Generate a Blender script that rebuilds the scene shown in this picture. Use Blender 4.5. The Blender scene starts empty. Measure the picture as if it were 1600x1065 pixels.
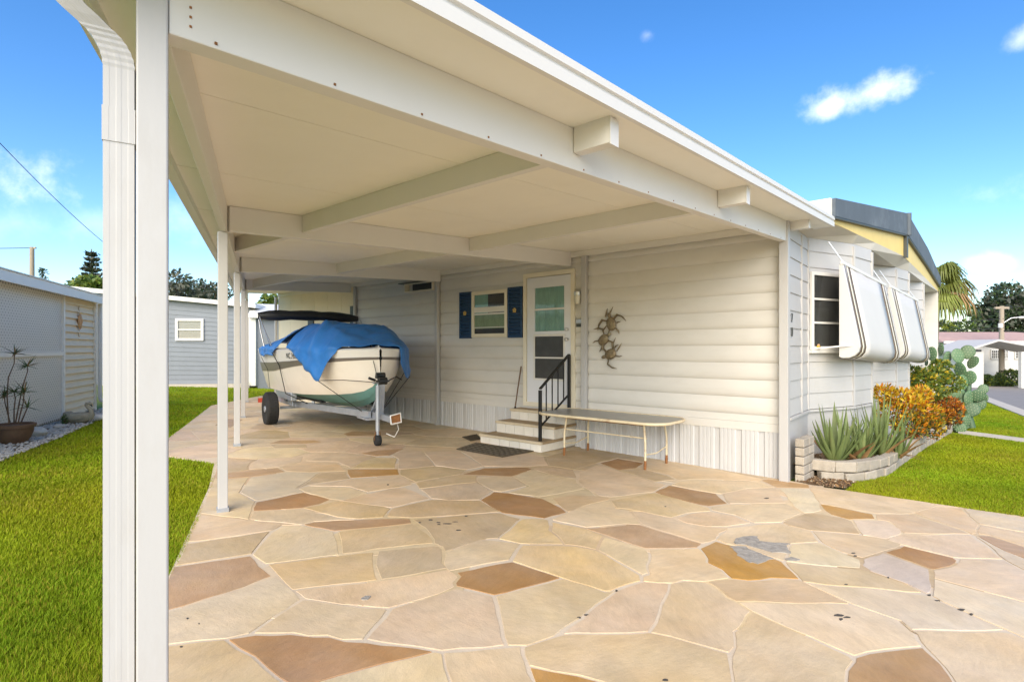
import bpy, bmesh, math, random
import numpy as np
from mathutils import Vector, Matrix

random.seed(7)
RNG = np.random.default_rng(11)
SC = bpy.context.scene
COL = SC.collection

# ------------------------------------------------------------------ camera, sky, sun, exposure
CAMZ = 1.395
cam_d = bpy.data.cameras.new('camera')
cam_d.sensor_width = 36.0
cam_d.lens = 36.0 * 850.0 / 1600.0
cam_d.shift_y = (545.0 - 532.5) / 1600.0
cam_d.clip_end = 1500.0
cam_d.clip_start = 0.05
cam = bpy.data.objects.new('camera', cam_d)
COL.objects.link(cam)
cam.location = (0, 0, CAMZ)
cam.rotation_euler = (math.radians(90), 0, 0)
SC.camera = cam

SUN_DIR = Vector((-0.16, -0.78, 0.54)).normalized()      # towards the sun
SUN_ELEV = math.asin(SUN_DIR.z)
SUN_ROT = math.atan2(SUN_DIR.x, SUN_DIR.y)
sun_d = bpy.data.lights.new('sun', 'SUN')
sun_d.energy = 1.5
sun_d.angle = math.radians(60)
sun_d.color = (1.0, 0.885, 0.69)
sun = bpy.data.objects.new('sun', sun_d)
COL.objects.link(sun)
sun.rotation_euler = SUN_DIR.to_track_quat('Z', 'Y').to_euler()
sun.location = (20, -20, 30)

world = bpy.data.worlds.new('World')
SC.world = world
world.use_nodes = True
wn = world.node_tree
wn.nodes.clear()
def wnode(t, **kw):
    n = wn.nodes.new(t)
    for k, v in kw.items():
        setattr(n, k, v)
    return n
w_out = wnode('ShaderNodeOutputWorld')
w_bg = wnode('ShaderNodeBackground')
w_sky = wnode('ShaderNodeTexSky')
w_sky.sky_type = 'NISHITA'
w_sky.sun_disc = False
w_sky.sun_elevation = SUN_ELEV
w_sky.sun_rotation = SUN_ROT
w_sky.air_density = 1.0
w_sky.dust_density = 0.6
w_sky.ozone_density = 2.0
w_hs = wnode('ShaderNodeHueSaturation')
w_hs.inputs['Saturation'].default_value = 1.33
w_hs.inputs['Value'].default_value = 1.0
w_hs.inputs['Hue'].default_value = 0.506
wn.links.new(w_sky.outputs[0], w_hs.inputs['Color'])
w_bg.inputs['Strength'].default_value = 0.07
# a few small wisps of cloud, placed by direction
w_tc = wnode('ShaderNodeTexCoord')
w_noise = wnode('ShaderNodeTexNoise')
w_noise.inputs['Scale'].default_value = 13.0
w_noise.inputs['Detail'].default_value = 7.0
w_noise.inputs['Roughness'].default_value = 0.62
wn.links.new(w_tc.outputs['Generated'], w_noise.inputs['Vector'])
def wmath(op, a, b=None, c=None):
    n = wnode('ShaderNodeMath', operation=op)
    for i, v in enumerate((a, b, c)):
        if v is None:
            continue
        if isinstance(v, (int, float)):
            n.inputs[i].default_value = v
        else:
            wn.links.new(v, n.inputs[i])
    return n.outputs[0]
def wvmath(op, a, vec):
    n = wnode('ShaderNodeVectorMath', operation=op)
    wn.links.new(a, n.inputs[0])
    n.inputs[1].default_value = vec
    return n
def direction(px, py):
    return Vector(((px - 800) / 850.0, 1.0, (545 - py) / 850.0)).normalized()
mask = None
w_nw = wmath('MULTIPLY', wmath('SUBTRACT', w_noise.outputs['Fac'], 0.5), 1.0)
for (px, py, ex, ey, wid, hei, amp) in ((1362, 143, 78, -26, 0.082, 0.030, .68), (1305, 165, 60, -22, 0.045, 0.022, 0.6),
                                   (1557, 409, 1, 0, 0.030, 0.015, 0.42), (1597, 60, 20, -10, 0.025, 0.018, 0.4),
                                   (1012, 55, 1, 0, 0.02, 0.014, 0.2), (20, 350, 30, -4, 0.09, 0.03, 0.16),
                                   (150, 350, 30, -4, 0.08, 0.03, 0.18), (300, 345, 30, 4, 0.10, 0.045, 0.25),
                                   (1800, 260, 60, -10, 0.15, 0.04, 0.3), (-500, 200, 60, 10, 0.3, 0.1, 0.7)):
    d = direction(px, py)
    e = (direction(px + ex, py + ey) - d)
    e = (e - d * e.dot(d)).normalized()
    f = d.cross(e)
    a = wvmath('DOT_PRODUCT', w_tc.outputs['Generated'], tuple(e / wid)).outputs['Value']
    b = wvmath('DOT_PRODUCT', w_tc.outputs['Generated'], tuple(f / hei)).outputs['Value']
    c = wvmath('DOT_PRODUCT', w_tc.outputs['Generated'], tuple(d)).outputs['Value']
    r2 = wmath('ADD', wmath('MULTIPLY', a, a), wmath('MULTIPLY', b, b))
    m = wmath('SUBTRACT', 1.0, wmath('SQRT', r2))
    m = wmath('ADD', m, wmath('MULTIPLY', w_nw, 2.6))
    m = wnode('ShaderNodeMapRange', clamp=True, interpolation_type='SMOOTHSTEP')
    wn.links.new(wmath('ADD', wmath('SUBTRACT', 1.0, wmath('SQRT', r2)), wmath('MULTIPLY', w_nw, 2.6)), m.inputs['Value'])
    m.inputs['From Min'].default_value = -0.05
    m.inputs['From Max'].default_value = 1.25
    m.inputs['To Max'].default_value = amp
    m = wmath('MULTIPLY', m.outputs['Result'], wmath('GREATER_THAN', c, 0.5))
    mask = m if mask is None else wmath('MAXIMUM', mask, m)
w_mix = wnode('ShaderNodeMix', data_type='RGBA')
wn.links.new(mask, w_mix.inputs['Factor'])
wn.links.new(w_hs.outputs['Color'], w_mix.inputs[6])
w_mix.inputs[7].default_value = (7.6, 7.6, 7.8, 1)
wn.links.new(w_mix.outputs[2], w_bg.inputs['Color'])
wn.links.new(w_bg.outputs[0], w_out.inputs['Surface'])

SC.cycles.max_bounces = 20
SC.cycles.diffuse_bounces = 12
SC.view_settings.view_transform = 'Standard'
SC.view_settings.look = 'None'
SC.view_settings.exposure = 1.93
SC.view_settings.gamma = 1.0
SC.view_settings.use_curve_mapping = False

# ------------------------------------------------------------------ frames
P1 = np.array([3.25, 6.46])                 # front corner of the long wall
U = np.array([-0.7527, 0.6583])             # along the wall, away from the street
Vv = np.array([0.6583, 0.7527])             # from the carport into the house
def ground_z(x, y):
    return 1.5 * np.tanh((-0.0286 * x - 0.0096 * y) / 1.5)
def HXY(s, w):
    p = P1 + U * s - Vv * w
    return float(p[0]), float(p[1])
def H(s, w, z):
    x, y = HXY(s, w)
    return (x, y, z)
def G(px, py, dz=0.0):                      # ground point seen at a photograph pixel
    rx, rz = (px - 800) / 850.0, -(py - 545) / 850.0
    t = 5.0
    for _ in range(30):
        t = (ground_z(rx * t, t) + dz - CAMZ) / rz
    return (rx * t, t)
def gz(p):
    return float(ground_z(p[0], p[1]))
def wall_s(px):                             # position along the long wall for a photograph column
    r = (px - 800) / 850.0
    return (r * P1[1] - P1[0]) / (U[0] - r * U[1])
def wall_z(px, py):
    s = wall_s(px)
    return CAMZ + (545 - py) / 850.0 * (P1[1] + U[1] * s)
CEIL0, CSL = 2.895, 0.0555                  # carport ceiling height at the wall, fall per metre
def ceil_z(t):
    return CEIL0 - CSL * t
def t_post(s):                              # post line
    return 6.505 - 0.442 * s

# ------------------------------------------------------------------ mesh builder
class MB:
    def __init__(self):
        self.v, self.f, self.m = [], [], []
    def add(self, verts, faces, mi=0):
        n = len(self.v)
        self.v += [tuple(map(float, p)) for p in verts]
        self.f += [tuple(i + n for i in f) for f in faces]
        self.m += [mi] * len(faces)
        return self
    def quad(self, a, b, c, d, mi=0):
        return self.add([a, b, c, d], [(0, 1, 2, 3)], mi)
    def hexa(self, b4, t4, mi=0):           # bottom ring (counter-clockwise from above), top ring
        return self.add(list(b4) + list(t4), [(3, 2, 1, 0), (4, 5, 6, 7), (0, 1, 5, 4), (1, 2, 6, 5), (2, 3, 7, 6), (3, 0, 4, 7)], mi)
    def box(self, c, ex, ey, ez, mi=0):     # centre and three half-extent vectors
        c, ex, ey, ez = map(Vector, (c, ex, ey, ez))
        if ex.cross(ey).dot(ez) < 0:
            ex = -ex
        b = [c - ex - ey - ez, c + ex - ey - ez, c + ex + ey - ez, c - ex + ey - ez]
        t = [p + 2 * ez for p in b]
        return self.hexa(b, t, mi)
    def hbox(self, s0, s1, w0, w1, z0, z1, mi=0):   # box in the house frame
        b = [H(s0, w0, z0), H(s0, w1, z0), H(s1, w1, z0), H(s1, w0, z0)]
        # make it counter-clockwise from above
        a = Vector(b[1]) - Vector(b[0]); d = Vector(b[3]) - Vector(b[0])
        if a.cross(d).z < 0:
            b = b[::-1]
        t = [(p[0], p[1], z1) for p in b]
        return self.hexa(b, t, mi)
    def bar(self, p, q, w, h=None, up=(0, 0, 1), mi=0):
        h = h or w
        p, q = Vector(p), Vector(q)
        d = (q - p)
        L = d.length
        d.normalize()
        up = Vector(up)
        if abs(d.dot(up)) > 0.97:
            up = Vector((1, 0, 0))
        sx = d.cross(up).normalized()
        uz = sx.cross(d).normalized()
        return self.box((p + q) / 2, d * L / 2, sx * w / 2, uz * h / 2, mi)
    def prism(self, poly, z0, z1, mi=0):    # poly: xy list; z may be callables
        a = sum(poly[i][0] * poly[(i + 1) % len(poly)][1] - poly[(i + 1) % len(poly)][0] * poly[i][1] for i in range(len(poly)))
        if a < 0:
            poly = poly[::-1]
        f0 = z0 if callable(z0) else (lambda x, y: z0)
        f1 = z1 if callable(z1) else (lambda x, y: z1)
        n = len(poly)
        vs = [(x, y, f0(x, y)) for x, y in poly] + [(x, y, f1(x, y)) for x, y in poly]
        fs = [tuple(range(n))[::-1], tuple(range(n, 2 * n))] + [(i, (i + 1) % n, n + (i + 1) % n, n + i) for i in range(n)]
        return self.add(vs, fs, mi)
    def tube(self, pts, r, n=8, mi=0, cap=True, flat=None):
        pts = [Vector(p) for p in pts]
        rs = r if isinstance(r, (list, tuple)) else [r] * len(pts)
        rings = []
        nx = None
        for i, p in enumerate(pts):
            d = (pts[min(i + 1, len(pts) - 1)] - pts[max(i - 1, 0)])
            if d.length < 1e-9:
                d = Vector((0, 0, 1))
            d.normalize()
            if nx is None:
                a = Vector((0, 0, 1)) if abs(d.z) < 0.9 else Vector((1, 0, 0))
                nx = d.cross(a).normalized()
            else:
                nx = (nx - d * nx.dot(d))
                nx = nx.normalized() if nx.length > 1e-6 else d.orthogonal().normalized()
            ny = d.cross(nx)
            k = flat or 1.0
            rings.append([p + nx * rs[i] * math.cos(2 * math.pi * j / n) + ny * rs[i] * k * math.sin(2 * math.pi * j / n) for j in range(n)])
        vs = [q for ring in rings for q in ring]
        fs = []
        for i in range(len(pts) - 1):
            for j in range(n):
                a, b = i * n + j, i * n + (j + 1) % n
                fs.append((a, b, b + n, a + n))
        if cap:
            fs.append(tuple(range(n))[::-1])
            fs.append(tuple((len(pts) - 1) * n + j for j in range(n)))
        return self.add(vs, fs, mi)
    def lathe(self, c, prof, n=16, mi=0, axis=(0, 0, 1)):   # prof: (radius, height) from bottom to top
        ax = Vector(axis).normalized()
        a = ax.orthogonal().normalized() if abs(ax.z) < 0.99 else Vector((1, 0, 0))
        b = ax.cross(a)
        c = Vector(c)
        vs = [c + ax * h + (a * math.cos(2 * math.pi * j / n) + b * math.sin(2 * math.pi * j / n)) * r for r, h in prof for j in range(n)]
        fs = []
        for i in range(len(prof) - 1):
            for j in range(n):
                p, q = i * n + j, i * n + (j + 1) % n
                fs.append((p, q, q + n, p + n))
        fs.append(tuple(range(n))[::-1])
        fs.append(tuple((len(prof) - 1) * n + j for j in range(n)))
        return self.add(vs, fs, mi)
    def ellip(self, c, ex, ey, ez, nu=12, nv=8, mi=0):
        c, ex, ey, ez = map(Vector, (c, ex, ey, ez))
        vs = [c - ez]
        for i in range(1, nv):
            th = math.pi * i / nv
            for j in range(nu):
                ph = 2 * math.pi * j / nu
                vs.append(c - ez * math.cos(th) + (ex * math.cos(ph) + ey * math.sin(ph)) * math.sin(th))
        vs.append(c + ez)
        fs = [(0, 1 + (j + 1) % nu, 1 + j) for j in range(nu)]
        for i in range(nv - 2):
            for j in range(nu):
                a, b = 1 + i * nu + j, 1 + i * nu + (j + 1) % nu
                fs.append((a, b, b + nu, a + nu))
        o = 1 + (nv - 2) * nu
        fs += [(o + j, o + (j + 1) % nu, len(vs) - 1) for j in range(nu)]
        return self.add(vs, fs, mi)
    def build(self, name, mat=None, parent=None, smooth=None, bevel=None, **tags):
        off = wloc(parent)
        me = bpy.data.meshes.new(name)
        me.from_pydata([(x - off[0], y - off[1], z - off[2]) for x, y, z in self.v], [], self.f)
        mats = mat if isinstance(mat, (list, tuple)) else [mat]
        for m in mats:
            if m is not None:
                me.materials.append(m)
        if len(mats) > 1:
            me.polygons.foreach_set('material_index', self.m)
        if smooth is not None:
            me.polygons.foreach_set('use_smooth', [True] * len(me.polygons))
            me.set_sharp_from_angle(angle=math.radians(smooth))
        me.update()
        return link(name, me, parent, bevel, **tags)
def wloc(o):
    x = Vector((0, 0, 0))
    while o is not None:
        x += o.location
        o = o.parent
    return x
def link(name, me, parent=None, bevel=None, label=None, cat=None, group=None, kind=None):
    o = bpy.data.objects.new(name, me)
    COL.objects.link(o)
    o.parent = parent
    if bevel:
        b = o.modifiers.new('bevel', 'BEVEL')
        b.width = bevel
        b.segments = 2
        b.limit_method = 'ANGLE'
        b.angle_limit = math.radians(40)
    if label: o['label'] = label
    if cat: o['category'] = cat
    if group: o['group'] = group
    if kind: o['kind'] = kind
    return o
def thing(name, label, cat, loc, group=None):
    o = bpy.data.objects.new(name, None)
    COL.objects.link(o)
    o.location = loc
    o.empty_display_size = 0.1
    o['label'] = label
    o['category'] = cat
    if group: o['group'] = group
    return o
def np_mesh(name, verts, faces_flat, nper, mats, mat_idx=None, parent=None, smooth=False, **tags):
    off = wloc(parent)
    verts = np.asarray(verts, dtype=np.float32) - np.array(off, dtype=np.float32)
    me = bpy.data.meshes.new(name)
    nf = len(faces_flat) // nper
    me.vertices.add(len(verts)); me.vertices.foreach_set('co', verts.ravel())
    me.loops.add(len(faces_flat)); me.loops.foreach_set('vertex_index', np.asarray(faces_flat, dtype=np.int32))
    me.polygons.add(nf)
    me.polygons.foreach_set('loop_start', np.arange(0, nf * nper, nper, dtype=np.int32))
    for m in (mats if isinstance(mats, (list, tuple)) else [mats]):
        me.materials.append(m)
    if mat_idx is not None:
        me.polygons.foreach_set('material_index', np.asarray(mat_idx, dtype=np.int32))
    if smooth:
        me.polygons.foreach_set('use_smooth', np.ones(nf, dtype=bool))
    me.update(calc_edges=True)
    return link(name, me, parent, **tags)

# ------------------------------------------------------------------ materials
def mat(name, col, rough=0.6, var=0.12, scale=6.0, bump=0.0, bscale=60.0, metal=0.0, spec=0.5, dirt=None, dirt_amt=0.0, dscale=2.5,
        stretch=(1, 1, 1), objcol=False, objvar=0.0, trans=0.0, hue_var=0.0):
    m = bpy.data.materials.new(name)
    m.use_nodes = True
    nt = m.node_tree
    bs = nt.nodes['Principled BSDF']
    N = nt.nodes.new
    L = nt.links.new
    tc = N('ShaderNodeTexCoord')
    mp = N('ShaderNodeMapping')
    mp.inputs['Scale'].default_value = stretch
    geo = N('ShaderNodeNewGeometry')
    L(geo.outputs['Position'], mp.inputs['Vector'])
    base = None
    if objcol:
        oi = N('ShaderNodeObjectInfo')
        base = oi.outputs['Color']
    nz = N('ShaderNodeTexNoise')
    nz.inputs['Scale'].default_value = scale
    nz.inputs['Detail'].default_value = 6
    nz.inputs['Roughness'].default_value = 0.6
    L(mp.outputs[0], nz.inputs['Vector'])
    mr = N('ShaderNodeMapRange')
    L(nz.outputs['Fac'], mr.inputs['Value'])
    mr.inputs['From Min'].default_value = 0.25
    mr.inputs['From Max'].default_value = 0.75
    mr.inputs['To Min'].default_value = 1 - var
    mr.inputs['To Max'].default_value = 1 + var
    val = mr.outputs[0]
    if objvar:
        oi2 = N('ShaderNodeObjectInfo')
        m2 = N('ShaderNodeMapRange')
        L(oi2.outputs['Random'], m2.inputs['Value'])
        m2.inputs['To Min'].default_value = 1 - objvar
        m2.inputs['To Max'].default_value = 1 + objvar
        mm = N('ShaderNodeMath'); mm.operation = 'MULTIPLY'
        L(val, mm.inputs[0]); L(m2.outputs[0], mm.inputs[1])
        val = mm.outputs[0]
    hs = N('ShaderNodeHueSaturation')
    if base is not None:
        L(base, hs.inputs['Color'])
    else:
        hs.inputs['Color'].default_value = (*col, 1)
    L(val, hs.inputs['Value'])
    if hue_var:
        n3 = N('ShaderNodeTexNoise'); n3.inputs['Scale'].default_value = scale * 0.37; n3.inputs['Detail'].default_value = 3
        L(mp.outputs[0], n3.inputs['Vector'])
        m3 = N('ShaderNodeMapRange'); L(n3.outputs['Fac'], m3.inputs['Value'])
        m3.inputs['From Min'].default_value = 0.3; m3.inputs['From Max'].default_value = 0.7
        m3.inputs['To Min'].default_value = 0.5 - hue_var; m3.inputs['To Max'].default_value = 0.5 + hue_var
        L(m3.outputs[0], hs.inputs['Hue'])
    colout = hs.outputs['Color']
    if dirt is not None:
        n2 = N('ShaderNodeTexNoise')
        n2.inputs['Scale'].default_value = dscale
        n2.inputs['Detail'].default_value = 8
        n2.inputs['Roughness'].default_value = 0.7
        L(mp.outputs[0], n2.inputs['Vector'])
        rmp = N('ShaderNodeMapRange')
        L(n2.outputs['Fac'], rmp.inputs['Value'])
        rmp.inputs['From Min'].default_value = 0.52
        rmp.inputs['From Max'].default_value = 0.78
        rmp.inputs['To Max'].default_value = dirt_amt
        mx = N('ShaderNodeMix'); mx.data_type = 'RGBA'
        L(rmp.outputs[0], mx.inputs['Factor'])
        L(colout, mx.inputs[6])
        mx.inputs[7].default_value = (*dirt, 1)
        colout = mx.outputs[2]
    L(colout, bs.inputs['Base Color'])
    bs.inputs['Roughness'].default_value = rough
    bs.inputs['Metallic'].default_value = metal
    bs.inputs['Specular IOR Level'].default_value = spec
    if bump:
        nb = N('ShaderNodeTexNoise')
        nb.inputs['Scale'].default_value = bscale
        nb.inputs['Detail'].default_value = 5
        L(mp.outputs[0], nb.inputs['Vector'])
        bp = N('ShaderNodeBump')
        bp.inputs['Strength'].default_value = bump
        bp.inputs['Distance'].default_value = 0.01
        L(nb.outputs['Fac'], bp.inputs['Height'])
        L(bp.outputs[0], bs.inputs['Normal'])
    if trans:
        tr = N('ShaderNodeBsdfTranslucent')
        L(colout, tr.inputs['Color'])
        ms = N('ShaderNodeMixShader')
        ms.inputs[0].default_value = trans
        L(bs.outputs[0], ms.inputs[1]); L(tr.outputs[0], ms.inputs[2])
        L(ms.outputs[0], nt.nodes['Material Output'].inputs['Surface'])
    return m
M = {}
M['white'] = mat('white_paint', (0.72, 0.70, 0.655), 0.45, 0.025, 3, 0.04, 25, dirt=(0.55, 0.50, 0.42), dirt_amt=0.10, dscale=3)  # tone kept lighter to make up for shade on the roof beams
M['post'] = mat('white_paint_dimmed', (0.475, 0.465, 0.455), 0.42, 0.03, 3, 0.05, 25, dirt=(0.33, 0.29, 0.23), dirt_amt=0.28, dscale=5, stretch=(1, 1, .3))  # same white as the beams, darkened to offset the stronger light on the posts
M['front'] = mat('white_siding_dimmed', (0.52, 0.505, 0.485), 0.5, 0.04, 2, 0.05, 40, dirt=(0.4, 0.37, 0.3), dirt_amt=0.28, dscale=2.2, stretch=(1, 1, .5))  # same siding as the carport wall, darkened to offset brighter light out front
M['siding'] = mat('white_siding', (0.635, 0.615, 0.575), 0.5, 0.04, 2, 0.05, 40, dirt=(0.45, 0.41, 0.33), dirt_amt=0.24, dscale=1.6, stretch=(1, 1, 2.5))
M['skirt'] = mat('skirt_metal', (0.56, 0.56, 0.56), 0.45, 0.05, 5, 0.03, 40, dirt=(0.42, 0.36, 0.28), dirt_amt=0.22, dscale=4, stretch=(1, 1, .4))
M['ceil'] = mat('ceiling_panel', (0.87, 0.845, 0.745), 0.55, 0.03, 1.3, 0.02, 30, dirt=(0.55, 0.48, 0.36), dirt_amt=0.08)
M['soffit'] = mat('soffit_paint', (0.60, 0.55, 0.46), 0.6, 0.04, 3)
M['cream'] = mat('cream_trim', (0.76, 0.70, 0.56), 0.5, 0.04, 4, dirt=(0.5, 0.42, 0.3), dirt_amt=0.12)
M['cream_wall'] = mat('cream_wall', (0.78, 0.70, 0.52), 0.55, 0.03, 3)
M['navy'] = mat('navy_shutter', (0.018, 0.055, 0.13), 0.5, 0.15, 20, 0.1, 90)
M['yellow'] = mat('yellow_board', (0.80, 0.60, 0.19), 0.55, 0.05, 3)
M['roof_blue'] = mat('blue_grey_roof', (0.10, 0.122, 0.145), 0.7, 0.12, 2.5, 0.05, 20, dirt=(0.25, 0.28, 0.3), dirt_amt=0.4)
M['darktrim'] = mat('dark_trim', (0.06, 0.065, 0.06), 0.5)
M['black'] = mat('black_metal', (0.012, 0.013, 0.013), 0.4, 0.2, 30)
M['rubber'] = mat('tyre_rubber', (0.018, 0.018, 0.018), 0.8, 0.2, 30, 0.3, 90)
M['galv'] = mat('galvanised_steel', (0.42, 0.45, 0.5), 0.42, 0.14, 12, 0.05, 60, metal=0.55, dirt=(0.3, 0.22, 0.15), dirt_amt=0.3, dscale=6)
M['grout'] = mat('pale_grout', (0.62, 0.52, 0.395), 0.8, 0.06, 14, 0.2, 90, dirt=(0.5, 0.38, 0.26), dirt_amt=0.5, dscale=1.2)
M['earth'] = mat('brown_earth', (0.20, 0.13, 0.07), 0.95, 0.35, 18, 0.6, 50)
M['concrete'] = mat('pale_concrete', (0.52, 0.46, 0.38), 0.85, 0.12, 6, 0.2, 70, dirt=(0.3, 0.25, 0.2), dirt_amt=0.3)
M['asphalt'] = mat('asphalt', (0.25, 0.225, 0.205), 0.9, 0.1, 3, 0.3, 120, dirt=(0.26, 0.25, 0.24), dirt_amt=0.4, dscale=.6)
M['tilewhite'] = mat('white_brick_tile', (0.72, 0.68, 0.60), 0.5, 0.06, 9, 0.05, 50, dirt=(0.5, 0.4, 0.28), dirt_amt=0.3, dscale=5, objvar=.05)
M['mortar'] = mat('grey_mortar', (0.33, 0.29, 0.24), 0.9, 0.15, 20)
M['tread'] = mat('tan_tread', (0.36, 0.26, 0.15), 0.7, 0.12, 8, 0.1, 60, dirt=(0.2, 0.14, 0.08), dirt_amt=0.4)
M['nosing'] = mat('tan_nosing', (0.55, 0.46, 0.32), 0.6, 0.1, 10)
M['rust_cream'] = mat('rusty_cream_paint', (0.72, 0.62, 0.42), 0.5, 0.08, 9, 0.1, 70, dirt=(0.30, 0.12, 0.03), dirt_amt=1.0, dscale=7)
M['rust'] = mat('rust', (0.26, 0.11, 0.035), 0.85, 0.3, 25, 0.3, 90)
M['tabletop'] = mat('grey_table_top', (0.27, 0.26, 0.23), 0.35, 0.08, 12, dirt=(0.4, 0.37, 0.3), dirt_amt=0.4)
M['tarp'] = mat('blue_tarp', (0.028, 0.17, 0.50), 0.42, 0.12, 5, 0.18, 45, dirt=(0.07, 0.2, 0.45), dirt_amt=0.5, dscale=4)
M['hull'] = mat('hull_white', (0.84, 0.78, 0.685), 0.28, 0.03, 3, dirt=(0.5, 0.42, 0.3), dirt_amt=0.2)
M['hull_top'] = mat('hull_deck_white', (0.78, 0.76, 0.72), 0.25, 0.02, 3)
M['hull_stripe'] = mat('hull_stripe', (0.17, 0.15, 0.13), 0.3, 0.1, 4)
M['hull_teal'] = mat('teal_bottom_paint', (0.11, 0.25, 0.23), 0.6, 0.12, 6, 0.1, 60, dirt=(0.2, 0.28, 0.24), dirt_amt=0.5)
M['vinyl'] = mat('black_canvas', (0.012, 0.013, 0.017), 0.45, 0.2, 10, 0.2, 40)
M['alum'] = mat('aluminium', (0.6, 0.6, 0.6), 0.35, 0.08, 15, metal=0.8)
M['awning'] = mat('awning_white', (0.60, 0.58, 0.55), 0.55, 0.02, 2, 0.03, 60, dirt=(0.6, 0.56, 0.5), dirt_amt=0.12)
M['brown_stripe'] = mat('brown_stripe', (0.13, 0.085, 0.045), 0.6, 0.08)
M['bronze'] = mat('verdigris_bronze', (0.22, 0.17, 0.10), 0.5, 0.3, 18, 0.2, 60, metal=0.4, dirt=(0.35, 0.34, 0.22), dirt_amt=0.7, dscale=9)
M['block'] = mat('tan_block', (0.40, 0.35, 0.285), 0.92, 0.2, 14, 0.6, 45, dirt=(0.26, 0.21, 0.16), dirt_amt=0.55, dscale=7, objvar=.12)
M['sedge'] = mat('beige_siding', (0.80, 0.68, 0.48), 0.6, 0.05, 4)
M['lattice'] = mat('lattice_white', (0.86, 0.81, 0.72), 0.5, 0.02, 3)
M['grey_siding'] = mat('grey_siding', (0.19, 0.21, 0.235), 0.6, 0.06, 3, objvar=.03)
M['green_siding'] = mat('green_grey_siding', (0.16, 0.2, 0.2), 0.6, 0.06, 3)
M['clay'] = mat('brown_clay', (0.14, 0.075, 0.04), 0.7, 0.25, 14, 0.3, 40, dirt=(0.1, 0.12, 0.04), dirt_amt=.5)
M['gravel'] = mat('white_gravel', (0.60, 0.55, 0.47), 0.9, 0.25, 9, 0.3, 60, objvar=.2, dirt=(0.22, 0.15, 0.1), dirt_amt=.5, dscale=3)
M['swan'] = mat('weathered_concrete', (0.33, 0.29, 0.21), 0.9, 0.2, 14, 0.4, 50, dirt=(0.16, 0.17, 0.08), dirt_amt=.6)
M['orange_clay'] = mat('orange_plaque', (0.62, 0.35, 0.16), 0.7, 0.2, 25, .2, 60)
M['grass'] = mat('grass_blade', (0.265, 0.355, 0.012), 0.6, 0.34, 0.8, spec=.15, trans=0.3, hue_var=.035)
M['grass2'] = mat('grass_blade_dry', (0.34, 0.31, 0.03), 0.6, 0.25, 2, spec=.15, trans=0.3)
M['lawn'] = mat('lawn_soil', (0.15, 0.20, 0.02), 0.95, 0.3, 7, 0.8, 60, dirt=(0.13, 0.1, 0.035), dirt_amt=.45, dscale=1.2)
M['aloe'] = mat('aloe_leaf', (0.135, 0.18, 0.055), 0.6, 0.15, 9, 0.05, 50, objvar=.2, dirt=(0.3, 0.26, 0.1), dirt_amt=.35, dscale=5)
M['aloe_dry'] = mat('dry_aloe_leaf', (0.30, 0.17, 0.07), 0.8, 0.25, 9, objvar=.2)
M['croton_o'] = mat('croton_orange', (0.62, 0.22, 0.012), 0.45, 0.3, 9, trans=0.25)
M['croton_y'] = mat('croton_yellow', (0.62, 0.42, 0.02), 0.45, 0.3, 9, trans=0.25)
M['croton_g'] = mat('croton_green', (0.065, 0.085, 0.015), 0.45, 0.3, 9, trans=0.2)
M['croton_r'] = mat('croton_rust', (0.28, 0.07, 0.015), 0.45, 0.3, 9, trans=0.2)
M['leaf_yg'] = mat('yellow_green_leaf', (0.22, 0.25, 0.03), 0.5, 0.3, 6, trans=0.3)
M['leaf_y'] = mat('yellow_flower', (0.75, 0.50, 0.03), 0.5, 0.2, 6, trans=0.3)
M['leaf_w'] = mat('white_flower', (0.75, 0.72, 0.60), 0.5, 0.1, 6)
M['leaf'] = mat('green_leaf', (0.07, 0.115, 0.025), 0.5, 0.35, 2.2, trans=0.25)
M['leaf_lt'] = mat('light_green_leaf', (0.13, 0.20, 0.03), 0.5, 0.35, 2.2, trans=0.25)
M['leaf_dk'] = mat('dark_green_leaf', (0.035, 0.06, 0.025), 0.5, 0.35, 1.2, trans=0.15)
M['leaf_gr'] = mat('grey_green_leaf', (0.11, 0.115, 0.085), 0.6, 0.35, 1.2, trans=0.15)
M['cactus'] = mat('cactus_pad', (0.085, 0.155, 0.075), 0.55, 0.15, 6, 0.1, 60, objvar=.25, hue_var=.02)
M['cactus_spot'] = mat('areole', (0.55, 0.52, 0.35), 0.8)
M['palm'] = mat('palm_frond', (0.19, 0.22, 0.035), 0.5, 0.3, 3, trans=0.2, objvar=.25)
M['palm_dry'] = mat('dry_palm_frond', (0.28, 0.17, 0.07), 0.7, 0.3, 3, objvar=.2)
M['bark'] = mat('bark', (0.15, 0.09, 0.05), 0.9, 0.3, 8, 0.6, 30, stretch=(1, 1, .3))
M['wood'] = mat('weathered_wood', (0.35, 0.29, 0.22), 0.85, 0.15, 10, 0.3, 40, stretch=(1, 1, .2))
M['wire'] = mat('wire', (0.02, 0.02, 0.02), 0.6)
M['pink_roof'] = mat('pink_roof', (0.45, 0.30, 0.26), 0.7, 0.1, 3)
M['curtain'] = mat('teal_curtain', (0.20, 0.36, 0.31), 0.8, 0.25, 9, stretch=(9, 9, .6))
M['curtain2'] = mat('green_curtain', (0.22, 0.30, 0.18), 0.8, 0.3, 9, stretch=(9, 9, .6))
M['screen'] = mat('dark_screen', (0.06, 0.06, 0.057), 0.4, 0.2, 6)
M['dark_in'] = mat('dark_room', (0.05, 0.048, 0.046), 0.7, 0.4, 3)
M['doorwhite'] = mat('door_white', (0.72, 0.73, 0.76), 0.4, 0.02, 3)
M['mat_rug'] = mat('doormat_fibre', (0.085, 0.065, 0.04), 0.95, 0.3, 30, 0.8, 120)
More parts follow.
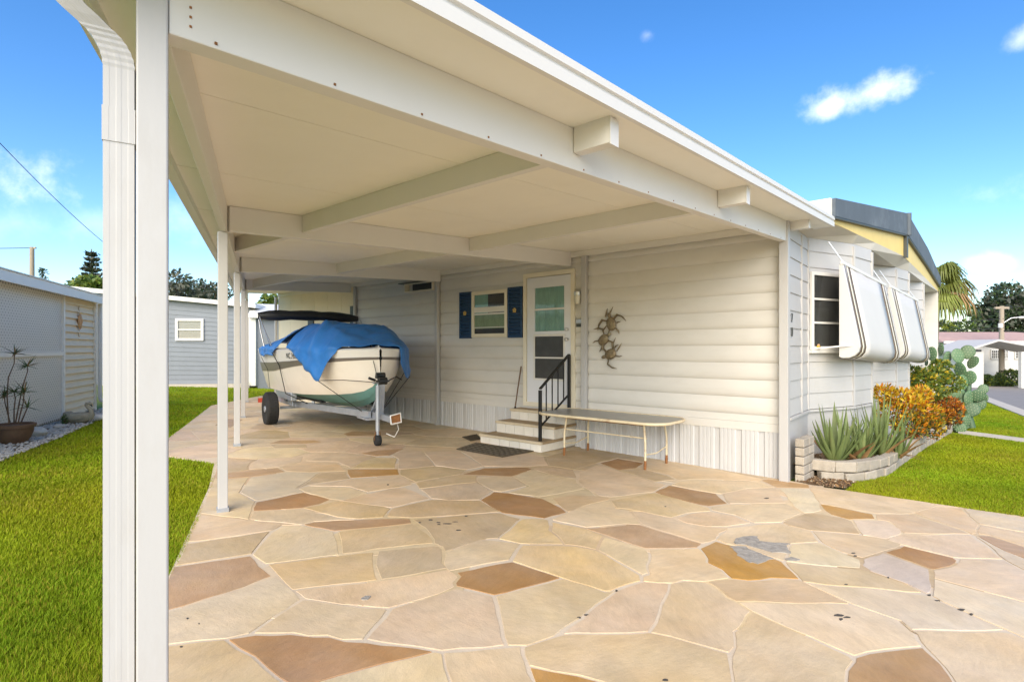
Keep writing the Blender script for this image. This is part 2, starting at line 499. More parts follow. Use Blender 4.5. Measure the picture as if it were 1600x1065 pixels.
M['patch'] = mat('grey_cement_patch', (0.34, 0.31, 0.27), 0.9, 0.3, 22, 0.8, 60, dirt=(0.08, 0.08, 0.08), dirt_amt=.6, dscale=14)
M['speck'] = mat('dark_chip', (0.07, 0.06, 0.05), 0.9, 0.3, 40)
M['gold'] = mat('gold_motif', (0.62, 0.42, 0.12), 0.5, 0.1)
M['lampglass'] = mat('frosted_lamp_glass', (0.6, 0.57, 0.48), 0.25, 0.1, 20)
M['red'] = mat('red_label', (0.5, 0.06, 0.03), 0.5)
def glass_mat(name, col, rough=0.05):
    m = bpy.data.materials.new(name); m.use_nodes = True
    nt = m.node_tree
    nt.nodes.remove(nt.nodes['Principled BSDF'])
    tr = nt.nodes.new('ShaderNodeBsdfTransparent'); tr.inputs[0].default_value = (*col, 1)
    gl = nt.nodes.new('ShaderNodeBsdfGlossy'); gl.inputs['Roughness'].default_value = rough
    fr = nt.nodes.new('ShaderNodeFresnel'); fr.inputs[0].default_value = 1.6
    ms = nt.nodes.new('ShaderNodeMixShader')
    gg = nt.nodes.new('ShaderNodeNewGeometry'); inv = nt.nodes.new('ShaderNodeMath'); inv.operation = 'SUBTRACT'; inv.inputs[0].default_value = 1.0
    nt.links.new(gg.outputs['Backfacing'], inv.inputs[1])
    ml = nt.nodes.new('ShaderNodeMath'); ml.operation = 'MULTIPLY'; nt.links.new(fr.outputs[0], ml.inputs[0]); nt.links.new(inv.outputs[0], ml.inputs[1])
    nt.links.new(ml.outputs[0], ms.inputs[0]); nt.links.new(tr.outputs[0], ms.inputs[1]); nt.links.new(gl.outputs[0], ms.inputs[2])
    nt.links.new(ms.outputs[0], nt.nodes['Material Output'].inputs['Surface'])
    return m
M['glass'] = glass_mat('window_glass', (0.97, 0.98, 0.98))
# stone: colour comes from each stone's own object colour, with mottling, streaks and fine relief
def stone_material():
    m = bpy.data.materials.new('flagstone'); m.use_nodes = True
    nt = m.node_tree; bs = nt.nodes['Principled BSDF']; N = nt.nodes.new; L = nt.links.new
    geo = N('ShaderNodeNewGeometry'); oi = N('ShaderNodeObjectInfo')
    mp = N('ShaderNodeMapping'); L(geo.outputs['Position'], mp.inputs['Vector'])
    cx = N('ShaderNodeCombineXYZ')
    mulr = N('ShaderNodeMath'); mulr.operation = 'MULTIPLY'; L(oi.outputs['Random'], mulr.inputs[0]); mulr.inputs[1].default_value = 6.28
    L(mulr.outputs[0], cx.inputs['Z'])
    L(cx.outputs[0], mp.inputs['Rotation'])
    def noise(scale, detail, st=(1, 1, 1), src=None, dist=0.0):
        m2 = N('ShaderNodeMapping'); m2.inputs['Scale'].default_value = st; L((src or mp.outputs[0]), m2.inputs['Vector'])
        n = N('ShaderNodeTexNoise'); n.inputs['Scale'].default_value = scale; n.inputs['Detail'].default_value = detail
        n.inputs['Roughness'].default_value = 0.62; n.inputs['Distortion'].default_value = dist
        L(m2.outputs[0], n.inputs['Vector'])
        return n.outputs['Fac']
    def rng(x, a, b, c, d):
        r = N('ShaderNodeMapRange'); L(x, r.inputs['Value'])
        for k, v in zip(('From Min', 'From Max', 'To Min', 'To Max'), (a, b, c, d)):
            r.inputs[k].default_value = v
        return r.outputs[0]
    v1 = rng(noise(2.3, 6, dist=.6), .3, .7, .84, 1.14)
    v2 = rng(noise(9, 5, (1, 3.2, 1), dist=.8), .3, .7, .92, 1.07)
    v3 = rng(noise(160, 3, src=geo.outputs['Position']), .3, .7, .95, 1.05)
    def mul(a, b):
        n = N('ShaderNodeMath'); n.operation = 'MULTIPLY'; L(a, n.inputs[0]); L(b, n.inputs[1]); return n.outputs[0]
    hs = N('ShaderNodeHueSaturation'); L(oi.outputs['Color'], hs.inputs['Color'])
    L(mul(mul(v1, v2), v3), hs.inputs['Value'])
    L(rng(noise(3.1, 4), .3, .7, .497, .503), hs.inputs['Hue'])
    L(rng(noise(1.7, 4), .3, .7, .88, 1.12), hs.inputs['Saturation'])
    mx = N('ShaderNodeMix'); mx.data_type = 'RGBA'
    L(rng(noise(3.3, 9, src=geo.outputs['Position']), .60, .80, 0, .45), mx.inputs['Factor'])
    L(hs.outputs[0], mx.inputs[6]); mx.inputs[7].default_value = (.36, .26, .17, 1)
    mx2 = N('ShaderNodeMix'); mx2.data_type = 'RGBA'
    L(rng(noise(30, 2, src=geo.outputs['Position']), .73, .80, 0, .5), mx2.inputs['Factor'])
    L(mx.outputs[2], mx2.inputs[6]); mx2.inputs[7].default_value = (.16, .11, .07, 1)
    L(mx2.outputs[2], bs.inputs['Base Color'])
    L(rng(noise(5, 4), .3, .7, .42, .68), bs.inputs['Roughness'])
    bs.inputs['Specular IOR Level'].default_value = .35
    bp = N('ShaderNodeBump'); bp.inputs['Strength'].default_value = .33; bp.inputs['Distance'].default_value = .006
    ad = N('ShaderNodeMath'); ad.operation = 'ADD'
    L(noise(22, 7, (1, 2, 1), dist=1.2), ad.inputs[0]); L(noise(6, 4), ad.inputs[1])
    L(ad.outputs[0], bp.inputs['Height']); L(bp.outputs[0], bs.inputs['Normal'])
    return m
M['stone'] = stone_material()
# ------------------------------------------------------------------ terrain, driveway, street
def sheet(poly, z_off, name, m, kind='structure', step=None, thick=0.0, parent=None, **tags):
    """A ground sheet that follows the terrain, cut on a grid so that it stays on it."""
    bm = bmesh.new()
    vs = [bm.verts.new((x, y, 0)) for x, y in poly]
    bm.faces.new(vs)
    if step:
        xs = [p[0] for p in poly]; ys = [p[1] for p in poly]
        for axis, lo, hi in ((0, min(xs), max(xs)), (1, min(ys), max(ys))):
            k = math.ceil(lo / step) * step
            while k < hi:
                co = (k, 0, 0) if axis == 0 else (0, k, 0)
                no = (1, 0, 0) if axis == 0 else (0, 1, 0)
                bmesh.ops.bisect_plane(bm, geom=bm.verts[:] + bm.edges[:] + bm.faces[:], plane_co=co, plane_no=no)
                k += step
    if thick:
        r = bmesh.ops.extrude_face_region(bm, geom=bm.faces[:])
        for e in r['geom']:
            if isinstance(e, bmesh.types.BMVert):
                e.co.z -= thick
    for v in bm.verts:
        v.co.z += gz((v.co.x, v.co.y)) + z_off
    bmesh.ops.recalc_face_normals(bm, faces=bm.faces[:])
    me = bpy.data.meshes.new(name)
    bm.to_mesh(me); bm.free()
    if not thick and me.polygons[0].normal.z < 0:
        me.flip_normals()
    me.materials.append(m)
    return link(name, me, parent, kind=kind, **tags)
def inside(poly, x, y):
    c = False
    n = len(poly)
    j = n - 1
    for i in range(n):
        xi, yi = poly[i]; xj, yj = poly[j]
        if (yi > y) != (yj > y) and x < (xj - xi) * (y - yi) / (yj - yi) + xi:
            c = not c
        j = i
    return c
def inside_np(poly, x, y):
    c = np.zeros(len(x), dtype=bool)
    n = len(poly); j = n - 1
    for i in range(n):
        xi, yi = poly[i]; xj, yj = poly[j]
        with np.errstate(divide='ignore', invalid='ignore'):
            t = ((yi > y) != (yj > y)) & (x < (xj - xi) * (y - yi) / ((yj - yi) if yj != yi else 1e-9) + xi)
        c ^= t
        j = i
    return c

sheet([(-420, -60), (420, -60), (420, 520), (-420, 520)], -0.035, 'ground', M['lawn'], step=12)

def lerp2(a, b, k):
    return (a[0] + (b[0] - a[0]) * k, a[1] + (b[1] - a[1]) * k)
LA, LB = G(326.6, 760), G(263, 900)            # left edge of the driveway
L_front = lerp2(LA, LB, 4.2)
L_jog = G(335, 722)
L_corner = G(235, 708)
L_back0, L_back1 = G(262, 685), G(330, 633)
B_left = G(398, 632)
WALL_END = HXY(12.85, 0)
R0 = HXY(-0.10, 0.0)
R1, R2, R3 = G(1265, 757), G(1322, 765), G(1600, 806)
R4 = lerp2(R2, R3, 3.2)
DRIVE = [L_front, LA, L_jog, L_corner, L_back0, L_back1, B_left, HXY(13.0, 0.9), WALL_END, HXY(0, 0), R1, R2, R3, R4, (R4[0] - 1, -3.5), (L_front[0], -3.5)]
drive = sheet(DRIVE, -0.0042, 'driveway', M['grout'], step=2.0, thick=0.09)

# colours of the flagstones (base colour of the stone itself)
SC_ = {'p': (.635, .49, .315), 'q': (.625, .465, .295), 'l': (.645, .525, .365), 'y': (.61, .45, .25), 'b': (.40, .23, .10), 'm': (.47, .30, .155),
       'o': (.45, .255, .085), 'g': (.53, .395, .24), 'k': (.53, .445, .34), 'r': (.46, .305, .175), 'c': (.53, .385, .23)}
STONES = [
 ('y', [(200,1012),(263,1008),(352,998),(460,1075),(430,1300),(120,1300)]),
 ('b', [(354,998),(400,991),(455,990),(490,994),(515,994),(540,1001),(575,1003),(621,1008),(680,1017),(560,1047),(497,1065),(462,1075)]),
 ('p', [(460,1075),(560,1047),(680,1017),(692,1020),(704,1065),(725,1300),(430,1300)]),
 ('p', [(692,1018),(760,1013),(815,1008),(822,1035),(835,1065),(850,1105),(860,1300),(725,1300),(704,1065)]),
 ('o', [(826,1040),(860,1047),(942,1065),(985,1076),(970,1300),(860,1300),(850,1105),(835,1065)]),
 ('q', [(818,1010),(866,994.5),(878,991),(925,990),(1014,987),(1080,1003),(1138,1020),(1142,1040),(1146,1065),(1160,1300),(970,1300),(985,1076),(942,1065),(826,1039)]),
 ('p', [(878,990),(920,955),(964,922),(1005,908),(1046,911),(1030,956),(1014,986),(925,989)]),
 ('q', [(1047,911),(1070,907),(1103,909),(1127,924),(1136,933),(1174,954),(1162,971),(1147,986),(1149,1010),(1140,1019),(1080,1003),(1015,987),(1031,957)]),
 ('c', [(1104,908),(1144,904),(1174,907),(1215,903),(1249,905),(1330,943),(1151,939),(1136,932),(1127,923)]),
 ('p', [(1153,940),(1330,944),(1407,970),(1430,990),(1442,1009),(1384,1014),(1336,1024),(1235,982),(1174,954)]),
 ('p', [(1175,955),(1235,983),(1328,1025),(1335,1032),(1322,1065),(1300,1300),(1160,1300),(1146,1065),(1142,1040),(1149,1010),(1147,986),(1163,971)]),
 ('m', [(1336,1026),(1384,1016),(1442,1010),(1450,1018),(1486,1056),(1500,1080),(1560,1300),(1300,1300),(1322,1065),(1335,1032)]),
 ('p', [(1409,970),(1425,984),(1473,985),(1540,986),(1580,988),(1612,1002),(1700,1060),(1760,1300),(1560,1300),(1500,1080),(1486,1056),(1445,1010),(1432,990)]),
 ('l', [(1255,909),(1290,914),(1325,916),(1350,918),(1399,923),(1453,930),(1496,951),(1571,983),(1540,985),(1473,984),(1424,983),(1407,969),(1332,943)]),
 ('q', [(1226,877),(1285,884),(1345,889),(1390,903),(1416,911),(1442,925),(1399,922),(1350,917),(1290,913),(1254,908)]),
 ('k', [(1346,882),(1348,873),(1379,863),(1452,889),(1456,924),(1449,927),(1416,911),(1390,902),(1360,892)]),
 ('b', [(1383,862),(1411,852),(1490,871),(1496,875),(1485,884),(1460,889),(1454,888)]),
 ('p', [(1457,890),(1485,885),(1497,877),(1499,872),(1569,875),(1612,899),(1630,944),(1612,943),(1548,926),(1476,907),(1458,902)]),
 ('l', [(1458,903),(1476,908),(1548,927),(1612,944),(1650,960),(1612,1001),(1575,984),(1497,950),(1456,930)]),
 ('p', [(1409,834),(1518,836),(1568,873),(1499,871),(1490,870),(1412,851),(1385,843)]),
 ('l', [(1331,812),(1385,813),(1408,827),(1410,833),(1386,842),(1347,835)]),
 ('g', [(1222,816),(1256,802),(1274,801),(1322,810),(1332,814),(1345,834),(1267,828),(1232,820)]),
 ('o', [(1281,787),(1306,791),(1364,803),(1368,810),(1327,811),(1298,803),(1288,796)]),
 ('q', [(1368,803),(1424,803),(1500,827),(1517,834),(1412,832),(1390,814),(1369,811)]),
 ('q', [(1427,800),(1463,792),(1503,794),(1513,806),(1530,819),(1526,833),(1519,834),(1503,827)]),
 ('p', [(1505,794),(1600,806),(1700,821),(1700,848),(1640,838),(1530,818),(1514,806)]),
 ('q', [(1531,820),(1640,839),(1700,850),(1760,885),(1640,866),(1546,836),(1527,833)]),
 ('r', [(1526,836),(1546,837),(1640,867),(1760,886),(1800,930),(1640,888),(1570,860)]),
 ('p', [(1527,838),(1570,861),(1640,889),(1800,931),(1800,990),(1640,945),(1612,897),(1570,874)]),
 ('p', [(1640,946),(1800,992),(1900,1100),(1700,1058),(1614,1001),(1652,960)]),
 ('p', [(1267,758),(1322,766),(1364,772),(1442,783),(1500,792),(1463,791),(1424,802),(1369,802),(1306,790),(1281,786),(1278,782),(1266,766)]),
 ('l', [(1217,762),(1265,763),(1279,782),(1281,788),(1285,797),(1272,800),(1256,801),(1240,791),(1225,770)]),
 ('m', [(1189,750),(1200,748),(1227,752),(1264,757),(1265,762),(1214,761)]),
 ('p', [(1128,771),(1173,762),(1212,762),(1223,779),(1229,785),(1186,786),(1140,786),(1136,784)]),
 ('p', [(1048,757),(1062,752),(1083,749),(1124,750),(1186,752),(1212,761),(1171,762),(1128,771),(1118,770),(1095,766)]),
 ('b', [(1023,768),(1045,758),(1095,767),(1119,771),(1137,786),(1107,790),(1095,788),(1037,774)]),
 ('p', [(1110,791),(1140,787),(1186,788),(1229,786),(1253,801),(1222,815),(1178,816),(1150,804),(1112,796)]),
 ('q', [(1058,810),(1074,803),(1111,799),(1146,805),(1167,814),(1174,816),(1136,822),(1105,822),(1074,817)]),
 ('y', [(954,782),(1023,769),(1095,789),(1109,793),(1111,798),(1073,801),(1050,808),(983,795),(963,793)]),
 ('p', [(862,811),(886,800),(912,789),(953,782),(963,794),(983,797),(1002,819),(976,818),(915,823)]),
 ('p', [(985,797),(1050,809),(1075,818),(1105,823),(1140,824),(1125,832),(1119,842),(1098,848),(1004,819)]),
 ('r', [(914,825),(976,820),(979,818),(1000,819.5),(1097,848.6),(1090,854.5),(1009,856),(991,851)]),
 ('y', [(862,815),(915,825.5),(943,836.5),(932,858),(904,852),(895,851),(882,850),(873,838),(861,829)]),
 ('y', [(779,841),(816,810),(849,810),(857,812),(858,828),(873,839),(881,849.5),(814,848.5)]),
 ('y', [(816,851),(899,853),(932,859.5),(1000,898),(1002,906.5),(965,917.5),(954,923),(945,923),(878,902),(800,876)]),
 ('p', [(944,838),(1009,857),(1015,865),(1011,882),(1014,894),(1003,898),(1000,895),(934,859)]),
 ('q', [(1013,858.5),(1090,855.6),(1093,857),(1101,865),(1104,878),(1127,889),(1140,903),(1101,908.5),(1068,906),(1052,910.5),(1004,907.5),(1004,900),(1015,896.7),(1012,882.5),(1017,866)]),
 ('o', [(1094,856),(1118,845),(1135,850),(1150,853),(1180,862),(1222,877),(1250,904),(1205,902),(1170,906),(1143,903),(1128,889),(1105,878),(1101,865)]),
 ('p', [(1119,842),(1136,824),(1184,819),(1219,817),(1232,820),(1267,829),(1280,846),(1235,849),(1225,876),(1180,861),(1150,852),(1135,849)]),
 ('p', [(1268,829),(1343,835),(1406,842),(1410,851),(1348,871),(1316,862),(1285,847)]),
 ('l', [(1236,850),(1282,847),(1316,863),(1344,874),(1345,887),(1285,883),(1227,876)]),
 ('r', [(270,885),(392,867.5),(425,899),(355,925),(263,952),(232,963)]),
 ('l', [(231,966),(263,954),(355,927),(427,901),(436,903),(471,935),(390,988.6),(353,997),(263,1006),(205,1011)]),
 ('p', [(474,936),(534,945),(600,950),(606,951),(568,998),(534,999),(510,992),(480,993),(458,988),(394,988.6)]),
 ('p', [(459,922),(591,907),(700,889),(713,896),(717,901),(709,909),(711,916),(687,927),(607,949),(534,944),(476,935)]),
 ('p', [(612,950),(711,918.6),(770,930.6),(783,979),(790,1007),(718,1012.5),(690,1016),(621,1006),(571,997.6)]),
 ('p', [(774,930.6),(879,903),(910,911),(945,924),(962,922),(920,953),(866,993),(824,1008),(793,1007.5),(785,978)]),
 ('b', [(713,894),(800.6,877),(877,902),(792,925),(772,929),(712,915),(711,910),(719,900)]),
 ('p', [(695,863),(750,842),(761,843),(814,849),(796,874),(701,892),(692,878)]),
 ('g', [(644,811),(700,806),(770,800.5),(783,801),(814,810),(779,840),(761,841),(695,861),(691,854),(678,848),(669,830),(655,819)]),
 ('c', [(604,807),(612,794),(674,781),(748,781),(779,799),(757,801),(643,808.6)]),
 ('m', [(473,819),(491,815),(526,812.5),(600,810),(641,810),(644,817),(560,825.6),(521,829)]),
 ('y', [(528,830),(560,826),(645,818),(656,826),(669,834),(678,848),(588,857),(560,862),(534,865)]),
 ('y', [(418,881),(532,867),(585,862),(584,878),(588,900),(591,905),(456,921)]),
 ('g', [(591,860.6),(685,852),(691,858),(691,878),(700,887),(595,905),(586,882)]),
 ('p', [(394,866),(425,831),(442,820),(471,820),(521,830),(531,866),(414,880)]),
 ('c', [(272,883),(290,849),(324,844),(423,829),(394,864)]),
 ('p', [(292,846),(310,803),(390,812),(471,819),(441,820),(424,828),(324,843)]),
 ('p', [(390,811),(395,799),(471,794),(526,808),(556,811),(526,812),(491,814),(471,819)]),
 ('b', [(395.5,797.6),(400,784),(475,768.7),(516,779.7),(499,787),(471,793)]),
 ('y', [(473,793),(502,788),(528,782),(600,790.6),(611,794),(600,807),(560,810),(526,807)]),
 ('r', [(341,741),(390,735),(434,730.5),(447,736.5),(390,744.5),(343,748)]),
 ('p', [(312,801),(336,746),(345,749),(390,745),(374,769),(399,783),(394,798),(389,811)]),
 ('l', [(392,745),(447,738),(501,738),(463,762),(474,768),(400,782),(375,769)]),
 ('g', [(502,738.5),(541,736),(547,747),(480,757),(464,762)]),
 ('p', [(547,748),(625,743),(645,756),(627,760),(574,768),(547,759.6),(481,758)]),
 ('p', [(466,763),(480,759),(547,761),(574,769),(537,780.7),(515,779),(475,768)]),
 ('q', [(538,781),(608,763),(632,761),(672,778),(612,792.5),(528,781.5)]),
 ('o', [(542,733.4),(622,732.5),(624,741),(547.5,746)]),
 ('y', [(548,731),(578,714),(620,715),(618,731)]),
 ('y', [(447,735.6),(439,729.7),(473,722),(525,722),(532,726),(541,735),(480,737)]),
 ('p', [(388,733),(392,723),(405,716),(474,713),(471,721),(437,729.7)]),
 ('q', [(476,719),(539,708),(561,709),(588,713),(547,730),(534,724),(527,721)]),
 ('m', [(563,708),(590,703),(632,700.5),(608,711),(588,712)]),
 ('p', [(622,716),(612,711),(633,701),(659,705),(679,727.5),(622,733)]),
 ('p', [(662,706),(716,704),(736,716),(756,728),(730,733),(680,727)]),
 ('g', [(625,733),(679,728),(730,733),(720,740),(649,752),(625,742)]),
 ('y', [(649,754),(720,741),(746,743),(744,753),(700,757),(655,763)]),
 ('p', [(657,764),(700,758),(745,753.6),(769,766),(750,780),(700,781),(674,778)]),
 ('g', [(615,793),(674,780),(750,781),(784,799),(770,799),(700,805),(613,794)]),
 ('b', [(750.6,780.6),(771,768),(793,769.7),(848.5,779),(877,793),(885.6,800),(851,809),(785,800.5)]),
 ('b', [(722,741),(756,731),(821.5,729.5),(831.6,732.6),(799.6,743.5)]),
 ('p', [(746,743.5),(799,744.5),(825,758),(784,767.7),(770,766),(746,753)]),
 ('p', [(801,744),(833,733),(855,739),(901,748.6),(902,754.5),(914,763),(843,776),(794,769),(827,759)]),
 ('g', [(833,732.6),(843,728),(862,728),(896,734),(901,747),(869,744),(852,738)]),
 ('c', [(862,778),(891,773),(936,774.7),(955,777),(951,780.6),(914,789),(896,798),(887,799),(877,791.6)]),
 ('p', [(905,737),(936,725),(966,735),(1023,753),(1041,757),(1021,768),(955,776),(936,774),(916,763),(903,751)]),
 ('b', [(937,723),(965,716),(1006,723),(994,731),(967,734)]),
 ('g', [(970,735),(996,732),(1043,743),(1056,749),(1025,752)]),
 ('p', [(1009,723),(1014,712),(1100,729),(1184,746),(1193,748),(1186,751),(1124,749),(1083,748),(1060,750),(1043,741),(998,731)]),
 ('c', [(858,727),(853,713),(905,699),(936,701),(1011,712),(1006,722),(965,715),(936,722),(898,733)]),
 ('p', [(757,728),(738,715),(718,704),(750,692),(850,713),(857,727),(843,727),(821,729)]),
 ('m', [(420,692.6),(437,687.5),(491,687.5),(503,690),(478,692.6)]),
 ('g', [(422,694),(478,693.5),(480,699),(429,700)]),
 ('m', [(536,677),(551,673.5),(584.6,675),(588,680),(542,681)]),
 ('g', [(350,733),(390,722),(404,716),(391,723),(387,733),(356,739)]),
 ('r', [(335,664),(355,654),(380,655),(360,668)]),
]
def line_of(a, b, keep):
    n = (-(b[1] - a[1]), b[0] - a[0])
    d = n[0] * a[0] + n[1] * a[1]
    if n[0] * keep[0] + n[1] * keep[1] < d:
        n = (-n[0], -n[1]); d = -d
    L_ = math.hypot(*n)
    return n[0] / L_, n[1] / L_, d / L_
def clip(poly, ln):
    out = []
    a, b, d = ln
    for i in range(len(poly)):
        p, q = poly[i], poly[(i + 1) % len(poly)]
        dp, dq = a * p[0] + b * p[1] - d, a * q[0] + b * q[1] - d
        if dp >= 0:
            out.append(p)
        if (dp >= 0) != (dq >= 0):
            k = dp / (dp - dq)
            out.append((p[0] + (q[0] - p[0]) * k, p[1] + (q[1] - p[1]) * k))
    return out
def area(poly):
    return 0.5 * sum(poly[i][0] * poly[(i + 1) % len(poly)][1] - poly[(i + 1) % len(poly)][0] * poly[i][1] for i in range(len(poly)))
def inset(poly, d):
    if area(poly) < 0:
        poly = poly[::-1]
    n = len(poly)
    out = []
    for i in range(n):
        p0, p, p1 = Vector(poly[i - 1]), Vector(poly[i]), Vector(poly[(i + 1) % n])
        e0, e1 = (p - p0), (p1 - p)
        if e0.length < 1e-5 or e1.length < 1e-5:
            continue
        e0.normalize(); e1.normalize()
        n0, n1 = Vector((-e0.y, e0.x)), Vector((-e1.y, e1.x))
        b = (n0 + n1)
        if b.length < 0.2:
            b = n0
        else:
            b = b / max(b.dot(n0), 0.35) if b.length else n0
            k = b.length
            if k > 2.2:
                b = b * (2.2 / k)
        out.append(tuple(p + b * d))
    return out
def wander(poly, amp, seglen):
    out = []
    for i in range(len(poly)):
        a, b = poly[i], poly[(i + 1) % len(poly)]
        L_ = math.hypot(b[0] - a[0], b[1] - a[1])
        k = min(8, int(L_ / seglen))
        out.append(a)
        for j in range(1, k + 1):
            q = lerp2(a, b, j / (k + 1))
            # the same wobble for both neighbours of a joint: a function of the place
            out.append((q[0] + amp * math.sin(q[0] * 17.3 + q[1] * 9.1) + .4 * amp * math.sin(q[1] * 61 + q[0] * 23), q[1] + amp * math.sin(q[1] * 15.7 - q[0] * 11.9) + .4 * amp * math.sin(q[0] * 67 - q[1] * 31)))
    return out
LEFTL = line_of(LA, LB, (1.0, 3.0))
def stone(poly, key, top, gap, parent, rnd):
    p = inset(wander(poly, 0.007, 0.13), gap)
    if len(p) < 3 or area(p) < 0.004:
        return None
    b = MB().prism(p, lambda x, y: gz((x, y)) - 0.012, lambda x, y: gz((x, y)) + top)
    o = b.build('paving_stone', M['stone'], parent, bevel=.0015 if top > -.001 else None)
    if o.modifiers: o.modifiers[0].segments = 1; o.modifiers[0].angle_limit = math.radians(60)
    c = SC_[key]
    k = rnd.uniform(.92, 1.07)
    o.color = (c[0] * k, c[1] * k * rnd.uniform(.97, 1.02), c[2] * k * rnd.uniform(.94, 1.04), 1)
    return o
rs = random.Random(5)
traced = []
for key, px in STONES:
    w = [G(x, y) for x, y in px]
    if max(y for _, y in px) < 1290 and min(x for x, _ in px) > 340:
        pass
    w = clip(w, LEFTL) if min(x for x, _ in px) < 345 and min(y for _, y in px) > 722 else w
    w = clip(w, line_of(R0, R4, (0, 0))) if min(x for x, _ in px) > 1262 else w
    if len(w) >= 3:
        traced.append(w)
        stone(w, key, rs.uniform(0.0, 0.0012), 0.007 if max(y for _, y in px) > 800 else 0.006, drive, rs)
# stones too faint to trace: irregular cells over the rest of the paving, a millimetre lower
seeds = []
tries = 0
MAIN = [L_front, LA, L_jog, B_left, HXY(13.0, 0.9), WALL_END, HXY(0, 0), R1, R2, R3, R4, (R4[0] - 1, -3.5), (L_front[0], -3.5)]
WALKP = [L_jog, L_corner, L_back0, L_back1, B_left]
rv = random.Random(3)
while len(seeds) < 190 and tries < 9000:
    tries += 1
    x, y = rv.uniform(-9, 12), rv.uniform(-3.3, 15)
    if not inside(DRIVE, x, y):
        continue
    r = 0.62
    if all((x - a) ** 2 + (y - b) ** 2 > r * r for a, b in seeds):
        seeds.append((x, y))
WALLL = line_of(HXY(0, 0.012), HXY(12, 0.012), (0, 0))
LAWNL = line_of(R1, R4, (0, 0))
BACKL = line_of(L_back1, HXY(13.0, 0.9), (0, 3))
JOGL = line_of(L_jog, L_corner, (-8, 12))
WLKL = line_of(L_back0, L_back1, (0, 5))
nf = 0
for i, (x, y) in enumerate(seeds):
    poly = [(x - 2, y - 2), (x + 2, y - 2), (x + 2, y + 2), (x - 2, y + 2)]
    for j, (a, b) in enumerate(seeds):
        if i != j and (a - x) ** 2 + (b - y) ** 2 < 9:
            mx, my = (a + x) / 2, (b + y) / 2
            n = (x - a, y - b)
            L_ = math.hypot(*n)
            poly = clip(poly, (n[0] / L_, n[1] / L_, (n[0] * mx + n[1] * my) / L_))
            if len(poly) < 3:
                break
    if len(poly) < 3:
        continue
    poly = clip(poly, BACKL)
    if (x - P1[0]) * U[0] + (y - P1[1]) * U[1] > -0.1:
        poly = clip(poly, WALLL)
    else:
        poly = clip(poly, LAWNL)
    if inside(WALKP, x, y):
        poly = clip(clip(poly, JOGL), WLKL)
    elif y < 7.0:
        poly = clip(poly, LEFTL)
    if len(poly) < 3:
        continue
    cov = tot = 0
    xs = [p[0] for p in poly]; ys = [p[1] for p in poly]
    for _ in range(60):
        a, b = rv.uniform(min(xs), max(xs)), rv.uniform(min(ys), max(ys))
        if inside(poly, a, b):
            tot += 1
            cov += any(inside(t, a, b) for t in traced)
    if tot and cov / tot > 0.93:
        continue
    stone(poly, rv.choice('ppqlppgqcp') if not inside(WALKP, x, y) else rv.choice('ppql'), -0.0018, 0.006, drive, rv)
    nf += 1
# grey cement patches on the broken stone, and small chips
pb = MB()
for px in ([(1140,854),(1153,853),(1166,854),(1190,865),(1210,873),(1184,881),(1171,879),(1151,867)],
           [(1150,841),(1166,838),(1184,838),(1186,845),(1235,849),(1231,857),(1236,865),(1206,863),(1190,858),(1166,851),(1150,850)],
           [(1226,873),(1236,870),(1250,874),(1236,876)],
           [(564,935),(571,931),(579,931),(574,937),(566,937)]):
    pb.prism(wander([G(x, y) for x, y in px], .012, .04), lambda x, y: gz((x, y)) - .003, lambda x, y: gz((x, y)) + .0045)
pb.build('cement_patch', M['patch'], drive)
cb = MB()
for (x, y, w, h) in ((1310, 961, 9, 2.2), (1314, 967, 4, 2), (1324, 964, 7, 1.5), (1040, 1062, 6, 2), (1502, 952, 7, 1.4), (1518, 959, 3, 1.2), (1465, 938, 5, 1), (1452, 929, 3, 1),
                     (1333, 864, 4, 1), (1336, 868, 3, 1), (1322, 913, 3, 1), (1388, 902, 2, 1), (656, 816, 3, .8), (672, 812, 4, .8), (685, 816, 4, .8), (698, 818, 8, .8), (686, 819, 3, .8),
                     (716, 828, 6, .8), (712, 815, 6, .5), (728, 806, 3, .8), (1198, 778, 5, .8), (963, 922, 2, 1), (916, 960, 4, .8), (905, 964, 4, .8), (293, 966, 2, 1.5), (311, 974, 1.5, 1), (606, 757, 2, .8),
                     (283, 1010, 3, 1.2), (1040, 791, 2, .6)):
    c = G(x, y)
    e = G(x + w, y); f = G(x, y - h)
    n = 7
    pts = []
    for k in range(n):
        a = 2 * math.pi * k / n
        r = rv.uniform(.6, 1.1)
        pts.append((c[0] + (e[0] - c[0]) * math.cos(a) * r + (f[0] - c[0]) * math.sin(a) * r, c[1] + (e[1] - c[1]) * math.cos(a) * r + (f[1] - c[1]) * math.sin(a) * r))
    cb.prism(pts, lambda x, y: gz((x, y)) - .003, lambda x, y: gz((x, y)) + .003)
cb.build('chip_marks', M['speck'], drive, kind='stuff')

# street, kerb, front walk
K0, K1 = G(1530, 622), G(1600, 650)
kd = Vector((K0[0] - K1[0], K0[1] - K1[1])).normalized()
kn = Vector((kd.y, -kd.x))
if kn.dot(Vector((1, -1))) < 0: kn = -kn
def kpt(a, b):
    p = Vector(K1) + kd * a + kn * b
    return (p.x, p.y)
sheet([kpt(-60, .45), kpt(140, .45), kpt(140, 60), kpt(-60, 9)], -0.022, 'street', M['asphalt'], step=8)
kerb = MB()
for k in range(-10, 24):
    a0, a1 = k * 3.0, k * 3.0 + 2.985
    kerb.prism([kpt(a0, 0), kpt(a1, 0), kpt(a1, .45), kpt(a0, .45)], lambda x, y: gz((x, y)) - .1, lambda x, y: gz((x, y)) + .012)
kerb.build('kerb', M['concrete'], None, kind='structure')
fw = [G(1497, 671), G(1600, 684), G(1600, 690), G(1497, 676)]
FWK = [fw[0], lerp2(fw[0], fw[1], 3), lerp2(fw[3], fw[2], 3), fw[3]]
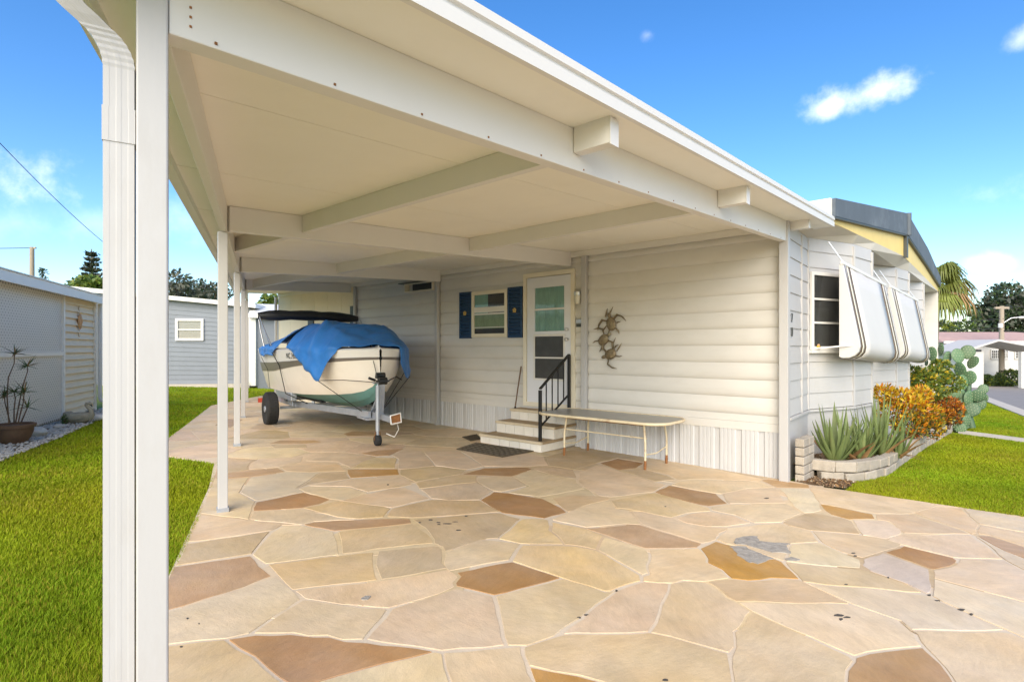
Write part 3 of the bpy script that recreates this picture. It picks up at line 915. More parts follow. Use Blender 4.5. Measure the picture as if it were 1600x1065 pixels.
sheet(FWK, 0.0, 'front_walk', M['concrete'], step=3, thick=.05)

# ------------------------------------------------------------------ carport
cp = thing('carport', 'white flat roofed metal carport over the flagstone driveway', 'carport', H(0, 6.5, float(ground_z(*HXY(0, 6.5)))))
def t_eave(s): return t_post(s) + 0.22
FO = 0.33                                    # overhang towards the street
S_END = 12.75
# ceiling: roof panels 0.305 m wide, laid across
k = 0
s = -FO
while s < S_END:
    s1 = min(s + 0.61, S_END)
    wi0 = 0.0 if s >= -0.01 else -0.78
    dz = 0.0015 * (k % 2)
    b = MB()
    lo = [(s + .0015, -0.78 if s < 0 else 0.0), (s + .0015, t_eave(s)), (s1 - .0015, t_eave(s1)), (s1 - .0015, -0.78 if s < 0 else 0.0)]
    bb = [H(a, w, ceil_z(w) + dz) for a, w in lo]
    tt = [H(a, w, ceil_z(w) + .06) for a, w in lo]
    aa = Vector(bb[1]) - Vector(bb[0]); dd = Vector(bb[3]) - Vector(bb[0])
    if aa.cross(dd).z < 0:
        bb, tt = bb[::-1], tt[::-1]
    b.hexa(bb, tt)
    b.build('roof_panel', M['ceil'], cp)
    s = s1; k += 1
b = MB()
lo = [(-FO, -0.8), (-FO, t_eave(-FO)), (S_END, t_eave(S_END)), (S_END, 0.0), (0, 0), (0, -.8)]
b.add([H(a, w, ceil_z(w) + .075) for a, w in lo] + [H(a, w, ceil_z(w) + .062) for a, w in lo],
      [(0, 1, 2, 3, 4, 5), (11, 10, 9, 8, 7, 6)] + [(i, 6 + i, 6 + (i + 1) % 6, (i + 1) % 6) for i in range(6)])
b.build('roof_skin', M['white'], cp)
# dark joint lines under every panel edge come from these narrow seams
def beam(name, s0, w0, s1, w1, h, wid, drop=0.0, parent=cp, mat_=None, bev=.004):
    """A roof member hung under the ceiling between two plan points."""
    p, q = Vector(H(s0, w0, 0)), Vector(H(s1, w1, 0))
    d = (q - p).normalized()
    n = Vector((-d.y, d.x, 0)) * wid / 2
    if n.dot(Vector((0, 0, 1)).cross(d)) < 0: n = -n
    zt = (ceil_z(w0) - drop - .001, ceil_z(w1) - drop - .001)
    bt = [p - n, q - n, q + n, p + n]
    z0 = [zt[0] - h, zt[1] - h, zt[1] - h, zt[0] - h]
    z1 = [zt[0], zt[1], zt[1], zt[0]]
    m_ = MB().hexa([(v.x, v.y, z) for v, z in zip(bt, z0)], [(v.x, v.y, z) for v, z in zip(bt, z1)])
    return m_.build(name, mat_ or M['white'], parent, bevel=bev)
BS = (0.0, 3.066, 6.13, 9.2)
fb = beam('front_beam', 0.0, 0.055, 0.0, t_post(0) - .03, 0.235, 0.078)
beam('cross_beam', BS[1] + .02, 0.05, BS[1] + .02, t_post(BS[1]) - .05, 0.212, 0.075)
beam('cross_beam', BS[2], 0.05, BS[2], t_post(BS[2]) - .05, 0.205, 0.075)
beam('cross_beam', BS[3], 0.05, BS[3], t_post(BS[3]) - .05, 0.205, 0.075)
for i in range(4):
    a0 = BS[i] + (.04 if i else .04); a1 = (BS[i + 1] if i < 3 else S_END) - .02
    for w in (2.235, 4.42):
        e = min(a1, (6.505 - w) / 0.442 - 0.02)
        if e - a0 > .3:
            beam('joist', a0 + .03, w, e, w, 0.16, 0.062)
    # outer edge beam on the posts, wall ledger
    beam('edge_beam', BS[i] + .002, t_post(BS[i] + .002) - .01, a1 + .018, t_post(a1 + .018) - .01, 0.225 - .005 * i, 0.05)
for w in (2.235, 4.42):
    o = beam('outrigger', -0.28, w, -0.042, w, 0.145, 0.075)
    MB().hbox(-0.286, -0.281, w - .043, w + .043, ceil_z(w) - .155, ceil_z(w) - .012).build('end_cap', M['white'], o)
beam('wall_ledger', 0.06, 0.03, S_END, 0.03, 0.085, 0.05)
beam('outrigger', -0.25, -0.03, -0.05, -0.03, 0.10, 0.075)
# dark caulk line between beam and ceiling
# screws along the front beam
sb = MB()
for kx in range(16):
    w = .35 + kx * .40
    sb.hbox(-.0425, -.0385, w - .004, w + .004, ceil_z(w) - .224, ceil_z(w) - .216)
for kx in range(7):
    sb.hbox(-.0425, -.0385, t_post(0) - .085 - .003, t_post(0) - .085 + .003, ceil_z(6.4) - .20 + kx * .028, ceil_z(6.4) - .194 + kx * .028)
sb.build('screw_row', M['rust'], cp, kind='stuff')
# front fascia: a ribbed white extrusion
b = MB()
prof = [(0.0, -.012), (.028, -.012), (.03, .045), (.018, .052), (.018, .066), (.034, .07), (.034, .108), (.0, .108)]
w0, w1 = -0.80, t_eave(-FO) + .06
for (a, za), (c, zc) in zip(prof, prof[1:] + prof[:1]):
    b.quad(H(-FO - a, w0, ceil_z(w0) + za), H(-FO - a, w1, ceil_z(w1) + za), H(-FO - c, w1, ceil_z(w1) + zc), H(-FO - c, w0, ceil_z(w0) + zc))
for w in (w0, w1):
    n = len(b.v)
    b.add([H(-FO - a, w, ceil_z(w) + z) for a, z in prof], [tuple(range(8)) if w == w0 else tuple(range(8))[::-1]])
b.build('front_fascia', M['white'], cp)
# gutter along the low side
b = MB()
gp = [(0.0, .07), (0.0, -.055), (.07, -.055), (.1, .0), (.1, .08), (.09, .08), (.085, .0)]
for (a, za), (c, zc) in zip(gp, gp[1:]):
    def gpt(s, a, z):
        w = t_eave(s) + a
        return H(s, w, ceil_z(t_eave(s)) + z)
    b.quad(gpt(-FO - .03, a, za), gpt(S_END, a, za), gpt(S_END, c, zc), gpt(-FO - .03, c, zc))
b.build('gutter', M['white'], cp)
# posts
ANG = math.radians(31)
PX, PY = Vector((math.cos(ANG), math.sin(ANG), 0)), Vector((-math.sin(ANG), math.cos(ANG), 0))
for i, s in enumerate((0.0, BS[1], BS[2], BS[3], 12.26)):
    x, y = HXY(s, t_post(s))
    g = gz((x, y))
    zt = ceil_z(t_post(s)) - (.003 if i == 0 else .228 - .005 * max(0, i - 1) + .0)
    c = Vector((x, y, (g - .008 + zt) / 2))
    hw = .0378
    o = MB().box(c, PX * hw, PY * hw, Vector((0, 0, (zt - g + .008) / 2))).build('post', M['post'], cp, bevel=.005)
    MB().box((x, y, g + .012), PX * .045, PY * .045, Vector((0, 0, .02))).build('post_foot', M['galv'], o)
# posts against the wall
for s, wd in ((0.0, .10), (2.76, .075), (6.13, .075), (8.96, .06), (12.8, .06)):
    x0 = s if s > 0 else -0.06
    g = gz(HXY(s, .04))
    z1 = ceil_z(0) - (.004 if s == 0 else .09)
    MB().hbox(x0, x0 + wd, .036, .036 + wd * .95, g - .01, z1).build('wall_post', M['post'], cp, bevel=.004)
# downspout beside the near post
p1 = Vector((*HXY(0, t_post(0)), 0))
dc = p1 - PX * .0775
b = MB()
def dsp_ring(c, d, side, w=.0355, dpt=.027):
    """rounded rectangle with shallow flutes"""
    n = d.cross(side).normalized()
    pts = []
    for (a, e) in ((-1, -1), (-.62, -1), (-.55, -.985), (-.2, -.985), (-.13, -1), (.13, -1), (.2, -.985), (.55, -.985), (.62, -1), (1, -1), (1, 1), (-1, 1)):
        pts.append(c + side * a * w + n * e * dpt)
    return pts
g1 = gz((dc.x, dc.y))
path = [(dc + Vector((0, 0, g1 - .0)), Vector((0, 0, 1)))]
ze = 2.17
path.append((dc + Vector((0, 0, 2.05)), Vector((0, 0, 1))))
path.append((dc + Vector((0, 0, ze)), Vector((0, 0, 1))))
outd = Vector((-Vv[0] * .92 - U[0] * .0, -Vv[1] * .92, 0)).normalized()
R_ = .13
cur = dc + Vector((0, 0, ze))
for a in np.linspace(4, 54, 12):
    a = math.radians(a)
    path.append((cur + outd * R_ * (1 - math.cos(a)) + Vector((0, 0, R_ * math.sin(a))), (outd * math.sin(a) + Vector((0, 0, math.cos(a)))).normalized()))
q, dq = path[-1]
for k in range(1, 3):
    path.append((q + dq * .035 * k, dq))
q2, dq2 = path[-1]
for a in np.linspace(46, 0, 6):
    d_ = (outd * math.sin(math.radians(a)) + Vector((0, 0, math.cos(math.radians(a))))).normalized()
    q2 = q2 + d_ * .034
    path.append((q2, d_))
rings = [dsp_ring(c, d, PX) for c, d in path]
def ring_mesh(rings):
    m_ = MB(); n = len(rings[0])
    vs = [p for r in rings for p in r]
    fs = [(i * n + j, i * n + (j + 1) % n, (i + 1) * n + (j + 1) % n, (i + 1) * n + j) for i in range(len(rings) - 1) for j in range(n)]
    fs += [tuple(range(n))[::-1], tuple((len(rings) - 1) * n + j for j in range(n))]
    return m_.add(vs, fs)
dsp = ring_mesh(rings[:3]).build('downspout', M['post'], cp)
el = MB()
rr = []
for i, (c, d) in enumerate(path[2:]):
    k = 1.055 if i % 2 else 1.0
    rr.append(dsp_ring(c, d, PX, .0355 * k, .027 * k))
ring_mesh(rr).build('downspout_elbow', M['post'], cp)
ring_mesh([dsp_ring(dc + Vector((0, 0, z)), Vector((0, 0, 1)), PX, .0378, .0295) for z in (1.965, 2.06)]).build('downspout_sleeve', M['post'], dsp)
# ------------------------------------------------------------------ the mobile home
home = thing('mobile_home', 'white mobile home with navy shutters, yellow gable board and blue grey roof edge', 'house', H(0, 0, gz(HXY(0, 0))))
ZC = [.585] + [.798 + .213 * k for k in range(10)] + [2.87]        # siding courses (bottom edges)
BULGE = [(0.0, .0), (.07, .012), (.22, .021), (.48, .023), (.78, .014), (1.0, .003)]
def plank(pa, pb, z0, z1, n_out, prof=BULGE, m=None, parent=None, gap=.0015):
    """One siding board between plan points pa and pb, bellied outward along n_out."""
    b = MB()
    rows = []
    for k, o in prof:
        z = z0 + (z1 - z0) * k
        rows.append([(pa[0] + n_out[0] * o, pa[1] + n_out[1] * o, z), (pb[0] + n_out[0] * o, pb[1] + n_out[1] * o, z)])
    vs = [p for r in rows for p in r]
    fs = [(2 * i, 2 * i + 1, 2 * i + 3, 2 * i + 2) for i in range(len(rows) - 1)]
    # lower lip back to the wall
    vs += [(pa[0] - n_out[0] * .012, pa[1] - n_out[1] * .012, z0), (pb[0] - n_out[0] * .012, pb[1] - n_out[1] * .012, z0)]
    n = len(vs)
    fs.append((n - 2, n - 1, 1, 0))
    b.add(vs, fs)
    return b
NOUT = (-float(Vv[0]), -float(Vv[1]))
def face_dir(pa, pb, n):
    """order the ends so that faces look along n"""
    d = Vector((pb[0] - pa[0], pb[1] - pa[1], 0))
    nn = d.cross(Vector((0, 0, 1)))
    return (pa, pb) if nn.x * n[0] + nn.y * n[1] > 0 else (pb, pa)
# wall core
MB().hbox(0.0, 12.85, -.16, -.012, -.15, 2.93).build('wall', M['siding'], home)
BAYS = [(0.03, 2.77), (2.83, 6.14), (6.2, 8.97)]
for s0, s1 in BAYS:
    for k in range(len(ZC) - 1):
        pa, pb = face_dir(HXY(s0, 0), HXY(s1, 0), NOUT)
        o = plank(pa, pb, ZC[k], ZC[k + 1] if k < 10 else 2.81, NOUT).build('siding_plank', M['siding'], home, smooth=50)
# flat boards between siding and skirt
for s0, s1 in BAYS:
    MB().hbox(s0, s1, -.012, .012, .495, .583).build('trim_board', M['siding'], home)
    MB().hbox(s0, s1, -.012, .018, .392, .493).build('trim_board', M['siding'], home)
# corrugated skirting
sk = 0.03
def skirt(s0, s1):
    pat = [(0, .0), (.015, .014), (.05, .014), (.058, .004), (.066, .014), (.10, .014), (.108, .004), (.116, .014), (.15, .014), (.158, .004), (.166, .014), (.20, .014), (.215, .0), (.26, -.004)]
    L_ = .27
    s = s0
    while s < s1 - .02:
        pts = [(s + a, o) for a, o in pat if s + a < s1]
        pts.append((min(s + L_, s1), -.004))
        b = MB()
        vs = []
        for a, o in pts:
            vs += [H(a, o, gz(HXY(a, 0)) - .02), H(a, o, .394)]
        n = len(pts)
        b.add(vs, [(2 * i + 2, 2 * i, 2 * i + 1, 2 * i + 3)[::-1] for i in range(n - 1)])
        b.build('skirting_panel', M['skirt'], home)
        s += L_
for s0, s1 in BAYS:
    skirt(s0, s1)
# weathered cream end room: vertical panels with a dark shuttered window
s = 9.02
while s < 12.78:
    e = min(s + .62, 12.78)
    MB().hbox(s + .004, e - .004, -.012, .01, .02, 2.81).build('wall_panel', M['cream_wall'], home)
    s = e
# ---- side window between navy shutters
def win_frame(name, s0, s1, z0, z1, w0, w1, t, m, parent):
    b = MB()
    b.hbox(s0, s1, w0, w1, z0, z0 + t).hbox(s0, s1, w0, w1, z1 - t, z1)
    b.hbox(s0, s0 + t, w0, w1, z0 + t, z1 - t).hbox(s1 - t, s1, w0, w1, z0 + t, z1 - t)
    return b.build(name, m, parent, bevel=.002)
wz0, wz1 = wall_z(742, 527), wall_z(742, 456.5)
s_l, s_r = wall_s(739.5), wall_s(795)
wf = win_frame('window', s_r, s_l, wz0, wz1, .022, .05, .062, M['cream'], home)
si0, si1 = s_r + .062, s_l - .062
zi0, zi1 = wz0 + .062, wz1 - .062
zm = (zi0 + zi1) / 2 + .0
MB().hbox(si0, si1, .0235, .0255, zi0, zi1).build('dark_room', M['dark_in'], wf)
MB().hbox(si0 + (si1 - si0) * .55, si1 - .01, .0275, .029, zm, zi1).build('curtain', M['curtain'], wf)
MB().hbox(si0 + .015, si1 - .005, .0275, .029, zi0 + .09, zm).build('curtain', M['curtain2'], wf)
MB().hbox(si0, si1, .033, .0345, zi0, zi1).build('pane', M['glass'], wf)
fr = MB(); fr.hbox(si0, si1, .036, .047, zm - .014, zm + .014); fr.hbox(si0, si1, .036, .042, zi0 + .105, zi0 + .118); fr.hbox(si0, si1, .036, .043, zm + .03, zm + .125)
fr.build('sash', M['white'], wf)
for a, b_, z0, z1 in ((wall_s(720.5), wall_s(738.8), wall_z(730, 528.5), wall_z(730, 456.5)), (wall_s(796), wall_s(818.5), wall_z(807, 527.5), wall_z(807, 448.5))):
    sa, sb_ = min(a, b_), max(a, b_)
    o = win_frame('shutter', sa, sb_, z0, z1, .022, .052, .035, M['navy'], home)
    n = 13
    for k in range(n):
        zz = z0 + .04 + (z1 - z0 - .08) * (k + .5) / n
        MB().box(Vector(H((sa + sb_) / 2, .036, zz)), Vector((U[0], U[1], 0)) * (sb_ - sa - .07) / 2, Vector((NOUT[0], NOUT[1], -.9)).normalized() * .018, Vector((NOUT[0] * .9, NOUT[1] * .9, 1)).normalized() * .007).build('slat', M['navy'], o)
    MB().hbox(sa + .03, sb_ - .03, .023, .027, z0 + .03, z1 - .03).build('backing', M['navy'], o)
    zc = (z0 + z1) / 2 + .03; scn = (sa + sb_) / 2
    gb = MB()
    for dx, dz in ((-.022, .014), (.022, .014), (-.016, -.018), (.016, -.018), (0, .03)):
        gb.hbox(scn + dx - .016, scn + dx + .016, .052, .059, zc + dz - .014, zc + dz + .014)
    gb.build('motif', M['gold'], o)
# ---- screen door
d0, d1 = 3.066, 3.94                            # right edge, left edge
dz0, dz1 = .515, 2.555
win_frame('door_casing', d0 - .075, d1 + .085, dz0 - .06, dz1 + .085, .022, .055, .072, M['cream'], home)
door = MB()
def df(f):      # fraction from the left edge of the door
    return d1 - (d1 - d0) * f
gx0, gx1 = .18, .86
def dzf(y): return dz1 - (dz1 - dz0) * (y - 434) / 196.0
zu1, zu0, zl1, zl0 = dzf(450), dzf(518), dzf(526), dzf(592)
door.hbox(df(gx0), d1, .024, .05, dz0, dz1).hbox(d0, df(gx1), .024, .05, dz0, dz1)
door.hbox(df(gx1), df(gx0), .024, .05, zu1, dz1).hbox(df(gx1), df(gx0), .024, .05, zl1, zu0).hbox(df(gx1), df(gx0), .024, .05, dz0, zl0)
dr = door.build('screen_door', M['doorwhite'], home)
MB().hbox(df(gx1), df(gx0), .0245, .0265, zu0, zu1).build('curtain', M['curtain'], dr)
MB().hbox(df(gx1), df(gx0), .0245, .0275, zl0, zl1).build('dark_room', M['dark_in'], dr)
# curtain folds
cf = MB(); n = 22; vs = []
for k in range(n + 1):
    f = k / n
    s = df(gx0) + (df(gx1) - df(gx0)) * f
    o = .030 + .003 * math.sin(k * 1.7) + .002 * math.sin(k * 3.1)
    vs += [H(s, o, zu0 + .0), H(s, o, zu1)]
cf.add(vs, [(2 * i, 2 * i + 1, 2 * i + 3, 2 * i + 2) for i in range(n)])
cf.build('curtain', M['curtain'], dr, smooth=60)
MB().hbox(df(gx1), df(gx0), .0385, .04, zu0, zu1).build('pane', M['glass'], dr)
MB().hbox(df(gx1), df(gx0), .0385, .04, zl0, zl1).build('pane', M['screen'], dr)
rl = MB()
zmid = dzf(484)
rl.hbox(df(gx1), df(gx0), .040, .052, zmid - .014, zmid + .014)
rl.build('glazing_bar', M['white'], dr)
win_frame('screen_frame', df(gx1 + .02), df(gx0 - .02), zl0 - .02, zl1 + .035, .0505, .06, .03, M['white'], dr)
MB().hbox(df(gx1), df(gx0), .0525, .058, dzf(559) - .012, dzf(559) + .012).build('glazing_bar', M['white'], dr)
for y in (516, 531):
    c = H(df(.935), .05, dzf(y))
    MB().lathe(c, [(.026, 0), (.026, .006), (.01, .01), (.011, .03), (.026, .038), (.027, .052), (.015, .06)], 12, axis=(NOUT[0], NOUT[1], 0)).build('door_knob', M['alum'], dr, smooth=40)
# ---- dark vent opening high on the wall
v0, v1 = wall_s(684), wall_s(640)
vz0, vz1 = wall_z(662, 454), wall_z(662, 444)
vt = win_frame('wall_vent', v0, v1, wall_z(660, 456), wall_z(660, 442.5), .022, .14, .02, M['cream'], home)
MB().hbox(v0 + .02, v1 - .22, .09, .10, wall_z(660, 456) + .02, wall_z(660, 442.5) - .02).build('grille', M['black'], vt)
MB().hbox(v0, v1 + .12, .022, .20, wall_z(660, 442.5) + .002, wall_z(660, 442.5) + .02).build('vent_hood', M['darktrim'], vt)
# window of the end room behind the boat
e0, e1 = wall_s(556), wall_s(484)
wf2 = win_frame('window', e0 + .18, e1 - .25, .95, 1.95, .012, .05, .06, M['white'], home)
MB().hbox(e0 + .24, e1 - .31, .014, .018, 1.01, 1.89).build('dark_room', M['dark_in'], wf2)
MB().hbox(e0 + .24, e1 - .31, .03, .032, 1.01, 1.89).build('pane', M['glass'], wf2)
for k in range(1, 4):
    ss = e0 + .24 + (e1 - e0 - .55) * k / 4
    MB().hbox(ss - .02, ss + .02, .033, .045, 1.01, 1.89).build('mullion', M['white'], wf2)
for a, b_ in ((e0 - .08, e0 + .17), (e1 - .24, e1 + .02)):
    MB().hbox(a, b_, .012, .045, .9, wall_z(553, 478) if a < e0 else wall_z(487, 486)).build('shutter', mat('dark_shutter', (.05, .07, .09), .5), home)
# ---- the street front: three bays
def Wp(x, y): return (x, y)
bay0 = [(3.99, 7.35), (4.888, 7.80), (5.46, 8.27)]
SH = np.array([2.21, 2.26])
front = [(3.27, 6.44), ]
chain = [(3.262, 6.438)]
facets = []
pts_all = [(3.30, 6.50)]
for k in range(3):
    o = SH * k
    A = (bay0[0][0] + o[0], bay0[0][1] + o[1]); B_ = (bay0[1][0] + o[0], bay0[1][1] + o[1]); C_ = (bay0[2][0] + o[0], bay0[2][1] + o[1])
    if k == 2:
        C_ = None
    D_ = (5.80 + SH[0] * k - .12, 9.34 + SH[1] * k - .10)
    pts_all += [A, B_] + ([C_, D_] if C_ else [])
pts_all.append((9.25, 13.2))
ZF = ZC[:-1] + [2.715 + .0, 2.845]
ZF = [.585, .798, 1.011, 1.224, 1.437, 1.65, 1.863, 2.076, 2.289, 2.502, 2.72, 2.897]
FLAT = [(0.0, .0), (.0001, .016), (.5, .010), (1.0, .002)]
for i in range(len(pts_all) - 1):
    pa, pb = pts_all[i], pts_all[i + 1]
    d = Vector((pb[0] - pa[0], pb[1] - pa[1], 0)).normalized()
    n = d.cross(Vector((0, 0, 1)))           # outward (towards the street)
    n2 = (n.x, n.y)
    qa, qb = face_dir(pa, pb, n2)
    last = i == len(pts_all) - 2
    for k in range(len(ZF) - 1):
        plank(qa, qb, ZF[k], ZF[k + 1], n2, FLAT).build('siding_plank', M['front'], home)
    # wall core behind, base panel
    ia, ib = (pa[0] - n.x * .014, pa[1] - n.y * .014), (pb[0] - n.x * .014, pb[1] - n.y * .014)
    ja, jb = (pa[0] - n.x * .10, pa[1] - n.y * .10), (pb[0] - n.x * .10, pb[1] - n.y * .10)
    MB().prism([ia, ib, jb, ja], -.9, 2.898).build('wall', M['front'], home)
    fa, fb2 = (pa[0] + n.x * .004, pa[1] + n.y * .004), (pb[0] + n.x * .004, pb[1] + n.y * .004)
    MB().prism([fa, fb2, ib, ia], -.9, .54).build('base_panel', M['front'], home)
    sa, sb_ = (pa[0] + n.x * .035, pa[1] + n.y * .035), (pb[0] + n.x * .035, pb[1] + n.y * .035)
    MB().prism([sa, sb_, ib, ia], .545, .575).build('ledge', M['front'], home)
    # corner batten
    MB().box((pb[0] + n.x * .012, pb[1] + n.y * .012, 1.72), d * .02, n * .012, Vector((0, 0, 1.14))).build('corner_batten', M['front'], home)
    if i == 0:
        for f in (.62,):
            c = Vector((pa[0], pa[1], 0)).lerp(Vector((pb[0], pb[1], 0)), f)
            MB().box((c.x + n.x * .012, c.y + n.y * .012, 1.72), d * .012, n * .012, Vector((0, 0, 1.14))).build('corner_batten', M['front'], home)
# ---- window in the first bay facet
def facet_frame(pa, pb, f0, f1):
    a, b = Vector((*pa, 0)), Vector((*pb, 0))
    d = (b - a).normalized(); n = d.cross(Vector((0, 0, 1)))
    L_ = (b - a).length
    return a, d, n, f0 * L_, f1 * L_
def fbox(b, fr_, x0, x1, o0, o1, z0, z1):
    a, d, n = fr_[:3]
    return b.box(a + d * (x0 + x1) / 2 + n * (o0 + o1) / 2 + Vector((0, 0, (z0 + z1) / 2)), d * (x1 - x0) / 2, n * (o1 - o0) / 2, Vector((0, 0, (z1 - z0) / 2)))
def bay_window(pa, pb, f0, f1, z0, z1):
    fr_ = facet_frame(pa, pb, f0, f1)
    x0, x1 = fr_[3], fr_[4]
    t = .045
    b = MB()
    fbox(b, fr_, x0, x1, .017, .05, z0, z0 + t); fbox(b, fr_, x0, x1, .017, .05, z1 - t, z1)
    fbox(b, fr_, x0, x0 + t, .017, .05, z0 + t, z1 - t); fbox(b, fr_, x1 - t, x1, .017, .05, z0 + t, z1 - t)
    w = b.build('window', M['white'], home, bevel=.002)
    fbox(MB(), fr_, x0 + t, x1 - t, .018, .020, z0 + t, z1 - t).build('dark_room', M['dark_in'], w)
    fbox(MB(), fr_, x0 + t, x0 + t + .5 * (x1 - x0 - 2 * t), .022, .024, z0 + t, z0 + t + .5 * (z1 - z0)).build('blind', M['screen'], w)
    fbox(MB(), fr_, x0 + t, x1 - t, .030, .032, z0 + t, z1 - t).build('pane', M['glass'], w)
    for k in (1, 2):
        zz = z0 + t + (z1 - z0 - 2 * t) * k / 3
        fbox(MB(), fr_, x0 + t, x1 - t, .033, .045, zz - .014, zz + .014).build('glazing_bar', M['white'], w)
    fbox(MB(), fr_, x0 - .03, x1 + .03, .017, .07, z0 - .045, z0 - .002).build('window_sill', M['white'], w)
    return fr_
for k in range(2):
    o = SH * k
    bay_window((bay0[0][0] + o[0], bay0[0][1] + o[1]), (bay0[1][0] + o[0], bay0[1][1] + o[1]), .03, .80, 1.385, 2.44)
# small yellow thing on the sill of the first window
# ---- soffit, yellow gable board, blue grey roof
E0 = (4.0, 6.84); E1 = (7.03, 9.76); E2 = (12.3, 15.7)
zs_w = 2.90; 
def ez(i): return CAMZ + (1.605, 1.665, 1.655)[i]
b = MB()
wall_line = [(3.30, 6.50)] + [p for p in pts_all[1:]]
ev = [E0, E1, E2]
top = [(p[0], p[1], zs_w) for p in [(3.30, 6.50), (3.99, 7.35), (4.888, 7.80), (5.46, 8.27), (7.10, 10.06), (7.67, 10.53), (9.3, 12.3), (10.5, 14.8)]]
edge = [(*E0, ez(0)), (*E0, ez(0)), (4.9, 7.7, ez(0) + .01), (5.6, 8.38, ez(0) + .03), (*E1, ez(1)), (7.6, 10.4, ez(1)), (9.6, 12.65, ez(1)), (*E2, ez(2))]
vs = top + edge
fs = [(i, i + 1, 8 + i + 1, 8 + i) for i in range(7)]
b.add(vs, fs)
b.quad((3.30, 6.50, zs_w), (*E0, ez(0)), H(-FO, -.8, ceil_z(-.8)), H(-.02, -.02, 2.89))
b.build('soffit', M['soffit'], home)
MB().prism([(3.3, 6.5), (3.99, 7.35), (4.888, 7.80), (5.46, 8.27), (7.10, 10.06), (7.67, 10.53), (9.3, 12.3), (10.5, 14.8), (8.5, 16.5), (2.0, 8.0)], zs_w + .002, zs_w + .02).build('soffit', M['soffit'], home)
def vwall(name, pts, m, th, parent=home):
    """thin upright board from (x, y, z_low, z_high) points, thickened away from the street"""
    b = MB()
    vs = []
    for i, (x, y, z0, z1) in enumerate(pts):
        a = pts[max(i - 1, 0)]; c = pts[min(i + 1, len(pts) - 1)]
        d = Vector((c[0] - a[0], c[1] - a[1], 0)).normalized()
        n = d.cross(Vector((0, 0, 1)))
        vs += [(x, y, z0), (x, y, z1), (x - n.x * th, y - n.y * th, z1), (x - n.x * th, y - n.y * th, z0)]
    k = len(pts)
    fs = []
    for i in range(k - 1):
        o = 4 * i
        fs += [(o, o + 4, o + 5, o + 1), (o + 1, o + 5, o + 6, o + 2), (o + 2, o + 6, o + 7, o + 3), (o + 3, o + 7, o + 4, o)]
    fs += [(0, 1, 2, 3), tuple(4 * (k - 1) + j for j in (3, 2, 1, 0))]
    b.add(vs, fs)
    return b.build(name, m, parent)
Ea = (4.06, 6.90)
YT0, YT1, YT2 = CAMZ + 1.69, CAMZ + 2.07, CAMZ + 1.83
vwall('gable_board', [(*Ea, ez(0) - .005, YT0), (*E1, ez(1) - .005, YT1)], M['yellow'], .03)
vwall('gable_board', [(E1[0] + .02, E1[1] + .02, ez(1) - .005, YT1), (*E2, ez(2) - .005, YT2)], M['yellow'], .03)
OUT = Vector((.72, -.69, 0)).normalized() * .06
def outp(p, k=1.0): return (p[0] + OUT.x * k, p[1] + OUT.y * k)
RT0, RT1, RT2 = CAMZ + 1.885, CAMZ + 2.42, CAMZ + 2.06
Eo = outp((4.0, 6.84)); E1o = outp(E1); E2o = outp(E2)
rf = vwall('roof_edge', [(*Eo, YT0 - .03, RT0), (*E1o, YT1 - .03, RT1)], M['roof_blue'], .10)
vwall('roof_edge', [(E1o[0] + .015, E1o[1] + .015, YT1 - .03, RT1), (*lerp2(E1o, E2o, .5), (YT1 + YT2) / 2 - .0, (RT1 + RT2) / 2 + .10), (*E2o, YT2 - .03, RT2)], M['roof_blue'], .10)
# dark drip line under the roof edge and trim at the corner
vwall('drip_edge', [(*outp((4.0, 6.84), .9), YT0 - .055, YT0 - .031), (*outp(E1, .9), YT1 - .055, YT1 - .031)], M['darktrim'], .08)
vwall('drip_edge', [(*outp(E1, .9), YT1 - .055, YT1 - .031), (*outp(lerp2(E1, E2, .5), .9), (YT1 + YT2) / 2 - .025, (YT1 + YT2) / 2 - .001), (*outp(E2, .9), YT2 - .055, YT2 - .031)], M['darktrim'], .08)
MB().prism([outp((E1[0] - .03, E1[1] - .03), .9), outp((E1[0] + .05, E1[1] + .05), .9), (E1[0] + .05, E1[1] + .05), (E1[0] - .03, E1[1] - .03)], ez(1) - .03, YT1).build('corner_trim', M['darktrim'], home)
MB().tube([(E1o[0] + .02, E1o[1] + .02, YT1 - .04), (E1o[0] + .02, E1o[1] + .02, RT1 + .005)], .05, 8).build('corner_cap', M['roof_blue'], home, smooth=60)
# white metal flashing where the carport roof meets the house roof
MB().prism([(3.98, 6.80), (4.06, 6.86), (3.86, 7.1), (3.75, 7.02)], ceil_z(-.8) + .0, RT0 + .002).build('flashing', M['white'], home)
# roof planes back from the street edge
back = [Vector((*p, 0)) for p in (E0, E1, E2)]
sh = Vector((U[0], U[1], 0)) * 12.5
b = MB()
r0, r1, r2 = (*E0, RT0 - .02), (*E1, RT1 - .02), (*E2, RT2 - .02)
def sft(p): return (p[0] + sh.x, p[1] + sh.y, p[2])
b.quad(r0, r1, sft(r1), sft(r0)); b.quad(r1, r2, sft(r2), sft(r1))
b.build('roof', M['roof_blue'], home)
b = MB()
b.quad((*E2, -.8), (*E2, RT2 - .03), sft((*E2, RT2 - .03)), sft((*E2, -.8)))
b.quad(H(12.84, -.02, -.2), H(12.84, -.02, 2.95), sft((*E2, RT2 - .03)), sft((*E2, -.8)))
b.quad((9.25, 13.2, -.9), (9.25, 13.2, 3.0), (E2[0] - .6, E2[1] + .4, 3.0), (E2[0] - .6, E2[1] + .4, -.9))
b.build('far_wall', M['siding'], home)
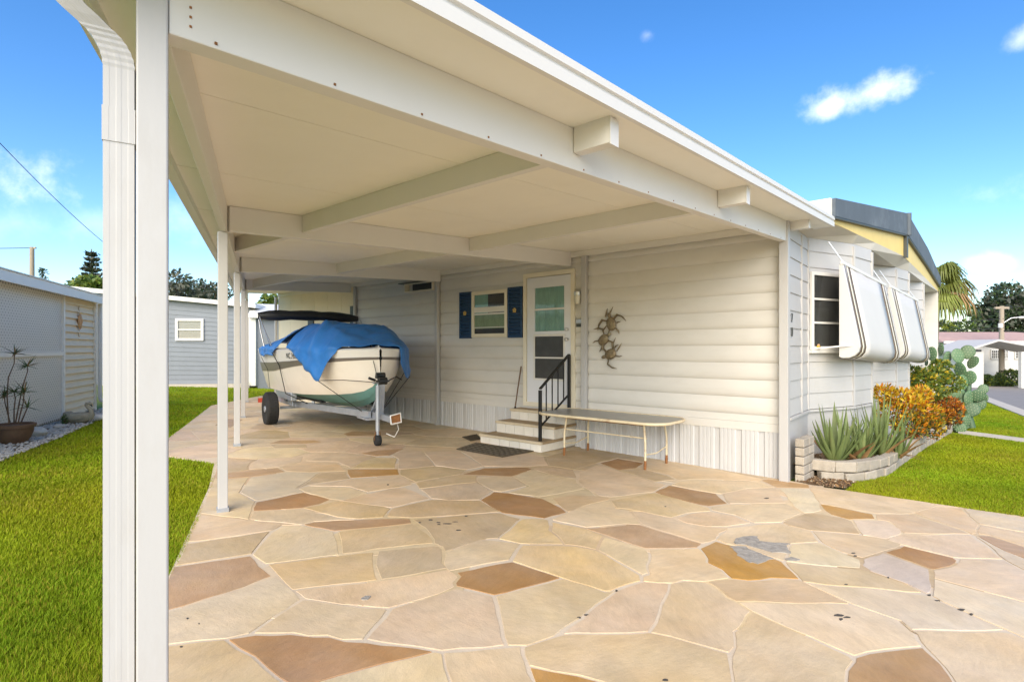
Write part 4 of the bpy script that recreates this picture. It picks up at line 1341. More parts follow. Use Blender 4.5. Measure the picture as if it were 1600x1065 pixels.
# stacked block pier at the corner
pier_c = Vector((3.395, 6.47, 0))
pd = Vector((SH[0], SH[1], 0)).normalized(); pn = pd.cross(Vector((0, 0, 1)))
gzp = gz((3.4, 6.45))
for k in range(5):
    z0 = gzp - .02 + k * .105
    for j in range(2):
        cc = pier_c + pd * (.02 + .004 * (k % 2) + .10 * j * 2) + pn * .045
        MB().box((cc.x, cc.y, z0 + .05), pd * .098, pn * .05, Vector((0, 0, .0475))).build('block', M['block'], home, bevel=.008)

# ------------------------------------------------------------------ things on and by the wall
def text_obj(body, size, name, m, parent, origin, xdir, ndir, extrude=.004):
    c = bpy.data.curves.new(name, 'FONT')
    c.body = body; c.size = size; c.extrude = extrude; c.align_x = 'CENTER'; c.align_y = 'CENTER'
    c.materials.append(m)
    o = bpy.data.objects.new(name, c)
    COL.objects.link(o)
    bpy.context.view_layer.update()
    me = bpy.data.meshes.new_from_object(o.evaluated_get(bpy.context.evaluated_depsgraph_get()))
    bpy.data.objects.remove(o)
    me.name = name
    o = bpy.data.objects.new(name, me)
    COL.objects.link(o)
    x = Vector(xdir).normalized(); n = Vector(ndir).normalized(); y = n.cross(x)
    mt = Matrix((x, y, n)).transposed().to_4x4()
    mt.translation = Vector(origin) - wloc(parent)
    o.parent = parent
    o.matrix_local = mt
    return o
# house number 7 over 0 on the narrow front strip
dA = Vector((pts_all[1][0] - pts_all[0][0], pts_all[1][1] - pts_all[0][1], 0)).normalized()
nA = dA.cross(Vector((0, 0, 1)))
cA = Vector((*pts_all[0], 0)) + dA * .10
for ch, py in (('7', 497), ('0', 519)):
    z = CAMZ + (545 - py) / 850 * 6.55
    text_obj(ch, .155, 'house_number', M['darktrim'], home, (cA.x + nA.x * .022, cA.y + nA.y * .022, z), dA, nA)
# small plaque by the door
ps, pz = wall_s(907.5), wall_z(907.5, 505)
pq = thing('door_plaque', 'small grey two line plaque on the wall below the jelly jar lamp', 'sign', H(ps, .03, pz))
MB().hbox(ps - .075, ps + .075, .024, .032, pz + .008, pz + .055).build('plate', M['alum'], pq)
MB().hbox(ps - .065, ps + .065, .024, .032, pz - .055, pz - .006).build('plate', M['darktrim'], pq)
# jelly jar wall lamp
ls_, lz = wall_s(908), wall_z(908, 467)
lamp = thing('wall_lamp', 'ribbed jelly jar wall lamp right of the screen door', 'lamp', H(ls_, .03, lz + .06))
MB().hbox(ls_ - .06, ls_ + .06, .024, .05, lz + .05, lz + .13).build('back_plate', M['alum'], lamp, bevel=.006)
MB().lathe(H(ls_, .10, lz + .05), [(.055, 0), (.058, .05), (.03, .075)], 14).build('cap', M['alum'], lamp, smooth=40)
MB().lathe(H(ls_, .10, lz - .085), [(.025, 0), (.043, .012), (.047, .04), (.044, .05), (.05, .07), (.047, .08), (.053, .1), (.05, .134)], 14).build('glass_jar', M['lampglass'], lamp, smooth=40)
MB().hbox(ls_ - .012, ls_ + .012, .05, .09, lz + .07, lz + .1).build('arm', M['alum'], lamp)
# three swimming sea turtles in metal
ts = wall_s(955)
tur = thing('turtle_wall_art', 'bronze wall sculpture of three swimming sea turtles above the table', 'wall art', H(ts, .03, wall_z(955, 525)))
def turtle(px, py, ang, size):
    s = wall_s(px); z = wall_z(px, py)
    ca, sa = math.cos(ang), math.sin(ang)
    ex_w = Vector((-U[0], -U[1], 0)); nn = Vector((NOUT[0], NOUT[1], 0)); zz = Vector((0, 0, 1))
    ax = ex_w * ca + zz * sa            # head direction
    ay = -ex_w * sa + zz * ca
    c = Vector(H(s, .055, z))
    b = MB()
    b.ellip(c, ax * .105 * size, ay * .082 * size, nn * .035, 14, 8)
    b.ellip(c + ax * .13 * size, ax * .042 * size, ay * .028 * size, nn * .022, 10, 6)
    for sgn in (1, -1):
        b.tube([c + ax * .06 * size + ay * .06 * size * sgn, c + ax * .10 * size + ay * .13 * size * sgn, c + ax * .05 * size + ay * .20 * size * sgn, c - ax * .03 * size + ay * .245 * size * sgn],
               [.026 * size, .034 * size, .026 * size, .006], 8, flat=.4)
        b.tube([c - ax * .075 * size + ay * .05 * size * sgn, c - ax * .13 * size + ay * .085 * size * sgn, c - ax * .18 * size + ay * .09 * size * sgn], [.02 * size, .024 * size, .006], 8, flat=.4)
    o = b.build('turtle', M['bronze'], tur, smooth=50)
    sb = MB()
    for i in range(-1, 2):
        for j in (-1, 0, 1):
            sb.ellip(c + ax * (.058 * i) * size + ay * (.045 * j) * size + nn * (.034 - .011 * (abs(i) + abs(j))), ax * .024 * size, ay * .019 * size, nn * .008, 6, 4)
    sb.build('scute_pattern', M['bronze'], o, smooth=50, kind='stuff')
turtle(958, 506, math.radians(105), 1.0)
turtle(946, 531, math.radians(40), .95)
turtle(957, 553, math.radians(-160), .95)
wd = MB()
for a, b_ in (((948, 495), (951, 482)), ((952, 494), (960, 479)), ((962, 505), (972, 502)), ((958, 540), (964, 527)), ((966, 548), (973, 536)), ((943, 518), (950, 508))):
    wd.tube([H(wall_s(a[0]), .035, wall_z(*a)), H(wall_s((a[0] + b_[0]) / 2 + 1), .05, wall_z((a[0] + b_[0]) / 2, (a[1] + b_[1]) / 2)), H(wall_s(b_[0]), .035, wall_z(*b_))], [.012, .016, .004], 6, flat=.5)
wd.build('weed_frond', M['bronze'], tur, smooth=50, kind='stuff')

# ------------------------------------------------------------------ steps, handrail, mat, stick, table
gs = gz(HXY(3.6, .5))
st = thing('entry_steps', 'three white brick steps with tan treads below the screen door', 'steps', H(3.6, .45, gs))
S0 = 2.985
for i, (s1, wf_, zt) in enumerate(((4.2, .90, .065), (4.13, .60, .248), (4.09, .30, .42))):
    zb = (gs - .03, .066, .249)[i]
    w_in = .03
    # core, tiles on the faces, tread on top
    MB().hbox(S0 + .02, s1 - .02, w_in, wf_ - .03, zb, zt - .037).build('core', M['mortar'], st)
    zl = zb + (.035 if i == 0 else .002); zh = zt - .04
    n = 6
    for k in range(n):
        a, c = S0 + (s1 - S0) * k / n, S0 + (s1 - S0) * (k + 1) / n
        MB().hbox(a + .003, c - .003, wf_ - .03, wf_ - .012, zl, zh).build('brick', M['tilewhite'], st)
    nn_ = max(1, round((wf_ - w_in) / .2))
    for side, (x0, x1) in enumerate(((S0 + .003, S0 + .02), (s1 - .02, s1 - .003))):
        for k in range(nn_):
            a, c = w_in + (wf_ - .012 - w_in) * k / nn_, w_in + (wf_ - .012 - w_in) * (k + 1) / nn_
            MB().hbox(x0, x1, a + .003, c - (.003 if k < nn_ - 1 else .02), zl, zh).build('brick', M['tilewhite'], st)
    MB().hbox(S0 - .012, s1 + .012, w_in, wf_ - .03, zt - .036, zt).build('tread', M['tread'], st, bevel=.004)
    b = MB(); b.hbox(S0 - .014, s1 + .014, wf_ - .029, wf_ + .008, zt - .038, zt + .002); b.build('nosing', M['nosing'], st, bevel=.006)
hr = thing('handrail', 'dark metal handrail with thin balusters on the right of the entry steps', 'handrail', H(3.06, .75, .065))
def rail_post(w, z0, z1):
    MB().hbox(3.04, 3.08, w - .02, w + .02, z0, z1).build('post', M['black'], hr, bevel=.002)
rp_low, rp_hi = .82, .10
z_hi = wall_z(898, 550) + .02
rail_post(rp_low, .066, .80)
rail_post(rp_hi, .421, 1.30)
def rail_at(w, base): return base
MB().bar(H(3.06, rp_low, .82), H(3.06, rp_hi, 1.31), .042, .02).build('top_rail', M['black'], hr)
MB().bar(H(3.06, rp_low, .27), H(3.06, rp_hi, .70), .022, .02).build('bottom_rail', M['black'], hr)
for k in range(1, 5):
    f = k / 5
    w = rp_low + (rp_hi - rp_low) * f
    MB().hbox(3.053, 3.067, w - .007, w + .007, .27 + .43 * f, .82 + .49 * f - .01).build('baluster', M['black'], hr)
# doormat
c4 = [G(713, 702), G(744, 692), G(835, 705), G(785, 714.5)]
mt_ = thing('doormat', 'worn dark brown doormat at the foot of the entry steps', 'doormat', (*c4[0], gz(c4[0])))
MB().prism(c4, lambda x, y: gz((x, y)) + .001, lambda x, y: gz((x, y)) + .014).build('backing', M['mat_rug'], mt_, bevel=.003)
b = MB()
for i in range(9):
    for j in range(6):
        p = lerp2(lerp2(c4[0], c4[3], (i + .5) / 9), lerp2(c4[1], c4[2], (i + .5) / 9), (j + .5) / 6)
        z = gz(p) + .014
        b.lathe((p[0], p[1], z - .002), [(.034, 0), (.03, .006), (.012, .008)], 6)
b.build('pile_pattern', mat('mat_tuft', (.14, .115, .075), .95, .3, 30), mt_, kind='stuff')
sm = [G(722, 683), G(745, 678.5), G(752, 686), G(735, 689)]
mt2 = thing('doormat', 'small dark mat lying flat left of the bottom step', 'doormat', (*sm[0], gz(sm[0])))
MB().prism(sm, lambda x, y: gz((x, y)) + .001, lambda x, y: gz((x, y)) + .012).build('backing', M['mat_rug'], mt2, bevel=.003)
b = MB()
for k in range(7):
    p = lerp2(sm[0], sm[3], (k + .5) / 7); q = lerp2(sm[1], sm[2], (k + .5) / 7)
    b.bar((*lerp2(p, q, .05), gz(p) + .013), (*lerp2(p, q, .95), gz(q) + .013), .025, .005)
b.build('rib_pattern', M['mat_rug'], mt2, kind='stuff')
# leaning stick
sk_ = thing('leaning_stick', 'thin brown stick leaning on the wall left of the screen door', 'stick', H(wall_s(812), .2, .42))
MB().tube([H(4.06, .22, .422), H(wall_s(820) + .03, .06, wall_z(820, 572))], .011, 8).build('shaft', M['bark'], sk_)
MB().tube([H(4.06, .22, .422), H(4.055, .215, .45)], .016, 8).build('ferrule', M['rubber'], sk_)
# oval patio table with rusty legs
tb = thing('patio_table', 'long oval patio table with rusty cream legs along the white wall', 'table', H(2.1, .48, gz(HXY(2.1, .48))))
ZT = .485
def oval(s0, s1, w0, w1, r, n=8):
    pts = []
    for cx, cy, a0 in ((s1 - r, w1 - r, 0), (s0 + r, w1 - r, 90), (s0 + r, w0 + r, 180), (s1 - r, w0 + r, 270)):
        for k in range(n + 1):
            a = math.radians(a0 + 90 * k / n)
            pts.append((cx + r * math.cos(a), cy + r * math.sin(a)))
    return pts
ov = oval(1.12, 3.10, .10, .95, .27)
MB().prism([HXY(*p) for p in oval(1.135, 3.085, .115, .935, .262)], ZT - .012, ZT + .004).build('table_top', M['tabletop'], tb)
rim = [H(a, w, ZT - .006) for a, w in ov]
MB().tube(rim + [rim[0]], .019, 8, cap=False).build('rim', M['rust_cream'], tb, smooth=60)
for s in (1.42, 2.66):
    for w in (.18, .78):
        g = gz(HXY(s, w))
        b = MB()
        so = s + (.03 if s < 2 else -.03)
        b.tube([H(so, w + (.02 if w < .5 else -.02), ZT - .015), H(s, w, .22), H(s, w, g + .10), H(s, w + (.01 if w > .5 else 0), g + .02)], .014, 8)
        lg = b.build('leg', M['rust_cream'], tb, smooth=60)
        MB().tube([H(s, w, g + .11), H(s, w + .004, g + .055), H(s, w + .008, g)], [.0165, .02, .016], 8).build('leg_foot', M['rust'], lg, smooth=60)
    MB().tube([H(s, .18, ZT - .035), H(s, .78, ZT - .035)], .012, 8).build('cross_bar', M['rust'], tb, smooth=60)
    MB().tube([H(s, .18, .10), H(s, .48, .05), H(s, .78, .07)], .009, 8).build('cross_bar', M['rust_cream'], tb, smooth=60)
for w in (.20, .76):
    MB().tube([H(1.44, w, ZT - .05), H(2.64, w, ZT - .05)], .012, 8).build('side_rail', M['rust'], tb, smooth=60)
MB().tube([H(1.42, .74, .27), H(2.66, .74, .27)], .009, 8).build('side_rail', M['rust_cream'], tb, smooth=60)
# ------------------------------------------------------------------ boat, tarp, trailer
CA = Vector((-3.68, 10.58, 0))
BH = Vector((.575, -.8185, 0)).normalized()      # heading
BR = Vector((BH.y, -BH.x, 0))                    # starboard side (nearest the open lawn)
GB = gz((CA.x, CA.y))
def BP(a, b, z):
    p = CA + BH * a + BR * b
    return (p.x, p.y, z)
ST = dict(
 a=[-1.3, -.6, 0, .6, 1.2, 1.8, 2.2, 2.5, 2.72, 2.87, 2.95, 2.98],
 hb=[.93, .97, .98, .97, .94, .86, .76, .63, .49, .33, .17, .02],
 bc=[.73, .76, .76, .74, .67, .53, .40, .27, .16, .08, .03, .005],
 zc=[.61, .61, .61, .62, .63, .655, .68, .71, .755, .83, .93, 1.06],
 zk=[.40, .40, .40, .40, .40, .43, .47, .53, .60, .73, .88, 1.04])
def sti(key, a):
    return float(np.interp(a, ST['a'], ST[key]))
SHEER = 1.395
def z_s0(a): return float(np.interp(a, [-1.3, 0, 1.5, 2.98], [.95, .99, 1.12, 1.235]))
def z_s1(a): return float(np.interp(a, [-1.3, 0, 1.5, 2.98], [1.13, 1.15, 1.21, 1.275]))
def hull_b(a, z):
    bc, hb, zc = sti('bc', a), sti('hb', a), sti('zc', a)
    k = max(0.0, min(1.0, (z - zc) / (SHEER - zc)))
    return bc + (hb - bc) * k ** .75
AA = list(np.linspace(-1.3, 2.2, 15)) + [2.35, 2.5, 2.62, 2.72, 2.80, 2.87, 2.92, 2.95, 2.97, 2.98]
boat = thing('motor_boat', 'white motorboat with teal bottom and dark stripe parked bow out under the carport', 'boat', BP(0, 0, .4))
def strip(rows_fn, name, m, parent=boat, smooth=35):
    b = MB()
    for sg in (1, -1):
        vs, fs = [], []
        rows = [rows_fn(a) for a in AA]
        n = len(rows[0])
        for a, r in zip(AA, rows):
            vs += [BP(a, sg * bb, z) for bb, z in r]
        for i in range(len(AA) - 1):
            for j in range(n - 1):
                q = (i * n + j, (i + 1) * n + j, (i + 1) * n + j + 1, i * n + j + 1)
                fs.append(q if sg > 0 else q[::-1])
        b.add(vs, fs)
    return b.build(name, m, parent, smooth=smooth)
def rows_bottom(a):
    zk, zc, bc = sti('zk', a), sti('zc', a), sti('bc', a)
    return [(0, zk), (bc * .45, zk + (zc - zk) * .40), (bc * .47, zk + (zc - zk) * .36), (bc * .97, zc - .012), (bc * 1.01, zc)]
def rows_side(a):
    zc, z0 = sti('zc', a), z_s0(a)
    return [(sti('bc', a) * 1.01, zc)] + [(hull_b(a, zc + (z0 - zc) * k), zc + (z0 - zc) * k) for k in (.05, .3, .65, 1)]
def rows_stripe(a):
    z0, z1 = z_s0(a), z_s1(a)
    return [(hull_b(a, z0) + .000, z0), (hull_b(a, z0) + .012, z0 + .004), (hull_b(a, z1) + .012, z1 - .004), (hull_b(a, z1), z1)]
def rows_top(a):
    z1 = z_s1(a)
    return [(hull_b(a, z1), z1), (hull_b(a, (z1 + SHEER) / 2) , (z1 + SHEER) / 2), (sti('hb', a), SHEER - .02), (max(sti('hb', a) - .03, .002), SHEER), (max(sti('hb', a) - .16, .0), SHEER + .012), (0, SHEER + .03)]
strip(rows_bottom, 'bottom', M['hull_teal'])
strip(rows_side, 'hull_side', M['hull'])
strip(rows_stripe, 'rub_stripe', M['hull_stripe'])
strip(rows_top, 'topside', M['hull_top'])
# transom
b = MB()
a = -1.3
ring = rows_bottom(a) + rows_side(a)[1:] + [(sti('hb', a), SHEER)]
b.add([BP(a, bb, z) for bb, z in ring] + [BP(a, -bb, z) for bb, z in ring[::-1]], [tuple(range(2 * len(ring)))])
b.build('transom', M['hull'], boat)
# registration letters on the starboard bow
ra = 1.38
p0, p1_ = Vector(BP(ra, hull_b(ra, 1.28) + .008, 1.28)), Vector(BP(ra - .3, hull_b(ra - .3, 1.28) + .008, 1.28))
xd = (Vector(BP(ra + .3, hull_b(ra + .3, 1.28), 1.28)) - Vector(BP(ra - .3, hull_b(ra - .3, 1.28), 1.28)))
nd = xd.cross(Vector((0, 0, 1)))
if nd.dot(BR) < 0: nd = -nd
text_obj('NC 3435', .125, 'registration_number', M['darktrim'], boat, p0 + nd.normalized() * .012, xd, nd, .002)
# dash and wheel seen through the gap of the cover
MB().ellip(BP(1.06, .68, 1.47), BH * .30, BR * .22, Vector((0, 0, .13)), 12, 8).build('dashboard', M['vinyl'], boat, smooth=60)
# bow cleat, bow eye
MB().tube([BP(2.78, .0, 1.43), BP(2.9, .0, 1.44)], .012, 8).build('bow_cleat', M['alum'], boat)
# folded bimini roll
aR, zR = -.80, 2.045
bim = MB().tube([BP(aR + .10 * math.sin(k / 10 * math.pi), 1.02 - 1.98 * k / 10, zR + .03 * math.sin(k / 10 * math.pi)) for k in range(11)],
          [.06] + [.10 + .01 * math.sin(k * 2.2) for k in range(9)] + [.06], 12).build('bimini_roll', M['vinyl'], boat, smooth=60)
b = MB()
b.build('bimini_strap', M['vinyl'], bim) if False else None
for sg in (1, -1):
    for (a0, a1, z0, m_) in ((-.78, .15, 1.42, 'alum'), (-.86, -.55, 1.42, 'alum')):
        MB().tube([BP(a0, sg * 1.0, zR), BP((a0 + a1) / 2, sg * .99, (zR + z0) / 2 + .02), BP(a1, sg * .95, z0)], .012, 8).build('bimini_pole', M[m_], boat, smooth=60)
    MB().tube([BP(-.72, sg * 1.0, zR - .05), BP(.05, sg * .97, 1.48)], .006, 6).build('bimini_strap', M['black'], boat)
    MB().ellip(BP(.02, sg * .955, 1.47), BH * .02, BR * .015, Vector((0, 0, .035)), 8, 6).build('bimini_hinge', M['black'], boat)

# tarp
tarp = thing('boat_tarp', 'crumpled blue tarpaulin draped over the boat with a hanging pointed corner', 'tarp', BP(1.0, 0, SHEER))
TA = np.linspace(-.95, 2.86, 84)
def zc_t(a): return float(np.interp(a, [-.95, -.4, .3, .8, 1.5, 2.0, 2.45, 2.7, 2.86], [1.52, 1.60, 1.72, 1.80, 1.83, 1.80, 1.63, 1.51, 1.45]))
def drop_st(a): return float(np.interp(a, [-.95, -.5, .2, .45, .62, .95, 1.15, 1.22, 1.5, 2.0, 2.34, 2.40, 2.48, 2.58, 2.70, 2.86], [.10, .16, .12, .14, .02, -.24, -.20, -.02, .06, .28, .49, .48, .34, .14, .0, -.10]))
def drop_pt(a): return float(np.interp(a, [-.95, 0, 1.0, 1.8, 2.25, 2.5, 2.68, 2.78, 2.83, 2.86], [.1, .12, .16, .28, .40, .46, .50, .46, .36, .24]))
def nz(x, y, f, s):
    return math.sin(x * f + s) * math.cos(y * f * 1.27 - s * 1.7) + .5 * math.sin(x * f * 2.1 - y * f * 1.6 + s * 3)
NBq = 46
vs = []
for i, a in enumerate(TA):
    hb = sti('hb', min(a, 2.9)) + .022
    for j in range(NBq + 1):
        t = -1 + 2 * j / NBq
        sg = 1 if t >= 0 else -1
        dr = drop_st(a) if sg > 0 else drop_pt(a)
        u = abs(t)
        top_frac = .72
        if dr < 0:
            bmax = hb * (1 + dr / .5)
            bb = bmax * u; over = 0.0
        else:
            if u <= top_frac:
                bb = hb * u / top_frac; over = 0
            else:
                bb = hb; over = (u - top_frac) / (1 - top_frac) * dr
        k = min(1.0, bb / hb)
        shoulder = .85
        zt = zc_t(a)
        prof = 1 - (max(0, k - shoulder * .6) / (1 - shoulder * .6)) ** 1.6 * 1.0 if k > shoulder * .6 else 1 - .04 * k
        z = SHEER + .022 + (zt - SHEER - .022) * max(0, prof)
        # ridges where the cloth is pulled over the windscreen corners
        z += .014 * nz(a, bb * sg, 4.1, .7) * (1 - .6 * k) + .011 * nz(a, bb * sg, 12, 2.1) + .008 * nz(a * 2.3, bb * sg * .7, 9, 4.4)
        # pull folds running to the hanging corner
        fa = abs((a - 1.35) - .62 * (bb / hb) * 1.4)
        if sg > 0:
            z += .045 * math.exp(-(fa / .10) ** 2) * math.sin(min(1, k) * math.pi * .9)
            z -= .03 * math.exp(-((fa - .16) / .08) ** 2) * k
        z -= over
        bx = bb + (over * .10 + .012 * nz(a * 2.2, over * 3, 5, 1.1) * (1 if over > 0 else 0))
        if over > 0:
            bx = max(bx, hull_b(a, max(z, .9)) + .02 + .012 * (1 + math.sin(a * 21)))
        vs.append(BP(a + (.02 * nz(bb, a, 9, .3) if over > 0 else 0), sg * bx, z))
fs = []
n = NBq + 1
for i in range(len(TA) - 1):
    for j in range(NBq):
        fs.append((i * n + j, i * n + j + 1, (i + 1) * n + j + 1, (i + 1) * n + j))
tc = MB().add(vs, fs).build('cover', M['tarp'], tarp, smooth=180)
so_ = tc.modifiers.new('thickness', 'SOLIDIFY'); so_.thickness = .004
# grommet tabs and tie ropes
def rope(name, pts, r=.006, m='black', par=tarp):
    return MB().tube(pts, r, 6).build(name, M[m], par, smooth=60)
def hemS(a): return BP(a, sti('hb', a) + .06, SHEER - max(drop_st(a), 0) + .01)
def hemP(a): return BP(a, -sti('hb', a) - .06, SHEER - max(drop_pt(a), 0) + .01)
rope('tie_rope', [hemS(.55), BP(.6, hull_b(.6, 1.1) + .02, 1.1), BP(.7, .84, .62), BP(.9, .52, .44)], .008)
rope('tie_rope', [hemS(2.36), BP(2.62, .16, .44)])
rope('tie_rope', [hemS(2.36), BP(2.66, .46, .93), BP(2.85, .26, .915), BP(3.03, .08, .90)])
rope('tie_rope', [hemS(-.4), BP(-.4, hull_b(-.4, 1.0) + .03, 1.0), BP(-.3, .9, .66)], .005)
rope('tie_rope', [BP(2.90, .13, SHEER + .01), BP(3.04, .06, .92)], .005)
rope('tie_rope', [hemP(2.5), BP(2.85, -.08, .46)])
rope('tie_rope', [hemP(2.0), BP(2.75, -.12, .46)])

tr = thing('boat_trailer', 'galvanised boat trailer with winch post and jockey wheel carrying the boat', 'trailer', BP(0, 0, GB))
ZR_ = .40
for sg in (1, -1):
    b = MB()
    b.bar(BP(-1.15, sg * .62, ZR_), BP(.35, sg * .62, ZR_), .055, .10)
    b.build('frame_rail', M['galv'], tr, bevel=.004)
    MB().bar(BP(.33, sg * .615, ZR_), BP(2.75, sg * .085, ZR_), .055, .10).build('frame_rail', M['galv'], tr, bevel=.004)
    # wheel: tyre, rim, hub
    wc = Vector(BP(.10, sg * .97, GB + .300))
    ax = BR * sg
    ty = MB()
    prof = [(.19, -.085), (.24, -.098), (.275, -.096), (.296, -.078), (.302, -.04), (.302, .04), (.296, .078), (.275, .096), (.24, .098), (.19, .085)]
    ty.lathe(wc, prof, 32, axis=ax)
    wh = ty.build('wheel', M['rubber'], tr, smooth=35)
    MB().lathe(wc, [(.19, -.08), (.165, -.03), (.16, .05), (.12, .055), (.06, .06), (.055, .10), (.03, .105)], 24, axis=ax).build('rim', M['galv'], wh, smooth=35)
    trd = MB()
    for k in range(36):
        an = 2 * math.pi * k / 36
        e1 = BH * math.cos(an) + Vector((0, 0, 1)) * math.sin(an)
        e2 = -BH * math.sin(an) + Vector((0, 0, 1)) * math.cos(an)
        for o in (-.055, -.018, .018, .055):
            trd.box(wc + e1 * .303 + ax * o + e2 * (.006 if o > 0 else -.006), e2 * .018, ax * .013, e1 * .005)
    trd.build('tread_block', M['rubber'], wh, kind='stuff')
    # fender arch
    fb_ = MB()
    pts = []
    for k in range(11):
        an = math.radians(8 + 164 * k / 10)
        pts.append((math.cos(an) * .37, GB + .30 + math.sin(an) * .37))
    for (a0, z0), (a1, z1) in zip(pts, pts[1:]):
        fb_.hexa([BP(a0, sg * .74, z0 - .006), BP(a0, sg * .98, z0 - .006), BP(a1, sg * .98, z1 - .006), BP(a1, sg * .74, z1 - .006)],
                 [BP(a0, sg * .74, z0), BP(a0, sg * .98, z0), BP(a1, sg * .98, z1), BP(a1, sg * .74, z1)])
    if sg < 0:
        fb_.build('fender', M['galv'], tr)
    # bunks under the hull
    MB().bar(BP(-1.1, sg * .42, .49), BP(1.3, sg * .36, .50), .09, .05).build('bunk', M['vinyl'], tr, bevel=.006)
    for a_ in (-.7, .9):
        MB().bar(BP(a_, sg * .42, ZR_), BP(a_, sg * .42, .475), .045).build('bunk_post', M['galv'], tr)
    # guide board
    MB().bar(BP(-.5, sg * .70, .55), BP(.7, sg * .70, .55), .10, .14).build('guide_board', M['galv'], tr, bevel=.01)
    MB().bar(BP(-.1, sg * .66, ZR_), BP(-.1, sg * .70, .55), .04).build('guide_post', M['galv'], tr)
    MB().bar(BP(-1.17, sg * .75, .36), BP(-1.17, sg * .95, .36), .04, .09).build('tail_light', M['red'], tr)
for a_ in (-1.0, .45, 1.45):
    hw = .62 if a_ < .5 else .38
    MB().bar(BP(a_, hw, ZR_ - .03), BP(a_, -hw, ZR_ - .03), .05).build('cross_member', M['galv'], tr)
MB().bar(BP(0, .78, GB + .30), BP(0, -.78, GB + .30), .05).build('axle', M['galv'], tr)
MB().bar(BP(2.25, 0, ZR_ - .01), BP(3.42, 0, ZR_ - .01), .075, .085).build('tongue', M['galv'], tr, bevel=.004)
MB().box(BP(2.62, .0, ZR_ - .065), BH * .22, BR * .16, Vector((0, 0, .015))).build('gusset_plate', M['galv'], tr)
for a_, b_ in ((2.62, .055), (2.70, .055), (2.62, -.055), (2.70, -.055)):
    MB().bar(BP(a_, b_, ZR_ - .09), BP(a_, b_, ZR_ + .07), .018).build('u_bolt', M['darktrim'], tr)
MB().bar(BP(2.98, 0, ZR_), BP(3.05, 0, .96), .07, .075, up=BH).build('winch_post', M['galv'], tr, bevel=.004)
MB().bar(BP(2.62, 0, ZR_ + .02), BP(3.0, 0, .78), .035).build('winch_brace', M['galv'], tr)
wn_ = MB().tube([BP(3.06, .06, .92), BP(3.06, -.06, .92)], .055, 12).build('winch_drum', M['black'], tr, smooth=40)
MB().box(BP(3.06, .0, .92), BH * .06, BR * .085, Vector((0, 0, .012))).build('winch_plate', M['black'], tr)
MB().tube([BP(3.07, -.10, .93), BP(3.10, -.20, .98), BP(3.12, -.28, .93)], .011, 6).build('winch_handle', M['black'], tr)
MB().tube([BP(2.96, .07, 1.0), BP(2.96, -.07, 1.0)], .045, 10).build('bow_roller', M['black'], tr, smooth=40)
MB().tube([BP(3.02, .1, .93), BP(3.03, .20, .97)], .02, 8).build('winch_lever', M['black'], tr)
jx = .10
gj = gz(BP(3.12, jx, 0)[:2])
MB().tube([BP(3.12, jx, gj + .22), BP(3.12, jx, .86)], .031, 12).build('jack_tube', M['galv'], tr, smooth=40)
MB().tube([BP(3.12, jx, .86), BP(3.12, jx, .90), BP(3.2, jx + .1, .90)], .010, 8).build('jack_handle', M['galv'], tr, smooth=40)
MB().tube([BP(3.12, jx, gj + .09), BP(3.12, jx, gj + .24)], .022, 10).build('jack_leg', M['galv'], tr, smooth=40)
jw = MB().lathe(BP(3.12, jx, gj + .08), [(.03, -.045), (.07, -.04), (.08, -.025), (.08, .025), (.07, .04), (.03, .045)], 18, axis=BR)
jw.build('jockey_wheel', M['rubber'], tr, smooth=35)
for o in (-.052, .052):
    MB().bar(BP(3.12, jx + o, gj + .08), BP(3.12, jx + o * .6, gj + .20), .03, .006).build('wheel_fork', M['rust'], tr)
MB().box(BP(3.47, 0, ZR_ - .01), BH * .09, BR * .05, Vector((0, 0, .045))).build('coupler', M['galv'], tr, bevel=.01)
lb = MB()
sq = [BP(3.57, .075, ZR_ - .06), BP(3.57, -.075, ZR_ - .04), BP(3.57, -.06, ZR_ + .09), BP(3.57, .09, ZR_ + .06)]
MB().tube(sq + [sq[0]], .011, 8, cap=False).build('lock_frame', M['white'], tr, smooth=60)
MB().hexa([sq[0], sq[1], BP(3.56, -.075, ZR_ - .04), BP(3.56, .075, ZR_ - .06)][::-1], [sq[3], sq[2], BP(3.56, -.06, ZR_ + .09), BP(3.56, .09, ZR_ + .06)][::-1]).build('lock_plate', M['rust'], tr)
MB().tube([BP(3.45, -.06, ZR_ - .06), BP(3.42, -.10, .24), BP(3.34, -.07, .12), BP(3.2, .0, .16)], .007, 6).build('safety_cable', M['white'], tr, smooth=60)
MB().prism([BP(.15, .72, 0)[:2], BP(.62, .72, 0)[:2], BP(.62, .98, 0)[:2], BP(.15, .98, 0)[:2]], GB - .002, GB + .03).build('wheel_chock', M['wood'], None, label='flat wooden board on the paving in front of the trailer tyre', cat='board')
